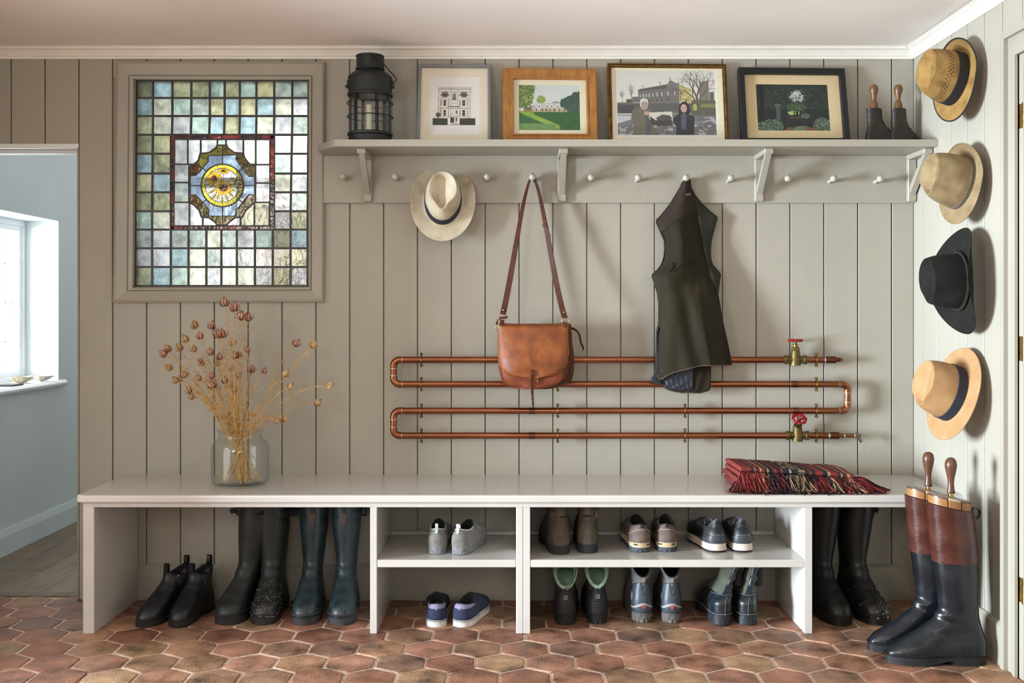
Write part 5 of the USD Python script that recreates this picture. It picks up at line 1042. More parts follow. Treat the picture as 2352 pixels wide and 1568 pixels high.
bg.add('strap_hole', cat(*[sphere(P(1130 + a / 6.03, 700 + b / 6.03, -.1832), .0012, 1, (1, .5, 1)) for a, b in ((556, 1195), (560, 1260), (563, 1325))]), mat('brass_eyelet', (190, 150, 110), rough=.5))
# shoulder strap over the peg
pk = P(1223, 408, -.060)
tops = pk + [0, .010, .0135]
def shoulder(pts, w): return strap(smooth_path(pts, 50), w, .0032, side=np.linspace([.25, -1, 0], [1, -.05, 0], 50) if True else None)
lft = [tops + [.001, 0, .0015], P(1212, 428, -.062), P(1196, 500, -.08), P(1175, 620, -.12), P(1155, 722, -.155)]; rgt = [tops + [-.001, 0, .002], P(1234, 428, -.062), P(1250, 500, -.08), P(1276, 640, -.12), P(1298, 731, -.155)]
bg.add('shoulder_strap', cat(shoulder(lft, .0225), shoulder(rgt, .0215)), LEAD_, 40)
bg.add('strap_buckle', xf(tube(smooth_path([(-.010, 0, -.014), (.010, 0, -.014), (.010, 0, .014), (-.010, 0, .014)], 26, True)[[*range(26), 0]], .0017, 6), rot('z', 55) @ rot('y', -14), P(1250, 511, -.090)), BRASS, True)
bg.add('strap_tail', strap(smooth_path([P(1252, 520, -.094), P(1257, 532, -.098), P(1262, 545, -.098)], 12), .016, .003, side=(.8, -.6, 0)), LEAD_, 40)
for cxp, cyp, y in ((1156, 712, -.1575), (1295, 717, -.1575)): bg.add('rivet', xf(sphere((0, 0, 0), .0036, 2, (1, .45, 1)), None, P(cxp, cyp, y - .001)), BRASS, True)
for cxp, cyp in ((1153, 731), (1299, 736)): bg.add('d_ring', xf(tube(smooth_path([(-.012, 0, -.006), (.012, 0, -.006), (.0115, 0, .005), (-.0115, 0, .005)], 30, True)[[*range(30), 0]], .0016, 6), rot('y', 6), P(cxp, cyp, -.156)), mat('pale_brass', (214, 196, 150), rough=.3, metal=1.0), True)
for cxp, a, b in ((1153, 735, 748), (1298, 740, 752)): bg.add('ring_tab', strap([P(cxp, a, -.158), P(cxp, (a + b) / 2, -.163), P(cxp, b, -.166)], .016, .006, side=(1, 0, 0)), LEAD_, 40)
for m_ in (strap(smooth_path([P(1310, 754, -.115), P(1321, 757, -.125), P(1331, 770, -.13), P(1334, 786, -.13), P(1339, 797, -.13), P(1337.5, 806, -.13)], 30), np.r_[np.full(26, .0085), .007, .005, .003, .001], .0026, side=(.6, -.6, .5)), strap(smooth_path([P(1141, 744, -.13), P(1144, 733, -.14), P(1154, 730, -.168), P(1165, 727, -.172)], 20), .010, .003, side=(.3, .3, 1))): bg.add('side_strap', m_, LEAD_, 40)
bg.add('side_buckle', cat(xf(tube(smooth_path([(-.004, 0, -.010), (.004, 0, -.010), (.004, 0, .010), (-.004, 0, .010)], 20, True)[[*range(20), 0]], .0014, 6), None, P(1142, 752, -.135)), xf(tube(smooth_path([(-.004, 0, -.009), (.004, 0, -.009), (.004, 0, .009), (-.004, 0, .009)], 20, True)[[*range(20), 0]], .0014, 6), None, P(1314, 757, -.118))), BRASS, True)

# ------------------------------------------------------------------ waxed gilet
WAX = mat('waxed_olive_cotton', (38, 34, 20), rough=.85, spec=.3, scale=9, detail=6, col2=(78, 72, 54), bump=.3, bscale=60, stretch=(1, 1, .35), ramp=[(.3, tuple(lin((30, 27, 16)))), (.55, tuple(lin((42, 37, 22)))), (.75, tuple(lin((60, 52, 32))))]); CORD_ = mat('brown_corduroy', (42, 30, 23), rough=.9, scale=200, stretch=(1, 1, .1), bump=.3); DOL = mat('dark_olive_cotton', (24, 22, 15), rough=.7, scale=9, bump=.3, bscale=60); NAVL = mat('navy_satin_lining', (30, 34, 48), rough=.48, scale=14, col2=(42, 47, 64), bump=.4, bscale=30)
gi = Thing('gilet', 'olive waxed sleeveless gilet hanging by its collar from a peg', 'gilet', (PX(1588, -.08), -.08, PZ(640, -.08)))
V = lambda x, y: (1480 + x / 2.904, 380 + y / 2.904)
prof_ = np.array([(92, 262, 304, 300), (150, 235, 312, 311), (200, 205, 337, 333), (250, 175, 378, 342), (300, 135, 430, 352), (345, 97, 488, 362), (360, 83, 487, 364), (378, 80, 479, 366), (420, 100, 464, 374), (500, 134, 447, 388), (560, 136, 440, 400), (620, 130, 442, 416), (660, 113, 454, 428), (690, 90, 480, 438), (722, 56, 509, 448), (735, 50, 508, 450), (765, 62, 502, 459), (820, 78, 495, 474), (865, 91, 490, 484), (930, 97, 505, 502), (1040, 96, 526, 523), (1150, 81, 551, 548), (1240, 77, 570, 567), (1330, 74, 586, 583)], float)
hemx = [74, 105, 130, 180, 250, 310, 380, 470, 586]; hemy = [1372, 1438, 1412, 1385, 1366, 1350, 1334, 1332, 1330]
nu, nv = 70, 110
def rowat(y): return [np.interp(y, prof_[:, 0], prof_[:, k]) for k in (1, 2, 3)]
fr = np.zeros((nv, nu, 3)); bkk = np.zeros((nv, nu, 3)); rdg = np.zeros(nv)
for i, q in enumerate(np.linspace(0, 1, nv)):
    y = 92 + q * (1330 - 92); L, Rr, G = rowat(y); s = np.linspace(0, 1, nu); cxs = L + (Rr - L) * s
    w = min(1, max(0, (y - 1150) / 180)); cys = y + w * (np.interp(cxs, hemx, hemy) - 1330)
    g = (G - L) / (Rr - L); rdg[i] = g
    fold = .010 * np.sin(s * 9 + q * 5) * min(1, q * 3) + .006 * np.sin(s * 17 - q * 9 + 1) * q + .006 * np.sin(q * 30 + s * 6) * math.exp(-((q - .52) / .08) ** 2) + .007 * np.sin((s - .35 * q) * 24 + 2) * np.clip(q - .45, 0, 1) - .010 * np.exp(-((s - .62 - .12 * q) / .05) ** 2) * np.clip(q - .35, 0, .5) * 2
    dep = -.034 - (.028 + .045 * min(1, q * 1.6)) * np.sin(np.pi * np.clip(s / max(g, .4), 0, 1) ** .8) ** .75 * (s <= g) - (.028 + .045 * min(1, q * 1.6)) * 0
    dep = np.where(s > g, -.034 - .02 * np.clip(1 - (s - g) / max(1 - g, .02), 0, 1), np.minimum(dep, -.034 - .012)) + fold * np.sin(np.pi * s) ** .5
    px, py = 1480 + cxs / 2.904, 380 + cys / 2.904
    sw = np.clip((py - 520) / 260, 0, 1); sw = sw * sw * (3 - 2 * sw); dep = dep - .040 * sw
    d = D + dep; fr[i] = np.stack([(px - CX) * d / F, dep, CZ - (py - CY) * d / F], -1)
    bkk[i] = fr[i]; bkk[i, :, 1] = -.026 - .042 * sw
for _ in range(2): fr[1:-1, 1:-1] = (fr[1:-1, 1:-1] * 2 + fr[:-2, 1:-1] + fr[2:, 1:-1] + fr[1:-1, :-2] + fr[1:-1, 2:]) / 6
gi.add('back_panel', shell(fr, bkk), WAX, 60)
def sub(name, m, i0, i1, j0, j1, off=.002, **k):
    g = fr[i0:i1, j0:j1]; n = np.cross(np.gradient(g, axis=1), np.gradient(g, axis=0)); n /= np.linalg.norm(n, axis=-1, keepdims=True) + 1e-12; n *= np.sign(-n[..., 1:2] + 1e-9)
    gi.add(name, shell(g + n * off, g - n * .001), m, 60, **k)
jr = lambda i: int(rdg[i] * (nu - 1))
def masked(name, m, keep, off=.002):
    f = grid_faces(nv, nu); c = fr.reshape(-1, 3); n = np.cross(np.gradient(fr, axis=1), np.gradient(fr, axis=0)); n /= np.linalg.norm(n, axis=-1, keepdims=True) + 1e-12; n *= np.sign(-n[..., 1:2] + 1e-9); n = n.reshape(-1, 3)
    ii, jj = np.divmod(np.arange(nv * nu), nu); kv = keep(ii / (nv - 1), jj / (nu - 1), ii); fk = f[kv[f].all(1)]
    u, inv = np.unique(fk, return_inverse=True); inv = inv.reshape(fk.shape); o = c[u] + n[u] * off
    mm = trimesh.Trimesh(o, inv, process=False)
    if (mm.face_normals[:, 1]).mean() > 0: mm.invert()
    gi.add(name, mm, m, True)
masked('collar_yoke', CORD_, lambda q, s, i: q < .165 + .13 * (1 - np.clip(s / np.maximum(rdg[i], .2), 0, 1)) ** 1.2)
masked('front_panel', DOL, lambda q, s, i: (s >= rdg[i] - .01) & (q > .05), .0028)
def gpt(q, s, off=.004): i, j = q * (nv - 1), s * (nu - 1); return fr[int(round(i)), int(round(j))] + [0, -off, 0]
gi.add('yoke_seam', tube(smooth_path([gpt(.51, .14), gpt(.49, .3), gpt(.47, .36), gpt(.455, .48), gpt(.44, .62), gpt(.435, .84)], 40), .0014, 5), DOL, True)
gi.add('armhole_piping', cat(tube(smooth_path([gpt(q, 0.0, .0) for q in (.21, .24, .33, .40, .46, .51)], 40), .0022, 6), tube(smooth_path([gpt(q, 1.0, .0) for q in (.205, .24, .33, .40, .46, .51)], 40), .0022, 6)), CORD_, True)
hem = fr[-1]; gi.add('hem_piping', tube(hem[::3] + [0, -.001, 0], .0026, 6), mat('brown_piping', (82, 62, 46), rough=.8), True)
gi.add('leather_label', xf(box(-.0125, .0125, -.001, .001, -.0045, .0045, .0006), rot('y', -8), gpt(.085, .62, .006)), mat('brown_label', (84, 58, 46), rough=.6))
gi.add('pocket_tab', cat(strap([gpt(.445, .22, .004), gpt(.47, .235, .008), gpt(.49, .22, .007)], .010, .0016, side=(1, 0, 0)), xf(tube(smooth_path([(-.004, 0, -.004), (.004, 0, -.004), (.004, 0, .004), (-.004, 0, .004)], 16, True)[[*range(16), 0]], .0012, 5), None, gpt(.495, .2, .008))), DOL, True)
# the inside seen under the hem: navy lining and the far front panel, a hanging fold
lw_ = [(1300, 110, 445), (1360, 108, 445), (1420, 112, 443), (1470, 130, 441), (1495, 160, 438), (1508, 215, 400), (1515, 260, 380)]
g2 = rowsurf([(380 + y / 2.904, 1480 + a / 2.904, 1480 + b / 2.904) for y, a, b in lw_], lambda s, v: -.074 - .012 * np.cos(s * 1.4) + .002 * np.sin(s * 14 + v * 8), 44, 24)
gi.add('far_front', shell(g2, g2 * [1, 0, 1] + [0, -.067, 0]), WAX, 60)
g3 = rowsurf([(380 + y / 2.904, 1480 + a / 2.904, 1480 + b / 2.904) for y, a, b in [(1330, 118, 322), (1400, 115, 324), (1460, 128, 322), (1488, 155, 320), (1500, 200, 316)]], lambda s, v: -.088 - .006 * np.cos(s * 1.4) + .0022 * np.sin(s * 13 + v * 8) * np.cos(v * 11 - s * 6), 44, 30)
gi.add('lining', thick(g3, .004), NAVL, True)
gi.add('lower_hem_piping', tube(np.vstack([g2[12:, 0], g2[-1, ::4], g2[:12:-1, -1]])[::2] + [0, -.001, 0], .0024, 6), LOOKS['brown_piping'], True)
g4 = rowsurf([(380 + y / 2.904, 1480 + a / 2.904, 1480 + b / 2.904) for y, a, b in [(1080, 84, 96), (1150, 78, 92), (1300, 76, 104), (1380, 66, 112), (1430, 46, 116), (1460, 82, 124)]], lambda s, v: -.092 - .006 * np.cos(s), 10, 30)
gi.add('front_edge', shell(g4, g4 + [0, .008, 0]), mat('navy_black_cotton', (30, 32, 38), rough=.8), 50)
gi.add('snap', cat(*[sphere(P(*V(x, y), yy), .0032, 2, (1, .5, 1)) for x, y, yy in ((116, 1364, -.114), (90, 1092, -.100), (124, 1402, -.112))]), mat('gunmetal_snap', (120, 116, 104), rough=.35, metal=1.0), True)
gi.add('hanging_loop', tube(smooth_path([gpt(0, .2, .0), pk * [0, 1, 0] + P(1576, 403, -.066) * [1, 0, 1], gpt(0, .85, .0)], 20), .0022, 6), CORD_, True)
# ------------------------------------------------------------------ glass vase with dried love-in-a-mist
VX, VY, VZ = -1.028, -.255, BZ + .0006
va = Thing('vase', 'clear greenish glass jar vase standing on the bench', 'vase', (VX, VY, VZ))
GLS = rawmat('green_tinted_glass', {'lw': ('layer_weight', {'blend': .25}), 'rp': ('rgb_ramp', {'ramp': [(0, (.985, .992, .99)), (.45, (.955, .975, .97)), (.8, (.82, .885, .87)), (.95, (.55, .66, .63)), (1, (.42, .54, .51))]}), 't': ('transparent_bsdf', {}), 'g': ('glossy_bsdf', {'roughness': .03}), 'pw': ('math', {'math_type': 'power', 'value2': 3.0}), 'f': ('math', {'math_type': 'multiply_add', 'value2': .5, 'value3': .04}), 'm': ('mix_closure', {})},
             [('lw.facing', 'pw.value1'), ('pw.value', 'f.value1'), ('lw.facing', 'rp.fac'), ('rp.color', 't.color'), ('f.value', 'm.fac'), ('t.BSDF', 'm.closure1'), ('g.BSDF', 'm.closure2')], 'm.closure')
out_ = [(0, .0), (.085, .0), (.097, .003), (.1035, .010), (.1065, .03), (.1068, .13), (.1045, .148), (.096, .162), (.084, .172), (.0785, .180), (.0775, .190), (.0805, .200), (.0850, .207), (.0862, .2115)]
in_ = [(.0845, .2125), (.0825, .209), (.0778, .201), (.0748, .191), (.0755, .180), (.081, .171), (.093, .160), (.1015, .147), (.1038, .13), (.1035, .03), (.100, .014), (.094, .009), (.080, .0075), (0, .0085)]
va.add('jar', lathe(out_ + in_, 72, (VX, VY, VZ), cap=False), GLS, True)
r = np.random.default_rng(11)
HD = [(582, 105, 1.15, 0), (655, 140, 1.15, 0), (700, 200, 1.15, 0), (752, 210, 1.1, 0), (370, 268, 1.05, 1), (490, 270, 1.05, 0), (530, 335, 1.1, 0), (565, 332, 1.1, 0), (405, 348, .9, 0), (297, 370, 1.0, 1), (258, 430, 1.0, 1), (362, 442, .85, 1), (172, 440, 1.05, 1), (140, 475, 1.0, 0), (180, 577, .95, 1), (483, 462, .9, 0), (640, 395, .95, 2), (657, 487, 1.0, 0), (745, 447, .8, 0), (545, 497, .9, 0), (413, 537, .9, 0), (530, 547, .75, 1), (635, 580, .7, 0), (780, 588, .95, 0), (869, 600, .75, 0), (1100, 400, .95, 0), (1225, 412, 1.05, 2), (1023, 617, .98, 2), (1060, 710, .8, 1), (1340, 705, 1.0, 2), (1253, 826, 1.0, 2), (295, 625, .85, 0), (230, 665, .9, 1), (262, 660, .7, 1), (398, 650, .8, 1), (490, 634, .75, 0), (490, 702, 1.0, 0), (587, 667, .85, 0), (632, 697, .7, 2), (658, 730, .85, 2), (325, 740, .85, 0), (345, 783, .85, 2), (600, 912, .55, 2), (793, 913, .5, 2), (965, 962, .85, 1), (1018, 945, .75, 2), (690, 482, .8, 0), (685, 632, .8, 1)]
HM = [mat('pod_striped_brown', (210, 172, 140), rough=.8, scale=90, col2=(172, 126, 100)), mat('pod_tan', (206, 172, 124), rough=.8, scale=70, col2=(172, 134, 92)), mat('pod_cream', (208, 184, 142), rough=.8, scale=70, col2=(176, 146, 108))]
HR = mat('pod_rib_purple', (104, 58, 48), rough=.8); STM = mat('dry_straw_stem', (214, 178, 112), rough=.8, scale=60, col2=(192, 152, 88)); THRD = mat('dry_bract_thread', (150, 112, 66), rough=.9)
def pod(c, ax, k, s, rr):
    ax = ax / np.linalg.norm(ax); x = np.cross(ax, [.3, .9, .2]); x /= np.linalg.norm(x); Rm = np.stack([x, np.cross(ax, x), ax], 1)
    a = np.arange(30) * 2 * np.pi / 30; prof = [(.001, -.0125), (.0062, -.0108), (.0102, -.005), (.0112, .001), (.0100, .007), (.0066, .0115), (.0022, .0138), (.001, .014)]
    rings = np.array([[(q * (1 + .10 * math.cos(5 * t)) * math.cos(t), q * (1 + .10 * math.cos(5 * t)) * math.sin(t), z) for t in a] for q, z in prof])
    T = lambda m: xf(m, Rm, c, s)
    body_ = T(loft(rings))
    ribs = T(cat(*[tube([((q * 1.0 + .0002) * (.90) * math.cos(t), (q + .0002) * .90 * math.sin(t), z) for q, z in prof[1:-1]], .0011, 4) for t in (np.arange(5) + .5) * 2 * np.pi / 5]))
    horns = T(cat(*[tube([(.0015 * math.cos(t), .0015 * math.sin(t), .0135), (.003 * math.cos(t), .003 * math.sin(t), .018), (.006 * math.cos(t), .006 * math.sin(t), .0205)], [.0008, .0006, .0003], 4) for t in np.arange(5) * 2 * np.pi / 5]))
    th = []
    for q in range(15):
        t = rr.uniform(0, 6.28); e = rr.uniform(.011, .019); w = rr.normal(0, .4)
        p = [(.001 * math.cos(t), .001 * math.sin(t), -.0128), (.010 * math.cos(t), .010 * math.sin(t), -.013 + rr.normal(0, .001)), (e * math.cos(t + w * .3), e * math.sin(t + w * .3), -.004 + rr.normal(0, .003)), (e * .96 * math.cos(t + w * .6), e * .96 * math.sin(t + w * .6), .006 + rr.normal(0, .004))]
        th.append(tube(p, [.0009, .0008, .0007, .0004], 3))
    return body_, cat(ribs), horns, T(cat(*th))
for n_, (hx, hy, s, k) in enumerate(HD):
    px, py = 330 + hx / 3.136, 660 + hy / 3.136; yy = VY + r.uniform(-.10, .10) - .02
    H_ = P(px, py, yy); fx = (px - 553) / 190.0
    neck = np.array([VX + np.clip(fx * .055, -.062, .062) + r.normal(0, .006), VY + (yy - VY) * .35 + r.normal(0, .012), VZ + .20])
    rel = np.hypot(neck[0] - VX, neck[1] - VY)
    if rel > .064: neck[:2] = [VX, VY] + (neck[:2] - [VX, VY]) * .064 / rel
    dirn = H_ - neck; foot = np.array([VX - fx * r.uniform(.06, .10) + r.normal(0, .032), VY - (yy - VY) * .3 + r.normal(0, .02), VZ + .0125])
    rel = np.hypot(foot[0] - VX, foot[1] - VY)
    if rel > .082: foot[:2] = [VX, VY] + (foot[:2] - [VX, VY]) * .082 / rel
    mid = neck * .45 + H_ * .55 + np.array([-fx * .010, r.normal(0, .01), .012 + abs(fx) * .012]) + r.normal(0, .006, 3)
    base = H_ - dirn / np.linalg.norm(dirn) * .012 * s
    path = smooth_path([foot, foot * .35 + neck * .65 + r.normal(0, .004, 3) * [1, 1, 0], neck, mid, base], 34)
    where = 'upright in the middle' if abs(fx) < .25 else 'leaning right' if fx > 0 else 'leaning left'
    lab = {0: 'striped brown seed pod', 1: 'dull tan seed pod', 2: 'pale cream seed pod'}[k]
    same = [q for q in HD if q[3] == k and ((abs(q[0] - 699) / 596 < .25) == (abs(hx - 699) / 596 < .25)) and (abs(hx - 699) / 596 < .25 or (q[0] > 699) == (hx > 699))]
    order = sorted(same, key=lambda q: q[1]).index(HD[n_]) + 1; names = ['highest', 'second highest', 'third highest', 'fourth highest', 'fifth highest', 'sixth highest', 'seventh highest', 'eighth highest', 'ninth highest', 'tenth highest', 'eleventh highest', 'twelfth highest', 'thirteenth highest', 'fourteenth highest', 'fifteenth highest', 'sixteenth highest']
    st_lab = f'dried stem with {names[min(order, 16) - 1]} {lab} among those {where}' if len(same) > 1 else f'dried stem with the only {lab} among those {where}'
    st = Thing('dried_stem', st_lab, 'dried flower', foot, 0, 'dried seed-head stems in the glass vase')
    st.add('stem', tube(path, np.linspace(.0015, .0010, 34), 5), STM, True)
    b_, ri, ho, th = pod(H_, dirn / np.linalg.norm(dirn) + r.normal(0, .18, 3), k, s, r)
    hp = st.add('seed_pod', b_, HM[k], True); st.add('rib', ri, HR if k != 2 else HM[1], True, parent=hp); st.add('horn', ho, THRD, parent=hp); st.add('bract', th, THRD if k else HR, parent=hp, kind='stuff')
    lv = []
    for q in range(44):
        i = int(r.integers(13, 33)); p = path[i]; dz = r.normal(0, 1, 3) * [1, 1, .6]; dz /= np.linalg.norm(dz); L_ = r.uniform(.012, .032)
        lv.append(tube([p, p + dz * L_ * .5 + [0, 0, .004], p + dz * L_ + [0, 0, .010]], [.0009, .0007, .0004], 3))
    st.add('thread_leaf', cat(*lv), STM, kind='stuff')

# ------------------------------------------------------------------ folded kilim blanket
KX0, KX1 = .800, 1.228
bl = Thing('blanket', 'folded red and navy striped woven blanket with long fringe on the bench', 'blanket', (1.0, -.25, BZ))
WOOL = rawmat('woven_wool', {'a': ('attribute', {'attribute': 'tint'}), 'tc': ('texture_coordinate', {}), 'w': ('wave_texture', {'scale': 120.0, 'bands_direction': 'y', 'distortion': 1.0}), 'n': ('noise_texture', {'scale': 260.0}), 'mx': ('mix_color', {'blend_type': 'multiply', 'fac': .5}), 'bp': ('bump', {'strength': .6, 'distance': .002}), 'p': ('principled_bsdf', {'roughness': .95, 'sheen_weight': .0})},
              [('tc.object', 'w.vector'), ('tc.object', 'n.vector'), ('a.color', 'mx.a'), ('n.color', 'mx.b'), ('a.color', 'p.base_color'), ('w.fac', 'bp.height'), ('bp.normal', 'p.normal')], 'p.BSDF')
RED_, NAV_, CRE_, DRD_ = lin((132, 48, 42)), lin((28, 28, 40)), lin((176, 148, 112)), lin((96, 34, 32))
ST_ = [(0, .10, 'r'), (.10, .115, 'n'), (.115, .13, 'r'), (.13, .135, 'c'), (.135, .17, 'd'), (.17, .185, 'c'), (.185, .215, 'r'), (.215, .235, 'n'), (.235, .25, 'c'), (.25, .29, 'n'), (.29, .32, 'r'), (.32, .355, 'n'), (.355, .37, 'r'), (.37, .60, 'n'), (.60, .625, 'r'), (.625, .655, 'n'), (.655, .72, 'r'), (.72, .76, 'n'), (.76, .785, 'c'), (.785, .85, 'r'), (.85, .875, 'n'), (.875, .89, 'c'), (.89, .93, 'd'), (.93, .95, 'c'), (.95, 1.01, 'r')]
def stripe(s, v):
    c = np.empty(s.shape + (3,)); c[:] = RED_
    for a, b, k in ST_: c[(s >= a) & (s < b)] = {'r': RED_, 'n': NAV_, 'c': CRE_, 'd': DRD_}[k]
    u = (s - .405) / .16; w = v * 3.2; m = (u > 0) & (u < 1); fu, fw = np.floor(u * 8), np.floor((w % 1) * 6); sh = np.floor(w) % 2
    key = (fw == 0) & (fu < 5) | (fu == 0) & (fw < 4) | (fw == 3) & (fu > 1) & (fu < 7) | (fu == 6) & (fw > 1) & (fw < 5) | (fw == 1) & (fu == 4) | (fu == 3) & (fw > 3)
    key2 = (fw == 5) & (fu > 2) | (fu == 7) & (fw > 2) | (fw == 2) & (fu > 2) & (fu < 6) | (fu == 1) & (fw < 3) | (fw == 0) & (fu > 4)
    c[m & np.where(sh == 0, key, key2)] = CRE_
    return c
def layer(z0, z1, yb, yf, x0, x1, name, shade_=1.0, shear=0.0, seed=0, skew=.0):
    """One fold of the cloth: a soft slab, rounded at the front fold."""
    nx, nk = 220, 44; s = np.linspace(0, 1, nx); rings = []; cols = []
    for k in range(nk):
        t = k / nk
        if t < .5: y, z = yb + (yf - yb) * (t / .5), 1.0
        else: y, z = yf + (yb - yf) * ((t - .5) / .5), 0.0
        e = .5 - .5 * math.cos(min(1, abs(y - yf) / .02, abs(y - yb) / .012) * math.pi / 2 * 2 / 2) if False else min(1.0, (abs(y - yf) / .014) ** .5, (abs(y - yb) / .010) ** .5)
        zc, hh = (z0 + z1) / 2, (z1 - z0) / 2
        x = x0 + (x1 - x0) * s + skew * (y - yb)
        end = np.minimum(1, np.minimum(s, 1 - s) / .012) ** .5
        wob = (meshkit.fbm(np.stack([x * 9 + seed, np.full(nx, y * 9), 0 * x], -1), 3, seed) - .5) * .012
        zz = zc + (hh if z else -hh) * e * end + wob + shear * (s - .3)
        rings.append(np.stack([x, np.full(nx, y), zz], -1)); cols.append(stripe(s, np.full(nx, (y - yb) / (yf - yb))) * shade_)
    v = np.array(rings); f = grid_faces(nk, nx, cu=True)
    bl.add(name, outward(trimesh.Trimesh(v.reshape(-1, 3), f, process=False)), WOOL, True, color=np.array(cols).reshape(-1, 3))
layer(BZ + .003, BZ + .023, -.115, -.345, KX0 - .004, KX1 + .012, 'lower_fold', .75, 0, 3, -.04)  # stripes of the lower folds darkened in colour, as if shaded
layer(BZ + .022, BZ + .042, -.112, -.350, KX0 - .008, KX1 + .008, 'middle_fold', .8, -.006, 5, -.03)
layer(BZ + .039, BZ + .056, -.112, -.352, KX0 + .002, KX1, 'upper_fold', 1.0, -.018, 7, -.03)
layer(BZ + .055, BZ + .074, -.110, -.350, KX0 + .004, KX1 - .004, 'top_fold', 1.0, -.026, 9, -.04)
rf = np.random.default_rng(8); FR = {k: [] for k in 'rnc'}
for q in range(1500):
    lay = rf.integers(0, 3); s = rf.uniform(0, 1); x = KX0 + (KX1 - KX0) * s + .009; z = BZ + (.050, .034, .014)[lay] - .026 * (s - .3) * (lay == 0)
    kk = next(k for a, b, k in ST_ if a <= s < b); kk = 'c' if (.405 < s < .565 and rf.random() < .55) else ('r' if kk == 'd' else kk)
    if lay and rf.random() < .35: kk = 'n'
    L_ = rf.uniform(.075, .125); dx = rf.normal(.004 + .075 * max(0, s - .80) - .03 * max(0, .12 - s) * 5, .020); y0 = -.348; over = rf.random() < .45
    ye = y0 - L_ * rf.uniform(.75, 1.0); ze = BZ + rf.uniform(.003, .012)
    p = [(x, y0 + .006, z), (x + dx * .2, y0 - .022, z + rf.uniform(-.004, .006)), (x + dx * .6, y0 - L_ * .55, max(BZ + .004, z * .35 + ze * .65 + rf.normal(0, .004))), (x + dx, ye, ze)]
    if ye < YT - .002: p[-1] = (x + dx, YT - .005 - rf.uniform(0, .004), BZ + .002 - (YT - ye) * .9)
    FR[kk].append(tube(smooth_path(p, 9), rf.uniform(.0011, .0017), 4))
for q in range(240):      # the corner tassels spread out to the right
    s = rf.uniform(.0, 1); z = BZ + rf.uniform(.004, .034); p0 = np.array([KX1 + .004, -.33 + rf.uniform(-.03, .03), z]); d = np.array([rf.uniform(.3, 1.1), -rf.uniform(.15, 1.0), 0]); d /= np.linalg.norm(d); L_ = rf.uniform(.06, .125)
    pe = p0 + d * L_; pe[2] = BZ + rf.uniform(.002, .008); pe[1] = max(pe[1], YT + .01)
    FR['rnr'[int(rf.integers(0, 3))]].append(tube(smooth_path([p0, p0 + d * L_ * .35 + [0, 0, .006], p0 * .3 + pe * .7 + [0, 0, .004], pe], 8), .0013, 4))
for q in range(110):
    p0 = np.array([KX0 + rf.uniform(0, .03), -.345, BZ + rf.uniform(.004, .03)]); d = np.array([-rf.uniform(.1, .7), -1, 0]); L_ = rf.uniform(.05, .09); pe = p0 + d * L_; pe[2] = BZ + .003
    FR['nnr'[int(rf.integers(0, 3))]].append(tube(smooth_path([p0, p0 + d * L_ * .4, pe], 7), .0013, 4))
for k, (nm, c) in {'r': ('red_fringe', (132, 44, 40)), 'n': ('navy_fringe', (28, 28, 38)), 'c': ('cream_fringe', (178, 152, 116))}.items(): bl.add('fringe', cat(*FR[k]), mat(nm, c, rough=.95, var=.15, scale=60), True, kind='stuff', label={'r': 'red fringe threads', 'n': 'navy fringe threads', 'c': 'cream fringe threads'}[k])

# ------------------------------------------------------------------ ship's lantern
LX, LY, LZ = PX(850, -.125), -.125, 1.7835
ln = Thing('lantern', 'black metal ship lantern with wire guard at the left end of the shelf', 'lantern', (LX, LY, LZ))
BLK = mat('black_painted_metal', (14, 18, 20), rough=.5, scale=30, col2=(22, 27, 29), bump=.2, bscale=80); zl = lambda py: PZ(py, LY) - LZ
ln.add('base', lathe([(0, 0), (.082, 0), (.082, .028), (.0865, .033), (.0868, .040), (.083, .043), (.070, .044), (.02, .044), (0, .044)], 48, (LX, LY, LZ)), BLK, 30)
z1_, z2_ = zl(216), zl(180)
ln.add('upper_collar', lathe([(.079, z1_ - .010), (.0868, z1_ - .009), (.087, z1_ - .002), (.083, z1_ + .003), (.083, z2_ - .004), (.0845, z2_ - .002), (.0845, z2_ + .003), (.081, z2_ + .004), (.072, z2_ + .016), (.056, z2_ + .024), (.050, z2_ + .026), (.0, z2_ + .026)], 48, (LX, LY, LZ)), BLK, 30)
z3_ = z2_ + .025
ln.add('chimney', lathe([(0, z3_), (.048, z3_), (.050, z3_ + .004), (.0555, z3_ + .006), (.0555, z3_ + .011), (.052, z3_ + .014), (.052, z3_ + .052), (.0545, z3_ + .056), (.0545, z3_ + .060), (.052, z3_ + .062), (0, z3_ + .060)], 48, (LX, LY, LZ)), BLK, 30)
for a in (-127, -62, -8, 52, 118, 172):
    c_, s_ = math.cos(math.radians(a)), math.sin(math.radians(a)); ln.add('upright', xf(box(-.0045, .0045, -.005, .005, .040, z1_), rot('z', a), (LX + .0775 * c_, LY + .0775 * s_, LZ)), BLK)
a = np.linspace(0, 2 * np.pi, 49)
for py in (238, 269): ln.add('guard_ring', tube(np.stack([LX + .087 * np.cos(a), LY + .087 * np.sin(a), 0 * a + LZ + zl(py)], -1), .0021, 6, cap=False, up=(0, 0, 1)), BLK, True)
ln.add('glass', loft(np.array([[(LX + q * math.cos(t), LY + q * math.sin(t), LZ + z) for t in a[:-1]] for q, z in ((.0725, .0445), (.0725, z1_ - .004), (.0705, z1_ - .004), (.0705, .0445))]), closed=True), PANE, 40)
ln.add('lens_plate', lathe([(.0, z1_ - .006), (.069, z1_ - .006), (.069, z1_ - .004), (0, z1_ - .004)], 32, (LX, LY, LZ)), mat('dull_tin', (120, 118, 116), rough=.35, metal=1.0))
hnd = smooth_path([(LX + .083, LY, LZ + z2_ - .014), (LX + .088, LY - .004, LZ + z2_ - .012), (LX + .0935, LY - .010, LZ + z2_ + .004)], 10)
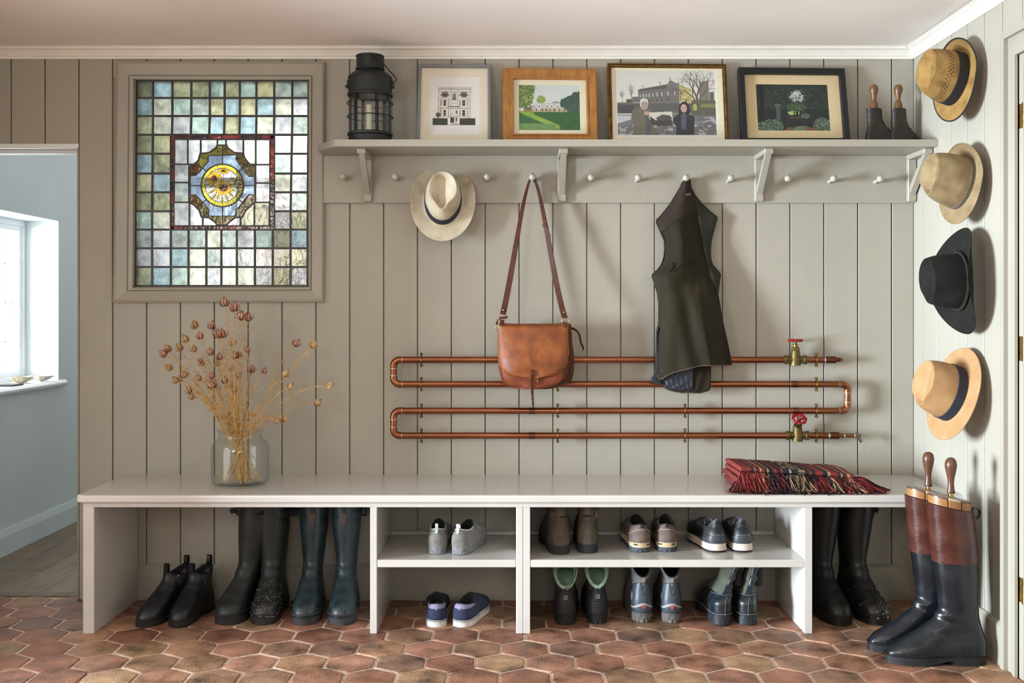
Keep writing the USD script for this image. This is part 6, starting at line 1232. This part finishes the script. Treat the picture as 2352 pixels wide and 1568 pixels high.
pe = P(908, 185, LY - .01); pk2 = P(862, 128, LY - .03)
ln.add('handle', cat(tube(np.vstack([[LX + .082, LY, PZ(206, LY)], P(905, 189, LY - .004)]), .0026, 8), tube(np.vstack([P(905, 189, LY - .004), P(911, 183, LY - .006), P(908, 178, LY - .008), P(884, 150, LY - .035), P(868, 134, LY - .05)]), .0022, 8), xf(tube(np.stack([.007 * np.cos(a), 0 * a, .007 * np.sin(a)], -1), .0022, 6, cap=False), None, P(860, 129, LY - .052)), tube([P(860, 134, LY - .052), P(857, 140, LY - .050)], .0022, 6)), BLK, True)
for sx in (-1, 1): ln.add('latch', cat(box(LX + sx * .083 - .005, LX + sx * .083 + .005, LY - .008, LY + .008, PZ(204, LY), PZ(183, LY), .003), lathe([(0, -.007), (.006, -.007), (.006, .007), (0, .007)], 12, (LX + sx * .089, LY, PZ(199, LY)), 'y')), BLK, 30)
cd = Thing('candle', 'plain cream pillar candle inside the black lantern', 'candle', (LX - .004, LY, LZ + .0442))
cd.add('wax', lathe([(0, 0), (.0105, 0), (.0105, zl(240) - .046), (.008, zl(240) - .044), (0, zl(240) - .046)], 20, (LX - .004, LY, LZ + .0444)), mat('cream_wax', (226, 220, 190), rough=.5, var=.02), 30)
cd.add('wick', tube([(LX - .004, LY, LZ + zl(240) - .004), (LX - .003, LY, LZ + zl(240) + .006)], .0009, 5), DARKIN)

# ------------------------------------------------------------------ shells on the hall window sill
SHM = mat('oyster_shell', (196, 184, 162), rough=.7, scale=30, col2=(226, 222, 212), bump=.7, bscale=60)
def oyster(label, c, L_, rz, seed, up, m):
    t = Thing('oyster_shell', label, 'shell', c, rz, 'shells on the hall window sill'); u, v = np.meshgrid(np.linspace(0, 1, 26), np.linspace(0, 2 * np.pi, 41)[:-1], indexing='ij')
    rad = L_ * (.5 + .10 * np.cos(v) + .05 * np.sin(3 * v + seed) + .025 * np.sin(9 * v)); x, y = u * rad * np.cos(v), u * rad * np.sin(v) * .62
    z = up * (u ** 2) + .003 * np.sin(u * 22 + seed) * u + .006 * (meshkit.fbm(np.stack([x * 50, y * 50, 0 * x + seed], -1), 3, int(seed * 10)) - .5)
    o = np.stack([x, y, z + .004 + up * .2], -1); i = o - np.array([0, 0, .0045])[None]; o[..., 2] -= i[..., 2].min(); i[..., 2] -= i[..., 2].min()
    f = grid_faces(26, 40, cv=True); k = 26 * 40; e = np.arange(40) + 25 * 40; e2 = np.roll(e, -1); sd = np.vstack([np.stack([e, e2, e2 + k], 1), np.stack([e, e2 + k, e + k], 1)])
    t.add('shell', outward(trimesh.Trimesh(np.vstack([o.reshape(-1, 3), i.reshape(-1, 3)]), np.vstack([f, f[:, ::-1] + k, sd[:, ::-1]]), process=False)), m, 50, local=True)
SZ = W1['z0'] + .006
oyster('beige oyster shell on the hall window sill, nearer the window pane', (-2.475, 1.085, SZ), .13, 75, 1.0, .030, mat('beige_shell', (186, 172, 144), rough=.8, scale=30, col2=(206, 196, 170), bump=.7, bscale=60))
oyster('white ruffled oyster shell on the hall window sill, nearer the wall corner', (-2.44, 1.245, SZ), .12, 80, 2.4, .024, SHM)
single('slate_coaster', box(-2.50, -2.41, .87, .985, SZ, SZ + .007, .002), mat('dark_slate', (54, 56, 60), rough=.7), 'dark flat slate lying on the hall window sill at the picture edge', 'coaster')
# ------------------------------------------------------------------ framed pictures leaning on the shelf
from shapely import contains_xy
class Quad:
    """A leaning picture: four pixel corners, the top ones at depth yt, the bottom ones (on the shelf) at yb."""
    def __init__(self, tl, tr, bl_, br, yt, yb):
        self.c = [P(*tl, yt), P(*tr, yt), P(*bl_, yb), P(*br, yb)]
        n = np.cross(self.c[1] - self.c[0], self.c[2] - self.c[0]); self.n = n / np.linalg.norm(n); self.n *= -np.sign(self.n[1])
        self.px = [np.array(q, float) for q in (tl, tr, bl_, br)]
    def at(self, u, v, d=0.0):
        a, b, c, e = self.c; u, v = np.asarray(u, float)[..., None], np.asarray(v, float)[..., None]
        return (a * (1 - u) + b * u) * (1 - v) + (c * (1 - u) + e * u) * v + self.n * d
    def uv(self, px, py):
        """The picture's own coordinates of what is seen at a pixel."""
        from scipy.optimize import fsolve
        def g(q):
            w = self.at(q[0], q[1]); dd = D + w[1]; return [w[0] * F / dd + CX - px, CY - (w[2] - CZ) * F / dd - py]
        return fsolve(g, [.5, .5])
    def box(self, u0, v0, u1, v1, d0, d1):
        p = [self.at(u, v, d) for d in (d0, d1) for u, v in ((u0, v0), (u1, v0), (u1, v1), (u0, v1))]; return hull(p)
    def moulding(self, prof, wu, wv):
        """A mitred frame: profile of (inward 0..1 of the width, height)."""
        rings = []
        for u, v, su, sv in ((0, 0, 1, 1), (1, 0, -1, 1), (1, 1, -1, -1), (0, 1, 1, -1)): rings.append([self.at(u + su * wu * a, v + sv * wv * a, h) for a, h in prof])
        return loft(np.array(rings), closed=True)
PRINT = rawmat('printed_paper', {'a': ('attribute', {'attribute': 'tint'}), 'p': ('principled_bsdf', {'roughness': .5})}, [('a.color', 'p.base_color')], 'p.BSDF')
def picture(label, q, frame_px, prof, mat_px, mm, print_px, paint_fn, res, glaze=True, slip=None):
    """frame_px: width of the frame in pixels; mat_px, print_px: (x0, y0, x1, y1) of the mount's window and of the print in pixels at the top, measured as (left, top, right, bottom)."""
    t = Thing('framed_picture', label, 'picture', (q.at(.5, 1.0)[0], q.at(.5, 1.0)[1], 1.7832), 0, None)
    W_ = np.linalg.norm(q.px[1] - q.px[0]); H_ = 335.4 - q.px[0][1]; wu, wv = frame_px / W_, frame_px / H_
    for nm, pf, m_ in prof: t.add(nm, q.moulding(pf, wu, wv), m_, 30)
    a0, a1 = q.uv(print_px[0], print_px[1]), q.uv(print_px[2], print_px[3]); u0, v0, u1, v1 = a0[0], a0[1], a1[0], a1[1]
    t.add('backing', q.box(.01, .01, .99, .99, .001, .004), mat('backing_board', (110, 92, 72), rough=.9))
    ins = .9; ou0, ov0 = wu * ins, wv * ins
    def ringmesh(o, i, d0, d1):
        rr = []
        for k in range(4):
            sel = lambda b: ((b[0], b[1]), (b[2], b[1]), (b[2], b[3]), (b[0], b[3]))[k]
            (uo, vo), (ui, vi) = sel(o), sel(i); rr.append([q.at(uo, vo, d0), q.at(uo, vo, d1), q.at(ui, vi, d1), q.at(ui, vi, d0)])
        return loft(np.array(rr), closed=True)
    if mat_px is not None:
        m0, m1 = q.uv(mat_px[0], mat_px[1]), q.uv(mat_px[2], mat_px[3]); t.add('mount', ringmesh((ou0, ov0, 1 - ou0, 1 - ov0), (m0[0], m0[1], m1[0], m1[1]), .0045, .0070), mm)
        if slip: t.add('mount_bevel', ringmesh((m0[0] - .006, m0[1] - .006, m1[0] + .006, m1[1] + .006), (m0[0], m0[1], m1[0], m1[1]), .0045, .0074), slip)
    nx, ny = res; uu, vv = np.meshgrid(np.linspace(0, 1, nx), np.linspace(0, 1, ny), indexing='ij'); col = paint_fn(uu, vv)
    pts = q.at(u0 + (u1 - u0) * uu, v0 + (v1 - v0) * vv, .0052); f = grid_faces(nx, ny)
    msh = trimesh.Trimesh(pts.reshape(-1, 3), f, process=False)
    if msh.face_normals[:, 1].mean() > 0: msh.invert()
    t.add('print', msh, PRINT, color=np.clip(col, 0, 1).reshape(-1, 3))
    return t
class Art:
    """A small painter on a colour grid; coordinates 0..w, 0..h, y down."""
    def __init__(self, uu, vv, w, h, ground): self.x, self.y = uu * w, vv * h; self.c = np.empty(uu.shape + (3,)); self.c[:] = lin(ground); self.sh = uu.shape
    def n(self, s, seed=0, sy=1.0, o=4): return meshkit.fbm(np.stack([self.x * s, self.y * s * sy, 0 * self.x + .5], -1), o, seed)
    def put(self, m, c, k=0.0, s=.5, seed=0, sy=1.0):
        v = lin(c) * (1 - k + 2 * k * self.n(s, seed, sy)[..., None]) if k else np.broadcast_to(lin(c), self.c.shape); self.c[m] = v[m]
    def poly(self, pts, c, k=0.0, s=.5, seed=0, sy=1.0): self.put(contains_xy(Polygon(pts), self.x, self.y), c, k, s, seed, sy)
    def rect(self, x0, y0, x1, y1, c, k=0.0, s=.5, seed=0): self.put((self.x >= x0) & (self.x < x1) & (self.y >= y0) & (self.y < y1), c, k, s, seed)
    def ell(self, cx, cy, rx, ry, c, k=0.0, s=.5, seed=0, rag=0.0): self.put(((self.x - cx) / rx) ** 2 + ((self.y - cy) / ry) ** 2 < 1 + rag * (self.n(s, seed + 9) - .5) * 2, c, k, s, seed)
    def line(self, pts, c, w=1.0):
        self.put(contains_xy(LineString(pts).buffer(w / 2), self.x, self.y), c)
CREAM = mat('cream_mount', (226, 216, 196), rough=.9, var=.015); IVORY = mat('ivory_mount', (222, 216, 190), rough=.9, var=.015); BUFF = mat('buff_mount', (206, 186, 146), rough=.9, var=.015); WHP = mat('white_mount', (226, 222, 212), rough=.9, var=.015)
def facade(uu, vv):      # ink drawing of a tall town house, in pixels of a 640 x 755 drawing (x 150..790, y 175..930)
    A = Art(uu, vv, 640, 755, (228, 226, 224)); X, Y = 150, 175; I = (96, 92, 88); L = lambda pts, w=4: A.line([(x - X, y - Y) for x, y in pts], I, w); Rc = lambda a, b, c, d, k=I: A.rect(a - X, b - Y, c - X, d - Y, k)
    A.rect(262 - X, 320 - Y, 685 - X, 720 - Y, (222, 218, 208))
    for y in (318, 340, 372): L([(262, y), (685, y)], 4)
    for x in (275, 668, 425, 515): L([(x, 340), (x, 720)], 3)
    for y in (480, 560, 590, 690): L([(275, y), (668, y)], 3)
    for cx in (352, 590):
        A.ell(cx - X, 392 - Y, 48, 16, (126, 122, 118)); Rc(cx - 34, 400, cx + 34, 442, (84, 82, 84))
        for q in (-18, 0, 18): L([(cx + q, 400), (cx + q, 442)], 5)
        L([(cx - 55, 425), (cx - 34, 410)], 12); L([(cx + 55, 425), (cx + 34, 410)], 12)
        L([(cx - 48, 450), (cx - 48, 700)], 3); L([(cx + 48, 450), (cx + 48, 700)], 3); L([(cx - 50, 452), (cx + 50, 452)], 4); L([(cx - 50, 600), (cx, 572), (cx + 50, 600)], 3)
        for y0, y1 in ((485, 553), (610, 680)):
            Rc(cx - 16, y0, cx + 16, y1, (62, 60, 60)); L([(cx, y0), (cx, y1)], 4); A.rect(cx - 16 - X, y0 + 30 - Y, cx + 16 - X, y0 + 34 - Y, (190, 188, 184))
            for q in (-1, 1): Rc(cx + q * 46 - 5, y0 + 8, cx + q * 46 + 5, y1 - 4, (110, 108, 104))
    A.ell(470 - X, 425 - Y, 22, 30, (74, 78, 86)); Rc(448, 425, 492, 485, (74, 78, 86))
    for x in (462, 478): A.line([(x - X, 400 - Y), (x - X, 485 - Y)], (200, 198, 194), 3)
    for y in (430, 458): A.line([(448 - X, y - Y), (492 - X, y - Y)], (200, 198, 194), 3)
    L([(430, 410), (450, 385), (490, 385), (512, 410)], 4); L([(445, 530), (470, 515), (500, 530)], 4); Rc(385, 556, 555, 566, (120, 116, 110))
    for x in range(392, 552, 14): L([(x, 566), (x, 586)], 3)
    Rc(490, 612, 508, 655); Rc(488, 705, 508, 755, (84, 80, 78)); L([(415, 690), (445, 650), (480, 690)], 4); Rc(424, 700, 472, 768, (50, 48, 48)); L([(448, 700), (448, 768)], 4)
    for x in (424, 440, 456, 472): A.line([(x - X, 716 - Y), (x - X, 768 - Y)], (150, 148, 146), 2)
    for a, b in ((205, 390), (540, 735)): A.put((A.x > a - X) & (A.x < b - X) & (A.y > 722 - Y - 22 * A.n(.05, 3)) & (A.y < 795 - Y), (66, 68, 60), .45, .12, 2)
    A.ell(272 - X, 670 - Y, 30, 30, (92, 92, 84), .4, .12, 5, .5); L([(272, 690), (272, 725)], 4)
    for x in range(425, 520, 13): A.rect(x - X, 772 - Y, x + 7 - X, 800 - Y, (130, 126, 122))
    L([(200, 798), (740, 798)], 3); L([(640, 826), (700, 824)], 2)
    return A.c
def lawn(uu, vv):        # painting of a long white house behind a lawn, 785 x 585
    A = Art(uu, vv, 785, 585, (196, 206, 206)); A.put(A.y > -1, (200, 208, 206), .08, .006, 1); ox, oy = 1300, 287
    A.put(A.y > 335, (66, 106, 62), .25, .02, 2, 3.0); d = A.y - (345 + (A.x - 60) * .42)
    A.put((A.y > 335) & (np.abs(d) < 34 + A.x * .02) & (A.x < 520), (134, 164, 72), .3, .02, 3); A.put((A.y > 345) & (d < -20) & (A.x > 200), (56, 96, 60), .3, .02, 4, 3); A.put((A.y > 420) & (d > 40), (62, 104, 66), .3, .02, 5, 3); A.put((A.y > 520 - 40 * A.n(.01, 8)) & (A.x < 470), (112, 146, 92), .3, .05, 6)
    A.rect(60, 272, 190, 340, (108, 118, 96), .4, .06, 3); A.put((A.y > 325) & (A.y < 352) & (A.x > 60) & (A.x < 640), (150, 128, 74), .5, .05, 4)
    A.ell(287, 195, 58, 56, (138, 156, 84), .5, .09, 5, .7); A.ell(480, 235, 50, 22, (140, 146, 126), .3, .1, 5, .7)
    A.poly([(160, 312), (205, 236), (560, 232), (628, 310)], (186, 188, 184), .08, .05, 2); A.rect(170, 306, 620, 342, (176, 166, 146), .2, .1, 3)
    for x in (200, 262, 366, 420, 505): A.poly([(x - 24, 262), (x, 244), (x + 24, 262), (x + 20, 290), (x - 20, 290)], (206, 208, 206)); A.rect(x - 9, 266, x + 7, 290, (104, 106, 106))
    for x in (228, 275, 300, 352, 398, 455, 520, 580): A.rect(x - 7, 308, x + 8, 338, (96, 70, 58))
    A.rect(240, 300, 275, 345, (218, 218, 214)); A.rect(250, 312, 264, 342, (120, 124, 126))
    for cx, cy, rx, ry in ((60, 60, 150, 95), (40, 160, 150, 90), (90, 215, 90, 60), (20, 260, 70, 40)): A.ell(cx, cy, rx, ry, (92, 120, 70), .62, .06, int(cx), .6)
    for k in range(3): A.put((A.n(.07, 20 + k) > .60) & (A.x < 235 - A.y * .25) & (A.y < 290), ((150, 168, 92), (62, 88, 56), (176, 186, 120))[k], .3, .1, k)
    for cx, cy, rx, ry in ((590, 235, 62, 66), (660, 215, 70, 80), (735, 190, 76, 100), (700, 290, 110, 66), (770, 140, 30, 60)): A.ell(cx, cy, rx, ry, (62, 86, 74), .5, .08, int(cx), .5)
    A.put((A.n(.09, 31) > .62) & (A.x > 560) & (A.y > 180) & (A.y < 340) & (A.c[..., 2] < .12), (96, 118, 96), .2, .1)
    return A.c
def river(uu, vv):       # photograph: two people holding up an old view before a manor house by a river, 1900 x 1220
    A = Art(uu, vv, 1900, 1220, (206, 205, 200)); O = (190, 195); T = lambda pts: [(x - O[0], y - O[1]) for x, y in pts]
    A.put(A.y > 610, (120, 122, 112), .2, .01, 1); A.put((A.x < 330) & (A.y > 600) & (A.y < 655), (150, 140, 96), .3, .03, 2); A.put((A.x < 330) & (A.y > 648) & (A.y < 664), (206, 204, 196))
    for x0, y0, s in ((300, 610, 110), (470, 570, 160)):
        rg = np.random.default_rng(int(x0))
        for k in range(34): a_ = rg.uniform(-2.6, -.5); r0, r1 = rg.uniform(0, .5), rg.uniform(.5, 1); A.line(T([(x0 + s * r0 * math.cos(a_) * .3, y0 + 120 + s * r0 * math.sin(a_)), (x0 + s * r1 * math.cos(a_) * .6, y0 + 120 + s * r1 * math.sin(a_) * 1.6)]), (150, 148, 140), 5)
        A.line(T([(x0, y0 + 30), (x0, y0 + 190)]), (112, 110, 104), 12)
    A.rect(190, 545, 300, 612, (84, 84, 78), .3, .03, 4)
    A.poly(T([(490, 690), (610, 690), (610, 800), (490, 800)]), (104, 104, 104), .2, .03, 3); A.poly(T([(608, 590), (1395, 500), (1395, 820), (608, 800)]), (112, 110, 108), .22, .02, 5); A.poly(T([(610, 590), (608, 560), (660, 545), (1165, 455), (1395, 430), (1395, 510)]), (92, 92, 92), .15, .03, 6)
    A.poly(T([(1160, 470), (1190, 430), (1220, 380), (1250, 380), (1345, 440), (1390, 440), (1390, 510), (1160, 530)]), (120, 118, 114), .15, .02, 7); A.rect(1218 - 190, 318 - 195, 1238 - 190, 385 - 195, (96, 96, 94)); A.rect(1030 - 190, 410 - 195, 1044 - 190, 470 - 195, (100, 100, 98)); A.rect(700 - 190, 480 - 195, 712 - 190, 525 - 195, (100, 100, 98))
    for x, y, h_ in ((650, 655, 46), (702, 640, 60), (757, 635, 64), (820, 630, 66), (890, 622, 68), (972, 612, 72), (1060, 605, 76), (1185, 590, 78), (1310, 585, 74)): A.rect(x - 13 - 190, y - 195, x + 13 - 190, y + h_ - 195, (172, 172, 168)); A.rect(x - 13 - 190, y + h_ + 50 - 195, x + 13 - 190, y + h_ + 90 - 195, (84, 82, 80))
    A.poly(T([(1395, 440), (1420, 470), (1620, 540), (1640, 800), (1400, 800)]), (176, 166, 112), .5, .02, 8); A.put((A.n(.012, 12) > .56) & contains_xy(Polygon(T([(1410, 480), (1620, 540), (1640, 800), (1400, 800)])), A.x, A.y), (120, 108, 66))
    A.poly(T([(1785, 400), (1800, 330), (1820, 400), (1930, 390), (1945, 350), (1965, 400), (1970, 820), (1790, 820)]), (120, 116, 106), .2, .02, 9); A.poly(T([(1975, 600), (2060, 590), (2060, 830), (1975, 830)]), (100, 96, 84), .3, .02, 10)
    rg = np.random.default_rng(77)
    def branch(x, y, a_, L_, w, dep):
        x2, y2 = x + L_ * math.cos(a_), y + L_ * math.sin(a_); A.line(T([(x, y), (x2, y2)]), (92, 88, 82), w)
        if dep: [branch(x2, y2, a_ + q + rg.normal(0, .12), L_ * rg.uniform(.66, .86), max(3.5, w * .62), dep - 1) for q in (-.42, .36)]
    branch(1740, 900, -1.62, 200, 52, 6); branch(1735, 860, -2.0, 190, 30, 5); branch(1745, 860, -1.25, 180, 30, 5)
    A.put((A.y > 620) & (A.y < 790), (92, 92, 90), .22, .014, 13); A.put((A.x > 1440) & (A.y > 560) & (A.y < 860), (96, 94, 80), .4, .014, 14); A.put((A.x > 1610) & (A.y > 622) & (A.y < 690), (122, 128, 84), .3, .02, 15); A.ell(1500, 690, 40, 70, (156, 166, 92), .3, .03, 3, .4)
    A.put((A.x < 330) & (A.y > 660) & (A.y < 810), (76, 76, 78), .2, .02, 16); A.put((A.x < 340) & (A.y > 805) & (A.y < 835), (186, 182, 170))
    w_ = A.n(.010, 18, 2.6); A.put(A.y > 835, (104, 104, 106), .35, .012, 17, 2.5); A.put((A.y > 870) & (w_ > .58), (160, 160, 160)); A.put((A.x < 400) & (A.y > 850) & (A.y < 1020 + A.x * -.2), (176, 180, 188), .12, .01, 19, 2); A.put((A.x < 340) & (A.y > 1000 - .3 * A.x) & (A.y < 1075 - .3 * A.x), (112, 114, 120))
    # the two people
    A.poly(T([(480, 1420), (520, 1200), (460, 1100), (490, 940), (620, 890), (760, 900), (870, 960), (830, 1040), (960, 1240), (935, 1420)]), (104, 102, 90), .2, .02, 20); A.poly(T([(740, 1420), (735, 1000), (830, 1040), (850, 1280), (800, 1420)]), (86, 86, 88), .15, .02, 21)
    A.ell(717 - 190, 830 - 195, 80, 110, (168, 146, 136), .08, .02, 1); A.poly(T([(636, 830), (650, 745), (717, 715), (785, 745), (800, 830), (775, 790), (717, 765), (665, 800), (655, 900)]), (206, 204, 202)); A.rect(690 - 190, 818 - 195, 712 - 190, 826 - 195, (86, 76, 72)); A.rect(742 - 190, 818 - 195, 764 - 190, 826 - 195, (86, 76, 72)); A.line(T([(700, 885), (750, 885)]), (120, 88, 84), 8)
    A.ell(770 - 190, 1000 - 195, 58, 38, (176, 152, 138), .1, .02, 2)
    A.poly(T([(820, 985), (1248, 965), (1262, 1220), (880, 1225), (800, 1080)]), (198, 194, 184)); A.poly(T([(820, 1050), (930, 1130), (1250, 1130), (1260, 1225), (885, 1240), (830, 1160)]), (70, 68, 68), .3, .03, 5); A.poly(T([(945, 1080), (1060, 1020), (1200, 1040), (1240, 1085), (1235, 1130), (950, 1130)]), (84, 80, 82), .3, .03, 6); A.ell(920 - 190, 1245 - 195, 36, 30, (160, 138, 126))
    A.poly(T([(1260, 1100), (1370, 1010), (1480, 985), (1680, 1060), (1650, 1420), (1310, 1420), (1320, 1240), (1270, 1180)]), (54, 54, 60), .2, .02, 22); A.poly(T([(1370, 1000), (1385, 860), (1440, 790), (1520, 785), (1580, 850), (1600, 980), (1560, 1010), (1400, 1020)]), (52, 48, 48), .15, .02, 23); A.ell(1475 - 190, 905 - 195, 58, 80, (188, 160, 148), .06, .02, 3); A.rect(1440 - 190, 890 - 195, 1462 - 190, 898 - 195, (84, 70, 66)); A.rect(1492 - 190, 890 - 195, 1514 - 190, 898 - 195, (84, 70, 66)); A.line(T([(1452, 950), (1500, 950)]), (150, 96, 92), 8); A.poly(T([(1430, 1000), (1520, 1000), (1500, 1300), (1410, 1300)]), (84, 88, 98), .15, .02, 24)
    return A.c
def woods(uu, vv):       # photograph of a shaded woodland lane, 950 x 605
    A = Art(uu, vv, 950, 605, (40, 48, 42)); n1, n2, n3 = A.n(.018, 1), A.n(.06, 2), A.n(.10, 3)
    A.put(A.y > -1, (38, 48, 42), .6, .03, 4); gap = np.exp(-(((A.x - 545) / (110 + 20 * n1)) ** 2) - ((A.y - 150) / 110) ** 2)
    n4 = A.n(.16, 40); A.put((gap + (n1 - .5) * 1.3 + (n2 - .5) * 1.3 + (n4 - .5) * 1.1 > .62) & (A.y < 300), (178, 184, 178), .3, .05, 5); A.put((n4 > .58) & (gap > .1) & (A.y < 300), (40, 50, 42), .4, .1, 3); A.put((n3 > .62) & (gap > .2) & (A.y < 280), (80, 96, 76), .3, .1, 6); A.put((n3 > .66) & (A.y < 330), (98, 112, 94), .3, .1, 7); A.put((n2 < .36) & (A.y < 330), (24, 30, 30))
    A.ell(520, 300, 130, 50, (70, 90, 64), .6, .05, 8, .9); A.put((n2 > .52) & (((A.x - 520) / 150) ** 2 + ((A.y - 290) / 70) ** 2 < 1), (52, 66, 50), .4, .1, 2); A.poly([(400, 360), (480, 345), (560, 350), (555, 395), (430, 400)], (150, 170, 96), .2, .05, 9)
    A.put((A.y > 330) & (A.x < 395), (30, 36, 36), .4, .03, 10); A.put((A.y > 320) & (A.x > 620), (34, 40, 38), .5, .03, 11); A.rect(250, 270, 310, 460, (70, 76, 76), .25, .03, 12); A.rect(235, 262, 322, 282, (86, 92, 90)); A.rect(40, 0, 100, 460, (24, 28, 30), .3, .03, 13)
    A.poly([(330, 605), (420, 400), (620, 400), (760, 605)], (36, 40, 40), .3, .02, 14); A.poly([(430, 605), (500, 545), (640, 540), (700, 605)], (92, 112, 78), .4, .04, 15); A.poly([(340, 605), (400, 555), (470, 560), (430, 605)], (110, 76, 62), .3, .04, 16); A.poly([(640, 600), (630, 550), (730, 560), (770, 600)], (120, 74, 56), .3, .04, 17); A.poly([(420, 430), (560, 420), (640, 440), (420, 442)], (90, 66, 56))
    for x, s in ((490, 1.0), (522, .9), (536, .85)): A.ell(x, 352 - 8, 6, 8, (20, 22, 22)); A.rect(x - 8, 352, x + 8, 405, (18, 22, 22))
    for cx, cy, rx, ry, sd in ((190, 545, 150, 90, 1), (850, 530, 120, 95, 2), (60, 560, 80, 70, 3), (640, 410, 60, 30, 4)):
        A.ell(cx, cy, rx, ry, (64, 80, 66), .6, .06, sd, .6); A.put((((A.x - cx) / rx) ** 2 + ((A.y - cy) / ry) ** 2 < 1) & (n3 > .60), (140, 156, 134), .2, .1, sd)
    return A.c
def fp(*pts): return list(pts)
GREYF = mat('grey_painted_frame', (128, 130, 132), rough=.5, var=.03); OAKF = mat('honey_oak_frame', (178, 124, 62), rough=.4, col2=(150, 98, 46), scale=14, stretch=(6, 6, .8), detail=5, bump=.1); GILT = mat('antique_gilt', (132, 100, 52), rough=.45, metal=.7, scale=50, col2=(90, 64, 34), bump=.2); DGILT = mat('dark_gilt_groove', (66, 46, 28), rough=.6, metal=.3); INKF = mat('blue_black_frame', (15, 18, 24), rough=.45)
q1 = Quad((961.5, 151), (1127, 152.5), (957, 335.4), (1127.5, 335.4), -.012, -.085)
picture('grey-framed ink drawing of a tall town house front', q1, 7.0, [('frame', [(0, 0), (0, .016), (.25, .018), (.85, .018), (1, .015), (1, 0)], GREYF)], (987, 176.5, 1101, 311), CREAM, (986, 175.5, 1102, 312.5), facade, (170, 200))
q2 = Quad((1154.5, 160), (1369.5, 162), (1155, 335.4), (1373.5, 335.4), -.012, -.090)
picture('honey oak framed painting of a long white house behind a green lawn', q2, 25.0, [('frame', [(0, 0), (0, .014), (.06, .020), (.30, .022), (.55, .018), (.78, .016), (.82, .0195), (.96, .0185), (1, .012), (1, 0)], OAKF)], (1192, 196.5, 1332.5, 300.5), IVORY, (1191.3, 195.8, 1333.2, 301), lawn, (200, 150))
q3 = Quad((1394, 148), (1666.5, 150.5), (1397.8, 335.4), (1674.5, 335.4), -.012, -.090)
picture('gilt-framed photograph of a man and a woman holding up a print before a manor house', q3, 9.5, [('frame', [(0, 0), (0, .012), (.12, .016), (.30, .017), (.34, .012), (.46, .012), (.50, .0165), (.75, .014), (.80, .010), (1, .009), (1, 0)], GILT)], (1411.5, 163, 1649, 318), IVORY, (1411, 162.5, 1650, 320), lambda u, v: np.where((((u > .021) & (u < .982) & (v < .945))[..., None]), river(np.clip((u - .014) / .972, 0, 1), np.clip(v / .955, 0, 1)), lin((214, 213, 208))), (270, 190))
q4 = Quad((1693, 160.4), (1936, 163), (1701.5, 335.4), (1949.5, 335.4), -.012, -.085)
picture('black-framed photograph of a shaded woodland lane in a buff mount', q4, 13.0, [('frame', [(0, 0), (0, .024), (.1, .026), (.9, .026), (1, .024), (1, 0)], INKF)], (1735, 195, 1906.5, 301.5), BUFF, (1734.3, 194.2, 1907, 302.2), woods, (230, 150))
